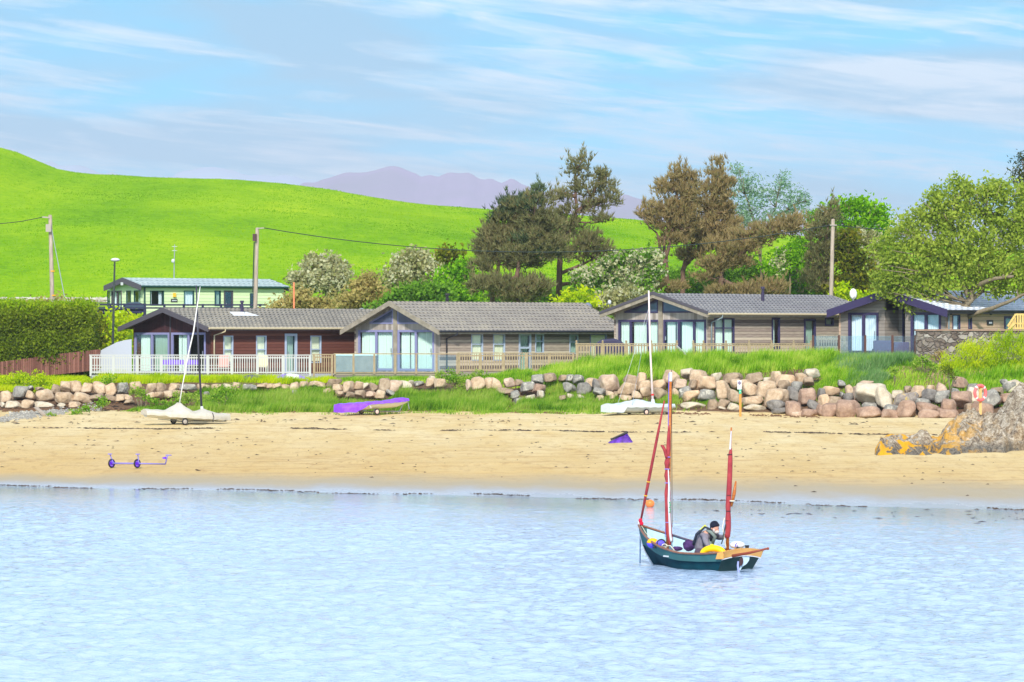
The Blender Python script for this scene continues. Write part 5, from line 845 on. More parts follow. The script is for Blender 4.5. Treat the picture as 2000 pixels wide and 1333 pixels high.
Yd=hit(350,831); r,pt,cover,mid,ax,bx=dinghy('dinghy under an off white canvas cover with one black and one pale mast',288,443,Yd+.6,808,0,None,mat('white_grp',(.74,.74,.72),.35),-.38,1.9,M['grey_box'],tilt=-.06,hs=.8,wR=.155)
cover(lambda t:.10+.42*max(0,1-abs(t+.10)/.16)**1.15*1.0+.16*max(0,1-abs(t-.20)/.14),lambda t:.16 if t<-.3 else .2,canvas)
g=MB(); [g.tube([pt(.25*4,.66*s,-.1),pt(.25*4,.5*s,.09)],.018,5) for s in (-1,1)]; g.tube([pt(1.0,.56,.02),pt(.98,.6,-.32)],.022,5); g.build('strap',M['black'],r)
def mast(r,name,a,b,r0,r1,m,world=True): g=MB(); g.tube([a,a.lerp(b,.5)+Vector((-.03,0,0)),b],[r0,(r0+r1)/2,r1],8); return g.build(name,m,r,smooth=True)
ym=mid.y; mast(r,'mast',P(394,803,ym+.45),P(383.5,558,ym+.5),.05,.035,M['mast_black']); g=MB(); g.tube([P(395,806,ym+.45),P(394,794,ym+.45)],[.08,.06],8); g.build('mast_collar',M['white'],r)
g=MB(); q=[(350,792),(357,750),(368,692),(378,648),(385,600),(391,560)]; g.tube([P(a,b,ym-.1+.1*i) for i,(a,b) in enumerate(q)],[.024,.022,.03,.032,.026,.013],8); g.build('boom',M['pale_mast'],r,smooth=True)
Yd=hit(728,811); r,pt,cover,mid,ax,bx=dinghy('cream hulled dinghy under a bright purple cover, no mast',665,794,Yd+.5,787,0,None,cream,-.25,1.5,M['pinkrim'],tilt=.045,L=3.9,hs=.8,wR=.155)
cover(lambda t:.07+.1*max(0,1-abs(t-.38)/.2),lambda t:.34 if t<-.36 else (.34*max(0,(-.18-t)/.18) if t<-.18 else 0)+.03,purple); g=MB(); a=pt(-.46*3.9,.3,-.3); g.tube([a,(a.x,a.y,gz(a.x,a.y))],.02,5); g.build('prop',M['steel'],r); g=MB(); g.tube([pt(.5*3.9,0,.05),pt(.53*3.9,0,-.42)],.022,5); g.build('prop',M['steel'],r); g=MB(); g.tube([pt(-.19*3.9,.66,-.02),pt(-.16*3.9,.66,-.2)],.03,5); g.build('strap',M['white'],r)
Yd=hit(1250,812); r,pt,cover,mid,ax,bx=dinghy('pale hulled dinghy under a cool white cover with a tall pinkish white mast',1184,1317,Yd+.6,793,0,None,greyw,-.15,1.9,M['pinkrim'],tilt=-.012,L=4.0,hs=.9,wR=.155)
cover(lambda t:.10+.22*max(0,1-abs(t+.05)/.32),lambda t:.30 if t<-.33 else .07,canvas2); ym=mid.y; mast(r,'mast',P(1275,787,ym+.4),P(1267,568,ym+.6),.055,.035,M['mast_white']); g=MB(); g.tube([P(1275.5,789,ym+.4),P(1275,780,ym+.4)],[.1,.07],8); g.build('mast_collar',M['white'],r); g=MB(); g.tube([P(1274.6,773,ym+.4),P(1274.4,770,ym+.4)],.065,8); g.build('mast_band',mat('red_tape',lin(210,40,40),.6),r)
g=MB(); g.tube([pt(-1.8,.5,0),P(1268,600,ym+.6)],.008,4); g.tube([pt(-1.0,.6,0),P(1268,605,ym+.6)],.008,4); g.build('stay',M['steel'],r)
g=MB(); [g.box((0,0,0),(0,0,0)) for _ in ()]; [g.beam(pt(-1.75+.11*i,.335+.02*i,-.13),pt(-1.72+.11*i,.34+.02*i,-.05-.03*(i%3==1)),.02,.03) for i in range(8)]; g.build('lettering',mat('navy_lettering',lin(70,74,130),.6),r)
# empty launching trolley
Yt=hit(243,915); wz=.2; a=P(218,907,Yt+.2); b=P(268,907,Yt-.1); root=empty('launching_trolley',((a.x+b.x)/2,Yt,gz(a.x,Yt)),'empty launching trolley with purple spoked wheels on the open sand','boat trolley'); M['violet']=mat('violet_plastic',lin(98,30,208),.5); M['lilac_tube']=mat('lilac_tube',lin(132,124,200),.5)
for q in (a,b):
    q.z=gz(q.x,q.y)+.17; axv=Vector((.75,-.66,0)).normalized(); g=MB(); g.torus(q,axv,.14,.028,22,8); w_=g.build('wheel',M['black'],root,smooth=True); g=MB(); g.torus(q,axv,.11,.02,20,6); e=Vector((0,0,1)); s_=axv.cross(e)
    for i in range(8): t=math.pi*i/8*2; g.beam(q,q+(e*math.cos(t)+s_*math.sin(t))*.11,.026,.025)
    g.tube([q-axv*.05,q+axv*.05],.045,10); g.build('rim',M['violet'],w_)
g=MB(); g.tube([a,b],.03,8); e=P(323,912,Yt+.6); e.z=gz(e.x,e.y)+.1; g.tube([b,e],.026,8); t=P(327.5,889,Yt+.6); g.tube([e,t],.024,8); g.tube([P(323.5,889.5,Yt+.6),P(335,889.5,Yt+.6)],.022,6)
g.build('frame',M['lilac_tube'],root,smooth=True)
for q,du in ((a,-3),(b,0)): g=MB(); t=Vector((q.x+(-.06 if q is a else .02),q.y,q.z+.33)); g.tube([q+Vector((.06,0,.0)),t],.022,6); g.box((t.x-.07,t.y-.09,t.z-.01),(t.x+.07,t.y+.09,t.z+.025)); g.build('hull_support',M['lilac_tube'],root)
g=MB(); q=P(322,895,Yt+.55); g.hexa([q+Vector(v) for v in ((-.09,-.03,-.02),(.05,-.03,-.04),(.05,.03,-.04),(-.09,.03,-.02),(-.09,-.03,.02),(.05,-.03,.05),(.05,.03,.05),(-.09,.03,.02))]); g.build('bow_rest',M['violet'],root)
# purple bundle
Yp=hit(1213,865); c=P(1213,865,Yp); root=empty('sail_bag',(c.x,Yp,gz(c.x,Yp)),'crumpled purple cover with a black pole across it lying on the sand','boat cover'); z0=gz(c.x,Yp); xs=np.linspace(-.52,.52,46); ys=np.linspace(-.4,.4,30); Xg,Yg=np.meshgrid(xs,ys); env=np.clip(1-(Xg/.52)**2*1.0,0,1)**.5*np.clip(1-(Yg/.4)**2,0,1)**.6; hh=np.interp(Xg,[-.52,-.3,0,.25,.34,.45,.52],[.1,.17,.27,.38,.3,.14,.05])
Zg=env*hh*(1+vnoise(Xg*7+Yg*4,Yg*6-Xg*2,5)*.5)+np.abs(vnoise(Xg*14,Yg*10,6))*.08*env-.03; link('cover',gridmesh('cover',Xg+c.x,Yg+Yp,Zg+z0),mat('deep_purple_cloth',lin(112,60,190),.6,var=lin(52,22,92),vs=5,bump=.7,bs=6),root,smooth=True)
g=MB(); g.tube([(c.x-.42,Yp-.2,z0+.12),(c.x+.27,Yp-.22,z0+.42)],[.035,.05],8); g.build('pole',M['black'],root)
# ---------------------------------------------------------------- sailing boat
Yb=89.5; T0=Vector(((1452-1000)/F*Yb,Yb,0)); AX=Vector((-.62,.785,0)).normalized(); BX=Vector((-AX.y,AX.x,0)).normalized()    # bow direction, port direction
def bp(s,w,z): return T0+AX*s+BX*w+Vector((0,0,z))
boat=empty('sailing_boat',tuple(T0),'small green sailing boat with red brown sails furled on two masts off the beach','sailing boat')
ip=lambda t,pts:float(np.interp(t,[p[0] for p in pts],[p[1] for p in pts]))
from bisect import bisect
def sm(pts):
    X=np.array([p[0] for p in pts]); Yv=np.array([p[1] for p in pts]); xx=np.linspace(X[0],X[-1],200); yy=np.interp(xx,X,Yv); k=np.ones(21)/21; yp=np.pad(yy,10,'reflect',reflect_type='odd'); yy=np.convolve(yp,k,'valid'); return lambda t:float(np.interp(t,xx,yy))
GW=sm([(0,.56),(.8,.68),(1.5,.73),(2.15,.67),(2.75,.47),(3.2,.24),(3.54,.03)]); GZ=sm([(0,.40),(.7,.345),(1.4,.34),(2.0,.42),(2.6,.55),(3.2,.73),(3.54,.85)]); LW=sm([(0,.50),(.8,.58),(1.5,.60),(2.1,.50),(2.65,.24),(3.0,.07),(3.54,.0)])
stem=lambda z:ip(z,[(-.25,2.8),(0,3.05),(.3,3.34),(.6,3.47),(.92,3.54)]); stern=lambda z:ip(z,[(-.2,.42),(0,.27),(.4,0.)])
N=33
def ring(i,side):
    t=i/(N-1); out=[]
    s_=t*3.54; gz_=GZ(s_)
    for z in (gz_,gz_*.78,gz_*.52,gz_*.5,gz_*.2,-.02,-.2):
        f=max(0,z)/gz_; s0,s1=stern(z),stem(z if z<.92 else .92); s=s0+(s1-s0)*t; w=(LW(s_)+(GW(s_)-LW(s_))*f**.9)*(1 if z>-.05 else .72)
        if z==gz_*.5: w-=.02
        if z<=gz_*.5 and z>0: w-=.012
        out.append(bp(s,w*side,z))
    return out
M['teal_hi']=mat('water_lit_teal_paint',lin(70,116,116),.75,spec=.1,var=lin(62,104,104),vs=3,bump=.2); M['teal_lo']=mat('dark_teal_paint',lin(16,66,78),.75,spec=.08,var=lin(12,52,64),vs=3); M['dgreen']=mat('dark_green_paint',lin(10,58,54),.35,var=lin(6,44,42),vs=4); M['boat_in']=mat('pale_blue_interior',lin(176,202,212),.5,var=lin(150,186,198),vs=2.5); M['varnish']=mat('varnished_wood',lin(196,116,48),.35,var=lin(160,84,34),vs=5,vst=(1,1,6)); M['ply']=mat('orange_plywood',lin(236,176,96),.4,var=lin(218,150,74),vs=4); M['gunwale']=mat('brown_gunwale',lin(150,106,84),.5,var=lin(120,80,64),vs=6); M['tan_sail']=mat('red_brown_sailcloth',lin(178,66,66),.8,var=lin(146,46,54),vs=6,bump=.8,bs=8); M['navy_pad']=mat('navy_fender_strip',lin(62,70,94),.6)
R_=[[ring(i,1) for i in range(N)],[ring(i,-1) for i in range(N)]]
g=MB(); [g.loft([r[:3] for r in R_[k]],closed=False) for k in (0,1)]; g.build('upper_strake',M['teal_hi'],boat,smooth=True)  # lighter teal: reflection off the water put into the strake's colour
g=MB(); [g.loft([r[2:] for r in R_[k]],closed=False) for k in (0,1)]; g.build('hull',M['teal_lo'],boat,smooth=True)
# transom: raked green panel under an arched plywood board
def tp(w,z,off=0): return bp(stern(z)-off,w,z)
hw_=lambda z:(LW(0)+(GW(0)-LW(0))*max(0,z)/.4); arch=lambda w:.335-.07*(w/.56)**2
n=16; ws=[-1+2*i/n for i in range(n+1)]; g=MB(); rows=[]
for f in (-.5,0,.33,.66,1): rows.append([tp(w*hw_(max(0,arch(w*.55)*f))*(1 if f>=0 else .75),arch(w*.55)*f if f>=0 else -.2) for w in ws])
g.loft(rows,closed=False); g.build('transom',M['dgreen'],boat); g=MB()
lo_=[tp(w*.575,arch(w*.56)-.005,.02) for w in ws]; up_=[tp(w*.575,.43+.06*(1-w*w),.02) for w in ws]; lo2=[p+AX*.05 for p in lo_]; up2=[p+AX*.05 for p in up_]
g.loft([lo_,up_,up2,lo2,lo_],closed=False); g.build('transom_board',M['ply'],boat); g=MB(); g.loft([[p-AX*.012+Vector((0,0,.0)) for p in lo_],[p-AX*.012-Vector((0,0,.02)) for p in lo_]],closed=False); g.build('transom_trim',M['white'],boat)
g=MB(); pp=[bp(.0,.575,.27),bp(.22,.60,.26),bp(.16,.60,.40),bp(0,.575,.43)]; g.prism(pp,tuple(BX*.015)); g.build('quarter_plate',M['ply'],boat)
# gunwales, inside, floor, decks, thwarts
for sd_ in (1,-1):
    pts=[bp(stem(GZ(3.54*i/(N-1)))*i/(N-1) ,GW(3.54*i/(N-1))*sd_,GZ(3.54*i/(N-1))+.012) for i in range(N)]; g=MB(); g.tube(pts,.026,6); g.build('gunwale',M['gunwale'],boat,smooth=True)
pts=[bp(s,-GW(s)+.02,GZ(s)+.02) for s in np.linspace(.9,2.9,14)]; g=MB(); g.tube(pts,.035,7); g.build('fender_strip',M['navy_pad'],boat,smooth=True)
g=MB()
def inn(t,k,f,d):
    s_=t*3.54; z=max(.06,GZ(s_)*f-(.01 if f==1 else 0)); s0,s1=stern(z),stem(min(z,.92)); s=s0+(s1-s0)*t; w=LW(s_)+(GW(s_)-LW(s_))*(z/GZ(s_))**.9; return bp(s,max(0,w-d)*k,z)
TT=np.linspace(.08,.96,26)
for k in (1,-1): g.loft([[inn(t,k,1,.03),inn(t,k,.5,.05),inn(t,k,.0,.06)] for t in TT],closed=False)
g.loft([[inn(t,1,0,.06),inn(t,-1,0,.06)] for t in TT],closed=False); g.build('lining',M['boat_in'],boat)
g=MB(); g.hexa([bp(.3,-.5,.3),bp(.3,.5,.3),bp(.62,.6,.3),bp(.62,-.6,.3),bp(.3,-.5,.33),bp(.3,.5,.33),bp(.62,.6,.33),bp(.62,-.6,.33)]); g.build('aft_deck',M['ply'],boat)
for s in (1.75,): g=MB(); g.hexa([bp(s,-.66,.24),bp(s,.66,.24),bp(s+.2,.64,.24),bp(s+.2,-.64,.24),bp(s,-.66,.27),bp(s,.66,.27),bp(s+.2,.64,.27),bp(s+.2,-.64,.27)]); g.build('thwart',M['white'],boat)
g=MB(); g.tube([bp(stem(z)+.012,0,z) for z in (-.2,0,.15,.3,.45,.6,.75,.9,.95)],.022,6); g.build('stem_post',mat('scuffed_white_stem',lin(206,206,210),.5),boat,smooth=True)
# masts and sails
Ym=91.4; q=lambda x,y,Y:P(1220+x/3.028,700+y/3.03,Y)
g=MB(); g.tube([q(252,1135,Ym)-Vector((0,0,.1)),q(264,620,Ym),q(271,135,Ym)],[.035,.036,.03],9); mm_=g.build('main_mast',M['varnish'],boat,smooth=True); g=MB(); g.tube([q(271,137,Ym),q(273,82,Ym)],[.034,.032],9); g.build('mast_head',M['white'],mm_); g=MB(); g.tube([q(277,70,Ym),q(281,1000,Ym-.02)],.008,4); g.build('halyard',mat('dark_halyard',lin(96,70,60),.7),mm_); g=MB(); g.tube([q(262,90,Ym-.02),q(258,400,Ym-.02),q(240,1060,Ym-.03)],.007,4); g.build('halyard',mat('violet_halyard',lin(120,110,220),.7),mm_)
def sailroll(name,pts,m,parent,Y,n=10):
    g=MB(); rings=[]; k=0
    P_=[q(a,b,Y) for a,b,_ in pts]; R2=[r*1.25 for _,_,r in pts]; xs=np.linspace(0,len(pts)-1,len(pts)*4)
    for x in xs:
        c=Vector([float(np.interp(x,range(len(P_)),[p[j] for p in P_])) for j in range(3)]); r=float(np.interp(x,range(len(R2)),R2)); rings.append([c+Vector((math.cos(t)*r*(1+.14*math.sin(3*t+x)),math.sin(t)*r*.9,.012*math.sin(2*t+x*2))) for t in [2*math.pi*j/n for j in range(n)]])
    g.loft(rings); return g.build(name,m,parent,smooth=True)
sailroll('furled_sail',[(262,400,.014),(259,470,.03),(257,530,.04),(254,582,.028),(252,622,.05),(251,655,.026),(249,695,.045),(252,738,.026),(245,800,.035),(247,850,.03),(250,900,.032),(253,960,.035),(256,1020,.04),(263,1065,.045),(268,1105,.02)],M['tan_sail'],boat,Ym-.06)
sailroll('furled_sail',[(262,735,.012),(265,800,.018),(264,850,.018),(267,950,.02),(272,1040,.03),(277,1085,.03)],M['tan_sail'],boat,Ym-.08)
sailroll('sail_flap',[(222,516,.03),(235,545,.03),(248,590,.026)],M['tan_sail'],boat,Ym-.1)
sailroll('white_sailcloth',[(258,660,.008),(262,760,.016),(260,840,.02),(264,930,.018),(270,1050,.022),(277,1085,.02)],M['white'],boat,Ym-.11)
g=MB(); [g.torus(q(a,b,Ym-.05),(0,0,1),.055,.01,12,5) for a,b in ((254,585),(251,656),(253,738),(256,972))]; g.build('sail_tie',mat('lilac_tie',lin(150,130,214),.7),boat); g=MB(); [g.ball(q(267+2*(i%2),855+14*i,Ym-.13),.018,6,5) for i in range(5)]; g.build('parrel_beads',mat('green_beads',lin(20,150,80),.5),boat)
Yz=89.95; g=MB(); g.tube([q(607,1145,Yz),q(620,700,Yz),q(631,410,Yz)],[.04,.03,.018],9); mz=g.build('mizzen_mast',M['varnish'],boat,smooth=True)
sailroll('furled_mizzen',[(629,535,.018),(624,570,.036),(622,620,.043),(621,700,.045),(618,800,.046),(614,880,.046),(613,905,.04),(611,940,.047),(610,1000,.05),(607,1055,.047),(606,1066,.02)],M['tan_sail'],boat,Yz-.02); g=MB(); g.tube([q(630,430,Yz-.03),q(624,540,Yz-.04)],[.012,.022],6); g.build('white_sailcloth',M['white'],boat)
g=MB(); [g.torus(q(a,b,Yz-.02),(0,0,1),.052,.008,12,5) for a,b in ((621,570),(617,812),(613,905),(609,962))]; g.build('sail_tie',M['black'],boat)
g=MB(); g.tube([q(658,728,Yz-.1),q(648,800,Yz-.1),q(631,878,Yz-.1)],[.018,.04,.025],8); g.build('sprit',M['varnish'],boat,smooth=True); g=MB(); g.torus(q(637,845,Yz-.12),(0,0,1),.05,.015,10,5); g.build('lashing',M['rope'],boat)
g=MB(); a,b=P(1251,1020,92.3),P(1297.6,783,91.5); g.tube([a,a.lerp(b,.3),a.lerp(b,.7),b],[.022,.036,.032,.016],7); g.build('furled_jib',M['tan_sail'],boat,smooth=True); g=MB(); [g.ball(P(u,v,92.25),(.045,.04,.05),8,6) for u,v in ((1251,1017),(1253,1023))]; g.build('jib_lashing',mat('scarlet_lashing',lin(214,24,60),.7),boat); g=MB(); [g.torus(a.lerp(b,t),b-a,.034,.012,10,5) for t in (.22,.335)]; g.build('yellow_tie',mat('yellow_tie',lin(240,190,40),.6),boat)
g=MB(); g.tube([P(1251,1024,92.3),P(1262,1042,92),P(1285,1062,91.5)],.008,4); g.tube([P(1418,1070,89.8),P(1411,1030,89.8),P(1415,1012,89.9)],.012,5); g.build('line',M['rope'],boat); g=MB(); g.tube([q(597,985,Yz-.1),q(590,1020,Yz-.2),q(580,1075,Yz-.3),q(572,1100,Yz-.3)],.014,5); g.build('sheet',M['cable'],boat)
g=MB(); g.tube([P(1430,1086.5,89.0),P(1465,1080,88.85),P(1501,1071.5,88.7)],[.035,.028,.02],8); g.ball(P(1500,1072,88.7),.03,8,6); g.build('bumpkin',mat('dark_red_wood',lin(140,62,40),.4),boat,smooth=True)
g=MB(); g.prism([P(u,v,88.95) for u,v in ((1450,1088),(1457,1086),(1464,1088),(1463,1095),(1458,1102),(1450,1107),(1446,1114),(1444,1113))],(.0,.03,0)); g.build('rudder_blade',mat('pale_grey_blade',lin(176,196,206),.4),boat); g=MB(); g.prism([P(u,v,88.9) for u,v in ((1446,1090),(1451,1090),(1452,1098),(1449,1105),(1445,1106),(1444,1097))],(.0,.06,0)); g.build('rudder_stock',mat('dark_brown_stock',lin(62,36,40),.5),boat); g=MB(); g.tube([P(1442,1097,88.9),P(1441,1105,88.88),P(1443,1118,88.85)],[.02,.025,.025],6); g.build('outboard_leg',mat('lilac_leg',lin(150,156,206),.4),boat)
g=MB(); g.tube([P(1250.5,1045,92.35),P(1250,1112,92.3)],.013,5); tag(g.build('mooring_line',mat('dark_blue_line',lin(40,76,110),.6)),'dark blue mooring line hanging straight down from the bow','mooring line')
g=MB(); pts=[P(1298+5*math.cos(t),1067+5*math.sin(t)*.8,90.6+.03*math.sin(3*t)) for t in np.linspace(0,9,30)]+[P(1309,1066,90.5),P(1317,1075,90.4)]; g.tube(pts,.012,5); tag(g.build('coiled_rope',M['rope'],smooth=True),'pale coiled rope hanging by the foot of the main mast','rope')
# gear in the boat
M['violet_bag']=mat('violet_bag',lin(100,84,216),.6); M['amber']=mat('amber_nylon',lin(250,182,16),.5)
r=empty('kit_bag',P(1276,1072,91.2),'round violet and amber kit bag stowed in the bow','bag'); c=P(1275,1061,91.2)
def half(c,r3,up):
    g=MB(); n=16; rings=[]
    for i in range(7): t=math.pi/2*i/6*(1 if up else -1); rings.append([c+Vector((r3[0]*math.cos(t)*math.cos(2*math.pi*j/n),r3[1]*math.cos(t)*math.sin(2*math.pi*j/n),r3[2]*math.sin(t))) for j in range(n)])
    return g.loft(rings)
half(c,(.135,.13,.11),True).build('flap',M['amber'],r,smooth=True); half(c,(.14,.135,.12),False).build('body',M['violet_bag'],r,smooth=True)
r2=empty('helmet',P(1290,1072,90.9),'black and violet helmet shaped bag beside the amber topped one','bag'); g=MB(); c=P(1290,1062,90.95); g.ball(c,(.11,.11,.09),12,8); g.build('shell',M['violet_bag'],r2,smooth=True); g=MB(); g.torus(c+Vector((.02,-.05,.0)),(.2,-1,.2),.085,.025,16,6); g.build('rim',M['black'],r2,smooth=True); g=MB(); g.hexa([P(1273,1071,90.9),P(1294,1072,90.9),P(1294,1072,91.1),P(1273,1071,91.1),P(1281,1065,90.9),P(1294,1067,90.9),P(1294,1067,91.1),P(1281,1065,91.1)]); tag(g.build('black_holdall',M['black'],bevel=.02),'black holdall wedged under the violet bags','bag')
def cloth(name,label,u,v,Y,rx,rz,m,seed,cat='bag'):
    c=P(u,v,Y); th=np.linspace(0,2*math.pi,33); ph=np.linspace(.02,math.pi-.02,18); T,Ph=np.meshgrid(th,ph); k=1+.35*vnoise(T*1.6+seed,Ph*2.3,seed)*np.sin(T/2)**.5+.2*vnoise(T*4,Ph*5,seed+3)*np.abs(np.sin(T/2)); o=link(name,gridmesh(name,c.x+rx*k*np.cos(T)*np.sin(Ph),c.y+rx*.8*k*np.sin(T)*np.sin(Ph),c.z-rz*k*np.cos(Ph)),m,smooth=True); return tag(o,label,cat)
pc=mat('plum_cloth',lin(84,54,112),.8,var=lin(44,24,66),vs=7,bump=.6,bs=9); cloth('jacket_heap','crumpled plum coloured jacket heaped behind the sailor',1346,1066,90.95,.14,.12,pc,3,'jacket'); cloth('stuff_sack','small dark plum sack on the bottom boards by the mast',1323,1072,91,.12,.05,pc,5)
r=empty('float_ring',P(1393,1085,89.6),'yellow horseshoe float leaning on the port gunwale','horseshoe float'); g=MB(); c=P(1393,1083,89.75); g.torus(c,(-.35,-1,.1),.235,.075,22,10,t0=.03,t1=math.pi-.03,ex=.55); o=g.build('float',mat('yellow_foam',lin(250,206,10),.45,var=lin(240,186,6),vs=4),r,smooth=True)

r=empty('outboard_motor',P(1440,1072,90.0),'white outboard motor cowl standing beside the mizzen mast','outboard motor'); g=MB(); c=P(1440,1065,90.0); g.ball(c,(.17,.11,.085),16,10); g.build('cowl',mat('glossy_white_cowl',(.82,.83,.85),.25),r,smooth=True); g=MB(); [g.box((c.x-.06+dx,c.y-.125+ .02*abs(dx),c.z+dz),(c.x-.035+dx,c.y-.10,c.z+dz+.025)) for dx,dz in ((0,.0),(.02,.03),(.04,-.02),(.0,-.035))]; g.build('decal',mat('violet_decal',lin(110,90,200),.5),r); g=MB(); b=P(1459,1068,89.9); g.hexa([b+Vector(v) for v in ((-.035,-.03,-.04),(.035,-.03,-.04),(.035,.03,-.04),(-.035,.03,-.04),(-.05,-.03,.03),(.05,-.03,.03),(.05,.03,.03),(-.05,.03,.03))]); g.build('handle',M['black'],r); g=MB(); g.tube([c+Vector((0,0,-.05)),bp(.1,.0,.4)],.04,8); g.build('bracket',M['black'],r)
# ---------------------------------------------------------------- the sailor
def skin(name,V,E,Rr,m,parent,sub=2,root=0):
    me=bpy.data.meshes.new(name); off=parent.location if parent.type=='EMPTY' else Vector(); off=man.location; me.from_pydata([tuple(Vector(v)-off) for v in V],E,[]); o=bpy.data.objects.new(name,me); COL.objects.link(o); me.materials.append(m)
    mo=o.modifiers.new('skin','SKIN'); mo.use_smooth_shade=True; mo.use_x_symmetry=False; sk=me.skin_vertices[0].data
    for i,r in enumerate(Rr): r=r if isinstance(r,tuple) else (r,r); sk[i].radius=r; sk[i].use_root=(i==root)
    s_=o.modifiers.new('sub','SUBSURF'); s_.levels=sub; s_.render_levels=sub; o.parent=parent; return o
man=empty('person',tuple(P(1369,1098,90.5)),'sailor in grey jacket and black beanie bending over the mizzen mast','person')
J=dict(pel=P(1368,1078,90.5),wst=P(1369,1066,90.48),che=P(1376,1050,90.42),upp=P(1383,1041,90.38),nek=P(1389,1037.5,90.3),hed=P(1396.5,1031,90.22),
 sn=P(1377,1046,90.2),en=P(1379,1060,90.02),wn=P(1386,1070,89.92),hn=P(1389,1073,89.9), sf=P(1394,1045,90.55),ef=P(1405,1050.5,90.4),wf=P(1416,1049,90.1),hf=P(1418.5,1046.5,90.0),
 hp1=P(1366,1081,90.35),kn1=P(1376,1089,90.15),an1=P(1362,1096,90.3),hp2=P(1371,1081,90.65),kn2=P(1383,1089,90.5),an2=P(1370,1096,90.7),to1=P(1356,1097,90.35),to2=P(1364,1097,90.75))
M['skin']=mat('weathered_skin',lin(214,156,132),.55); M['jacket']=mat('grey_jacket',lin(136,130,140),.85,var=lin(110,104,114),vs=8,bump=.8,bs=14); M['trousers']=mat('dark_mauve_trousers',lin(84,72,88),.85,bump=.6,bs=12); M['vest']=mat('dark_buoyancy_harness',lin(40,48,62),.7); M['vest_grey']=mat('sage_vest',lin(120,132,126),.8,bump=.5,bs=10); M['hivis']=mat('yellow_reflective',lin(226,226,60),.5)
names=list(J); V=[J[k] for k in names]; ix={k:i for i,k in enumerate(names)}
E=[('pel','wst'),('wst','che'),('che','upp'),('upp','nek'),('nek','hed'),('upp','sn'),('sn','en'),('en','wn'),('wn','hn'),('upp','sf'),('sf','ef'),('ef','wf'),('wf','hf'),('pel','hp1'),('hp1','kn1'),('kn1','an1'),('pel','hp2'),('hp2','kn2'),('kn2','an2'),('an1','to1'),('an2','to2')]
Rr=dict(pel=.13,wst=.12,che=.14,upp=.11,nek=.055,hed=.07,sn=.06,en=.042,wn=.028,hn=(.036,.02),sf=.06,ef=.042,wf=.028,hf=(.036,.02),hp1=.08,kn1=.055,an1=.04,hp2=.08,kn2=.055,an2=.04,to1=.035,to2=.035)
E2=[(ix[a],ix[b]) for a,b in E]; RR=[Rr[k] for k in names]
for h,wr in (('hn','wn'),('hf','wf')):       # four fingers curled round what is held, and a thumb from the side of the palm
    c=J[h]; d=(J[h]-J[wr]).normalized(); sd_=d.cross(Vector((0,1,0))).normalized()
    for k in range(4):
        L=(.034,.04,.038,.03)[k]; b=c+sd_*(-.027+.018*k)+d*.02; b1=b+d*L*.8+Vector((0,-.012,0)); b2=b1+d*L*.3+Vector((.0,.035,-.012)); n0=len(V); V+=[b,b1,b2]; RR+=[.009,.009,.008]; E2+=[(ix[h],n0),(n0,n0+1),(n0+1,n0+2)]
    n0=len(V); V+=[c+sd_*.035-d*.005,c+sd_*.055+d*.03+Vector((0,.02,0))]; RR+=[.011,.009]; E2+=[(ix[h],n0),(n0,n0+1)]
body=skin('body',V,E2,RR,M['skin'],man,2,ix['pel'])
def part(name,keys,edges,rad,m,parent=None,sub=2,root=0): return skin(name,[J[k] if isinstance(k,str) else k for k in keys],edges,rad,m,parent or man,sub,root)
part('jacket',['pel','wst','che','upp','sn','en','wn','sf','ef','wf'],[(0,1),(1,2),(2,3),(3,4),(4,5),(5,6),(3,7),(7,8),(8,9)],[.17,.165,.175,.13,.085,.066,.05,.085,.066,.05],M['jacket'])
part('trousers',['pel','hp1','kn1','an1','hp2','kn2','an2'],[(0,1),(1,2),(2,3),(0,4),(4,5),(5,6)],[.145,.1,.08,.06,.1,.08,.06],M['trousers'])
hc=J['hed']; up=Vector((.25,-.15,1)).normalized(); g=MB(); fc=Vector((.62,-.55,-.5)).normalized()
g.ball(hc,(.086,.098,.118),18,12); nb=hc+fc*.095; g.ball(nb+Vector((0,0,-.01)),(.022,.02,.026),8,6); rt=fc.cross(Vector((0,0,1))).normalized()
for s_ in (-1,1): g.ball(hc+rt*s_*.088+Vector((-.015,.01,-.01)),(.018,.02,.032),8,6)
hd=g.build('head',M['skin'],man,smooth=True)
g=MB(); [g.ball(hc+fc*.088+rt*s_*.034+Vector((0,0,.025)),.011,8,6) for s_ in (-1,1)]; g.build('eye',M['black'],hd,smooth=True); g=MB(); g.beam(hc+fc*.09+rt*-.024+Vector((0,0,-.045)),hc+fc*.09+rt*.024+Vector((0,0,-.045)),.01); g.build('mouth',M['maroon'],hd)
g=MB(); b=hc+fc*.06+Vector((0,0,-.062)); g.ball(b,(.062,.06,.045),12,8); [g.ball(hc+rt*s_*.07+fc*.03+Vector((0,0,-.035)),(.025,.03,.045),8,6) for s_ in (-1,1)]; g.build('beard',mat('white_grey_beard',lin(206,196,190),.95,bump=1,bs=40),hd,smooth=True)
g=MB(); n=18; d=Vector((-.28,.1,.95)).normalized(); a=d.cross(Vector((0,1,0))).normalized(); b=d.cross(a).normalized(); c=hc+Vector((-.0,.0,.01)); rings=[[c+d*h+(a*math.cos(2*math.pi*j/n)*.102+b*math.sin(2*math.pi*j/n)*.106)*r for j in range(n)] for h,r in ((.005,.98),(.0,1.04),(.04,1.05),(.045,1.),(.08,.93),(.115,.74),(.138,.4),(.145,.06))]; g.loft(rings); g.build('beanie',mat('black_knit_beanie',lin(26,30,48),.95,bump=1,bs=60),man,smooth=True)
g=MB()
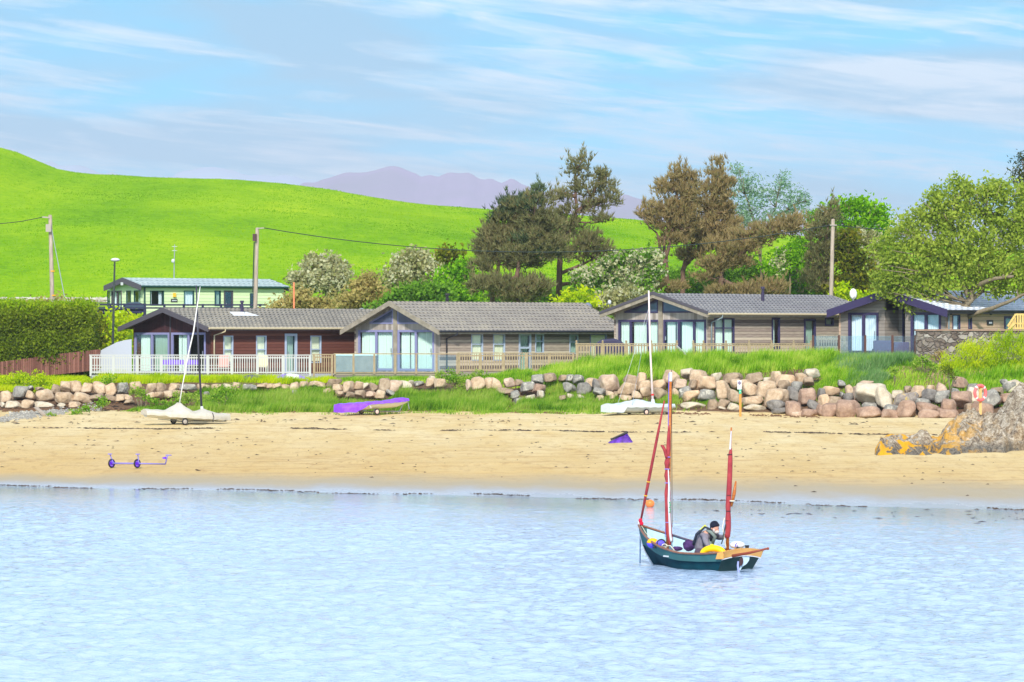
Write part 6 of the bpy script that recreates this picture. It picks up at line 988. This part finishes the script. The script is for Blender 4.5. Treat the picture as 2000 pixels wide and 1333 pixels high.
for y0 in (-.19,.12):
    o_=Vector((0,y0,0)); pts=[J['wst']+Vector((-.17,0,.02))+o_*.6,J['che']+Vector((-.18,0,.06))+o_*.8,J['upp']+Vector((-.08,0,.135))+o_*.9,J['upp']+Vector((.09,0,.06))+o_,J['che']+Vector((.13,0,-.06))+o_]; g.tube([pts[0].lerp(pts[1],t) for t in (0,.5)]+[pts[1],pts[2],pts[3],pts[4]],.026,6)
g.build('life_jacket',M['vest'],man,smooth=True); g=MB(); c=J['che']+Vector((.13,-.14,-.16)); g.ball(c,(.07,.06,.16),10,8); c=J['upp']+Vector((.09,-.12,.01)); g.tube([J['nek']+Vector((-.09,-.05,.02)),J['nek']+Vector((-.0,-.13,-.03)),J['nek']+Vector((.08,-.1,-.12)),J['che']+Vector((.15,-.13,-.14))],[.04,.042,.045,.05],8); g.build('life_jacket_collar',M['vest_grey'],man,smooth=True)
g=MB(); g.ball(J['che']+Vector((.14,-.185,-.17)),(.07,.035,.035),10,6); g.tube([J['upp']+Vector((-.17,-.02,.05)),J['upp']+Vector((-.05,.02,.15))],[.03,.035],8); g.build('reflective_tape',M['hivis'],man,smooth=True)
# orange mooring buoy
c=P(1269.5,971.5,122); r=empty('mooring_buoy',(c.x,122,-.02),'round orange mooring buoy floating off the beach beside the furled jib','buoy'); 
g=MB(); rr=.125; g.ball((c.x,122,rr*.8),(rr*1.1,rr,rr),16,12); g.build('float',mat('orange_buoy',lin(244,128,60),.4),r,smooth=True); g=MB(); g.torus((c.x-.13,122,rr*1.4),(0,1,.3),.03,.012,10,5); g.build('eye',M['orange_band'],r); r.location.y=122
# driftwood plank
q=P(79,803,190); zz=gz(q.x,190); g=MB(); g.beam((q.x-.27,190.5,zz+.36),(q.x+.28,189,zz+.03),.2,.05); tag(g.build('driftwood_plank',M['pole']),'grey driftwood plank leaning at the foot of the pale boulders','plank')
# ---------------------------------------------------------------- trees and shrubs
PG='pines behind the lodges'
tree('pine_tree','bushy pine at the left edge of the dark pine clump','pine tree',241,[(985,440,34,34),(968,462,28,28),(1002,478,46,30),(962,500,38,18),(1012,412,26,26),(945,520,28,8,-1),(1018,508,46,16),(1028,452,32,36),(962,478,30,16)],[[(956,592),(962,558),(972,530),(982,480),(1000,420)]],'pine',True,PG,r=.17,extra=([(990,405,14,18),(1015,388,14,16),(985,425,22,10),(1000,400,20,12)],'pine_green'))
tree('pine_tree','broad pine in the middle of the clump with a low hanging brown skirt','pine tree',239,[(1048,412,30,34),(1055,452,42,34),(1068,485,46,24),(1000,556,52,18),(1040,562,42,16),(942,556,36,16),(1030,492,46,18),(1068,430,26,28),(1010,575,50,14)],[[(1012,594),(1010,545),(1012,505),(1035,450),(1048,395)],[(1011,540),(985,550),(950,555)]],'pine',True,PG,r=.17,extra=([(1050,378,9,18),(1040,398,20,12),(1030,470,30,10),(1060,490,30,8)],'pine_green'))
tree('pine_tree','tall open topped pine leaning right above the clump','pine tree',243,[(1118,322,8,18),(1136,322,12,20),(1130,345,14,14),(1172,335,11,20),(1178,358,18,16),(1150,372,26,14),(1190,388,22,14),(1165,398,28,10),(1098,378,22,9),(1085,388,16,9),(1148,408,14,9),(1120,440,22,20),(1150,472,36,26),(1168,500,34,14),(1130,492,34,16),(1180,430,24,6),(1180,557,38,7),(1140,542,20,5),(1105,415,20,14),(1092,450,18,28)],[[(1090,594),(1092,520),(1096,480),(1112,450),(1126,415),(1124,380),(1124,330)],[(1126,415),(1150,395),(1172,345)],[(1092,556),(1135,552),(1185,556)],[(1093,535),(1130,520),(1160,505)],[(1124,385),(1105,378),(1085,388)]],'pine',True,PG,r=.2,dens=54,per=8)
tree('pine_tree','forked pine with an open grey brown base behind the third lodge apex','pine tree',244,[(1322,335,13,20),(1345,345,12,18),(1305,365,18,24),(1335,378,24,24),(1298,400,24,24),(1352,372,10,26),(1330,412,38,24),(1268,408,15,14),(1258,418,12,6),(1300,435,34,14),(1340,440,30,16),(1285,560,50,8),(1315,470,30,12)],[[(1303,575),(1300,520),(1290,485),(1282,455)],[(1300,520),(1306,480),(1318,430),(1326,350)],[(1300,505),(1296,470),(1308,430)]],'pine_brown',True,PG,r=.19,dens=46)
tree('pine_tree','tallest spiky topped brown pine right of the forked one','pine tree',246,[(1407,325,7,18),(1403,348,18,18),(1392,372,26,22),(1415,372,16,24),(1388,405,36,24),(1408,412,26,26),(1400,442,46,24),(1375,462,44,20),(1415,470,46,16),(1360,496,36,12),(1345,440,20,24)],[[(1331,590),(1333,540),(1340,500),(1372,440),(1398,380),(1407,325)],[(1336,520),(1360,500),(1380,480)]],'pine_brown',True,PG,r=.18,dens=46)
tree('pine_tree','spreading brown pine with low boughs behind the blue grey roof','pine tree',242,[(1420,488,50,18),(1462,468,40,16),(1505,452,42,14),(1545,438,34,14),(1400,515,34,14),(1440,512,36,12),(1420,572,48,12),(1480,572,52,14),(1505,560,30,12),(1380,540,26,10)],[[(1407,592),(1409,540),(1412,500),(1430,480)],[(1411,520),(1440,500),(1490,465),(1545,440)],[(1409,545),(1440,560),(1490,575)]],'pine_brown',True,PG,r=.2)
tree('pine_tree','small dark pine top poking up beside the pale utility pole','pine tree',247,[(1622,408,15,16),(1612,430,20,16),(1600,465,24,30),(1608,505,30,30),(1640,480,20,30),(1600,548,38,26)],[[(1612,600),(1612,520),(1618,440),(1622,398)]],'pine',True,PG,r=.13)
tree('willow','airy silver green willow standing above the brown pines','willow',250,[(1450,345,20,20),(1438,372,20,22),(1470,368,24,20),(1448,405,34,24),(1492,392,30,22),(1525,372,26,20),(1528,350,16,12),(1540,398,26,14),(1560,385,18,12),(1580,392,14,8),(1470,432,40,18),(1515,420,34,16),(1555,415,24,12),(1440,330,8,12)],[[(1490,600),(1488,520),(1480,450),(1455,380)],[(1486,480),(1510,420),(1525,360)],[(1510,430),(1550,400),(1580,392)]],'willow',bark='bark_grey',r=.14,dens=42,per=22,size=.11,sig=.28,group=None,asp=.35)
tree('maple','bright green broadleaf tree between the pale pole and the big tree','broadleaf tree',252,[(1640,405,30,14),(1675,402,34,14),(1705,412,28,16),(1720,428,20,18),(1655,430,40,20),(1700,445,34,24),(1660,462,40,20),(1590,420,18,10),(1590,445,26,18),(1725,460,14,24)],[[(1670,600),(1668,500),(1665,440)],[(1668,500),(1700,440)]],'bright',bark='bark_grey',r=.15,dens=37,per=34)
tree('hawthorn','white flowering hawthorn half hidden by the big tree','hawthorn',248,[(1690,458,20,10),(1700,478,24,20),(1712,510,22,24),(1690,530,26,26)],[[(1700,600),(1698,520),(1695,465)]],'haw',bark='bark_grey',r=.1,blossom=[(1690,456,22,12),(1702,476,26,20),(1712,508,20,20)],bdens=2.)
tree('cypress','rusty yellow green conifer behind the satellite dish','conifer',246,[(1655,470,22,24),(1660,505,36,30),(1675,540,40,30),(1650,570,40,22),(1695,575,30,16)],[[(1665,605),(1662,540),(1658,450)]],'olive',bark='bark',r=.13,dens=37)
tree('spruce','dark spruce top at the edge above the big tree','spruce',236,[(2000,312,12,16),(1998,335,18,14),(2004,352,22,12),(2015,375,30,16),(2015,405,36,20),(2020,440,40,24)],[[(2006,640),(2004,450),(2002,298)]],'conifer',bark='bark',r=.16,dens=37,asp=.3)
tree('sycamore','big spreading yellow green tree with forked trunks behind the stone wall','broadleaf tree',206.5,
 [(1850,385,38,28),(1885,368,34,22),(1930,372,44,22),(1975,378,40,24),(2020,390,44,30),(1818,408,34,28),(1790,432,38,28),(1765,462,34,26),(1740,490,32,30),(1728,530,32,28),(1745,560,34,20),(1730,572,22,12),(1862,420,50,34),(1920,412,52,34),(1985,425,52,38),(1820,460,48,36),(1880,468,52,36),(1945,470,54,38),(2010,480,50,44),(1790,505,46,34),(1850,515,50,32),(1912,520,52,32),(1970,530,50,30),(2030,540,40,36),(1780,548,42,24),(1830,562,38,18),(1790,580,36,18),(1885,556,34,16),(1940,562,36,14),(1990,570,34,16),(1790,598,18,8)],
 [[(1876,664,0),(1881,620,0),(1890,590,.2),(1905,560,.3),(1915,500,.3),(1925,430,.4)],[(1882,625,0),(1905,612,-.4),(1940,602,-.8),(1975,588,-1.2),(2010,570,-1.5)],[(1888,595,0),(1915,570,.6),(1955,520,1.2),(1990,450,1.5)],[(1890,580),(1870,520,.5),(1860,440,.5)],[(1905,560,.2),(1940,545,-.8),(1980,540,-1.2)]],'maple',bark='bark_grey',r=.23,dens=33,per=40,size=.1,sig=.26,twigs=3)
tree('sycamore','slimmer twin stemmed tree growing beside the big tree, reaching over the purple gable','broadleaf tree',207.5,[(1770,520,40,28),(1745,550,34,20),(1800,545,40,26),(1830,520,40,30),(1760,585,26,12),(1820,590,24,12)],[[(1862,664),(1862,625),(1858,600),(1848,565),(1830,520)],[(1873,668),(1880,625),(1884,600),(1878,570)],[(1856,600),(1830,580),(1790,565)],[(1852,575),(1820,545),(1780,530)]],'maple',bark='bark_grey',r=.17,dens=29,per=38,size=.095,twigs=2)
HG='flowering hawthorns at the foot of the hill'
tree('hawthorn','round creamy flowering hawthorn behind the brown lodge','hawthorn',258,[(630,530,38,26),(655,545,30,22),(605,548,32,18),(620,512,26,12),(580,545,18,8),(650,520,26,16),(590,560,24,10),(660,572,22,12)],[[(640,600),(636,565),(630,530)]],'haw',group=HG,bark='bark_grey',r=.12,dens=33,blossom=[(630,525,42,26),(655,542,32,22),(600,545,34,16),(582,543,18,8),(635,548,40,20)],bdens=2.1)
tree('hawthorn','brownish flowering hawthorn beneath the sagging cable','hawthorn',258,[(805,515,38,22),(785,540,34,18),(830,535,36,18),(815,500,24,12),(765,550,22,16),(850,530,18,14)],[[(800,600),(802,560),(806,520)]],'haw',group=HG,bark='bark_grey',r=.12,dens=33,blossom=[(805,512,40,22),(785,536,36,18),(832,532,34,16)],bdens=1.3)
tree('hawthorn','snow white hawthorn right of the open topped pine','hawthorn',241,[(1150,545,34,20),(1205,520,36,20),(1255,505,34,16),(1275,525,28,20),(1225,545,40,20),(1175,575,44,18),(1250,560,40,20),(1215,505,24,12)],[[(1210,600),(1212,560),(1220,515)],[(1211,570),(1160,550)]],'green',group=HG,bark='bark_grey',r=.12,dens=29,blossom=[(1150,540,34,18),(1205,518,38,18),(1255,503,36,14),(1278,522,24,18),(1222,540,40,16),(1250,556,36,16)],bdens=2.3)
tree('hawthorn','yellowish flowering hawthorn against the third lodge roof edge','hawthorn',236,[(1190,588,30,16),(1225,578,30,16),(1170,600,20,12),(1215,600,34,14)],[[(1205,625),(1205,590)]],'haw',group=HG,bark='bark_grey',r=.09,dens=37,blossom=[(1192,584,30,14),(1226,576,28,12)],bdens=1.2)
tree('hawthorn','small hawthorn with a few flowers between pines and pale pole','hawthorn',249,[(1545,500,30,20),(1520,525,30,18),(1560,530,30,20),(1530,490,20,10)],[[(1540,600),(1542,550),(1545,500)]],'bright',group=HG,bark='bark_grey',r=.1,dens=31,blossom=[(1535,492,22,10),(1525,520,26,14)],bdens=.7)
SG='shrubs behind the lodges'
shrub('scrub_bush','dry straw coloured bush round the orange post','bush',238,[(575,592,30,14),(605,588,30,16),(640,598,30,10),(545,600,18,8),(590,572,16,8)],'tan',SG,dens=42)
shrub('scrub_bush','tan twiggy bush between the two hawthorns','bush',240,[(700,572,26,22),(725,560,22,18),(745,582,30,18),(690,592,26,14),(715,545,16,12),(672,588,18,14)],'tan',SG,dens=42)
shrub('green_bush','low bright green bush behind the apex of the grey lodge','bush',236,[(765,590,34,12),(800,572,34,16),(830,578,32,18),(860,575,30,20),(735,602,20,8),(785,600,30,10)],'green',SG,dens=37)
shrub('green_bush','taller green bush between the brownish hawthorn and the pines','bush',248,[(880,545,30,20),(905,560,30,24),(870,570,34,20),(920,540,20,18),(895,520,22,12),(925,580,26,16)],'bright',SG,dens=33)
shrub('green_bush','dark olive crown rising over the cable left of the pines','bush',262,[(872,495,26,12),(895,505,22,14),(860,512,20,14),(885,520,24,12)],'olive',SG,dens=33)
shrub('green_bush','vivid lime bush below the snow white hawthorn','bush',234,[(1125,580,24,10),(1150,592,22,8),(1105,588,18,8)],'yellow',SG,dens=42)
shrub('green_bush','green undergrowth between the trunks of the middle pines','bush',254,[(1000,588,60,12),(1060,585,44,14),(960,580,40,12),(1100,570,30,16),(1120,592,40,10)],'green',SG,dens=29)
shrub('green_bush','mixed green undergrowth behind the third lodge ridge','bush',254,[(1330,545,40,20),(1370,560,40,20),(1420,545,40,24),(1470,530,40,26),(1500,545,40,30),(1350,580,60,14),(1450,580,60,16),(1295,560,24,20)],'green',SG,dens=27)
shrub('green_bush','sunlit green bushes left of the pale utility pole','bush',252,[(1540,560,40,24),(1575,540,34,30),(1570,490,26,30),(1590,575,40,16),(1500,572,40,18)],'bright',SG,dens=31)
shrub('green_bush','yellow green bush between the pale pole and the satellite dish','bush',240,[(1645,570,20,16),(1635,590,22,10),(1690,585,24,12)],'yellow',SG,dens=33)
shrub('green_bush','sunlit shrub on the slope beside the black lamp post','bush',222,[(205,640,18,20),(235,650,20,24),(218,625,16,14),(245,630,16,16),(205,668,16,14),(230,680,24,12)],'yellow',SG,dens=42)
shrub('green_bush','dull olive shrub squeezed against the hedge end','bush',218,[(186,640,12,26),(190,668,14,16),(184,690,14,10)],'olive',SG,dens=42)
shrub('scrub_bush','straw yellow scrub above the hedge beside the banded pole','bush',240,[(85,596,24,8),(120,592,20,8),(60,602,20,6),(150,600,22,8)],'tan',SG,dens=42)
shrub('scrub_bush','bank of weeds below the navy veranda fence','bush',250,[(170,625,16,8),(200,632,24,10),(240,632,24,8),(275,626,20,6)],'yellow',SG,dens=42)
BG='bushes growing among the boulders'
def low(label,Y,blobs,leaf='lowgreen',**k): shrub('low_bush',label,'bush',Y,blobs,leaf,BG,size=.055,sig=.11,dens=90,per=30,**k)
low('leafy green clump on the bare earth right of the driftwood plank',190.5,[(150,806,10,6),(168,797,8,6),(143,812,8,4)])
low('round green tuft beside the driftwood plank',189,[(101,813,8,6)])
low('green clump spilling over the boulders by the windbreak',193.8,[(200,782,10,7),(193,790,8,5)])
low('bright bush on top of the boulders under the curved windbreak',202,[(215,740,16,9),(205,745,10,6)],'bank')
low('yellow green weeds over the boulders below the hedge',200.5,[(30,738,30,12),(70,740,26,13),(95,752,14,14),(10,750,20,8)],'yellow')
low('large leafed green bush on the rocks left of the dark upturned hull',194.2,[(430,772,22,14),(448,764,14,10),(415,782,16,8)])
low('green weeds in front of the boulders under the brown gable',195,[(275,770,16,12),(262,762,10,8),(290,780,12,6)])
low('bright green bush at the foot of the boulders below the white lattice',194.5,[(355,772,22,8),(385,778,20,8),(310,785,22,6),(345,785,30,6)])
low('glossy bright green bush left of the first pinkish boulder',199.5,[(885,736,22,14),(900,750,16,14),(870,730,16,8),(935,732,16,9),(890,765,10,8)])
low('dark green bush on the grass bank below the lodge corner',199.8,[(1437,712,14,14),(1445,728,10,10)])
low('mid green bush on the bank below the door of the tan lodge',199.6,[(1563,722,16,8),(1575,712,10,8)])
low('tidy green bush on the bank below the outdoor sofa',195,[(1748,722,13,9)])
low('dark ivy clump below the yellow green weeds',192,[(1858,728,15,10),(1848,722,10,8)],'hedge')
low('mid green bush at the foot of the stone wall end',196,[(1805,704,18,12),(1820,715,14,10),(1790,712,14,10)])
low('orange leaved plant against the stone wall',198.5,[(1825,697,12,4),(1836,690,6,4)],'pine_brown')
# flowering weeds in front of the stone wall, uncountable
C,D=blobclumps([(1860,708,28,18),(1885,690,30,18),(1915,682,34,20),(1950,676,36,22),(1985,672,36,24),(2020,672,30,28),(1880,718,34,14),(1930,705,40,20),(1980,705,40,22),(1850,722,20,8),(1990,725,30,12),(1930,728,30,8),(1960,738,34,8),(2000,735,30,10),(1900,732,26,8)],196.3,60,inner=.2)
n=len(C); pts=np.repeat(C,46,0)+RNG.normal(size=(n*46,3))*.13; tag(link('flowering_weeds',npmesh('flowering_weeds',blades(pts,.14,.035,.9),3),M['leaf_yellow']),'dense yellow green flowering weeds before the stone wall','weeds',kind='stuff')
# ---------------------------------------------------------------- grasses
grassfield('bank_grass',[(1040,1130,199.5,204.2,.38,9000),(1110,1640,199.6,204.2,.62,60000),(1120,1600,198.6,200,.5,12000),(1600,1800,198.,203,.42,26000),(1640,1900,193.5,198,.25,5000),(1850,2060,190,198,.35,14000),(1600,1700,194.5,198.5,.4,9000),(640,905,202,205,.2,12000),(1640,1760,193,197,.2,4000),(900,1050,199.5,204.8,.3,13000)],M['leaf_bank'],'tall bright grass along the crest of the boulder bank',.05)
grassfield('beach_edge_grass',[(380,660,192.8,199.6,.42,30000),(250,400,193.5,195.2,.25,4500),(620,860,193.4,196.2,.42,15000),(760,1000,193.4,198.0,.45,22000),(1000,1090,193.4,196.2,.4,8000),(1060,1215,193.2,196.2,.34,9000),(845,1100,191.9,193.4,.16,5000),(1280,1345,194,195.5,.3,2500),(1360,1440,193.3,194.4,.15,2200),(1060,1180,196.5,199.5,.3,4000),(300,1250,190.8,193.8,.14,4200),(1090,1640,192.5,198.5,.26,5200),(1640,1900,189.5,193.5,.22,1800)],M['leaf_lowgreen'],'grass fringe growing at the foot of the boulders',.045)
grassfield('lawn_grass',[(-60,180,199.8,207,.2,22000),(175,660,202.5,205.6,.3,26000),(-60,90,199.5,201,.3,5000),(170,260,206,216,.4,7000)],M['leaf_yellow'],'yellow green verge grass beside the palings and decks',.05)
grassfield('marram_grass',[(1620,1790,197,202.5,.5,15000),(1640,1740,194.5,197.5,.4,5000)],M['leaf_marram'],'blue green marram grass on the bank under the glass panels',.075,.5)
grassfield('hill_grass',[(-60,1500,286,452,.10,110000)],M['leaf_hill'],'short bright green pasture covering the hill',.13,.5)
# strand lines of weed, pebbles
def scatter(name,pts,size,m,label,cat,flat=.35,kind='stuff'):
    g=MB()
    for (x,y,z,s) in pts:
        n=6; sx=s*random.uniform(.8,2.4); a=[(x+sx*math.cos(2*math.pi*j/n)*random.uniform(.7,1.2),y+s*1.2*math.sin(2*math.pi*j/n)*random.uniform(.7,1.2),z-.015) for j in range(n)]; t=(x+random.uniform(-.3,.3)*sx,y,z+s*flat); k=len(g.v); g.v+=a+[t]; g.f+=[(k+j,k+(j+1)%n,k+n) for j in range(n)]
    return tag(g.build(name,m),label,cat,kind=kind)
weed=mat('dark_seaweed',lin(52,44,40,.8),.8,var=lin(96,74,58,.8),vs=2); pts=[]
HY={}
def hy(u,v):
    k=(round(u/40),round(v)); 
    if k not in HY: HY[k]=hit(k[0]*40,v,110,200)
    return HY[k]
def line(us,vs,dens,s,jit,gap=.5,seed=0):
    L=[]
    n=int((us[-1]-us[0])*dens)
    for i in range(n):
        u=random.uniform(us[0],us[-1]); 
        if float(vnoise(u*.02,seed,seed))+.5<gap*random.uniform(.6,1.3): continue
        v=float(np.interp(u,us,vs)); Y=hy(u,v)+random.gauss(0,jit)+math.sin(u*.013+seed)*.5; x=(u-1000)/F*Y; L.append((x,Y,gz(x,Y)+.03,s*random.uniform(.5,1.5)))
    return L
pts+=line([0,500,1000,1500,2000],[838,838,843,846,853],.55,.06,.14,.42,1)+line([0,500,1000,1300,1500,2000],[951,960,970,977,984,999],.8,.024,.10,.36,2)+line([0,700,1200,1700],[826,822,826,826],.06,.06,1.5,.5,3)+line([0,1000,2000],[880,905,930],.08,.035,7,.3,4)+line([0,1000,2000],[815,822,830],.08,.035,4,.3,14)+line([0,1000,2000],[862,870,875],.08,.04,4,.4,15)+line([100,420],[796,797],.8,.07,.5,.3,5)+line([1200,2000],[1010,1040],.0,.06,3)
scatter('seaweed',pts,0,weed,'broken dark strand lines of seaweed across the sand','seaweed')
scatter('dry_wrack',line([230,420,640,860,1100],[800,804,803,801,806],3.2,.06,.9,.3,21)+line([1250,1600],[808,815],.8,.05,.6,.35,22)+line([0,230],[800,797],1.2,.06,1.2,.3,23),0,mat('dry_brown_wrack',lin(140,104,74,.8),.9,var=lin(100,72,50,.8),vs=2),'brown dry wrack and litter along the foot of the grass','wrack',.6)
pb=[(x,y,z,s) for x,y,z,s in line([-10,130],[822,806],6,.05,1.2,.1,6)+line([20,200],[812,800],3,.05,.9,.2,7)]; scatter('pebbles',pb,0,RM['grey'],'patch of grey pebbles at the left of the upper beach','pebbles',.8)
scatter('wet_weed',[(x,y,.004,s*1.2) for x,y,z,s in line([1450,2020],[1016,1030],.10,.06,2.6,.2,8)+line([1300,1500],[1028,1030],.06,.06,1,.2,9)],0,weed,'scraps of weed awash in the shallows','seaweed',.12)
# air between here and the mountains
hz=MB(); hz.box((-4000,-60,-7.5),(4000,11700,520)); o=hz.build('haze',None,None,world=False); m=bpy.data.materials.new('haze'); m.use_nodes=True; t=NT(m.node_tree); t.n.remove(t.n['Principled BSDF'])
v=t.new('ShaderNodeVolumePrincipled'); v.inputs['Color'].default_value=(.86,.88,1.,1); v.inputs['Density'].default_value=.00012; v.inputs['Anisotropy'].default_value=.0; t.l.new(v.outputs[0],t.n['Material Output'].inputs['Volume']); o.data.materials.append(m); tag(o,kind='stuff')
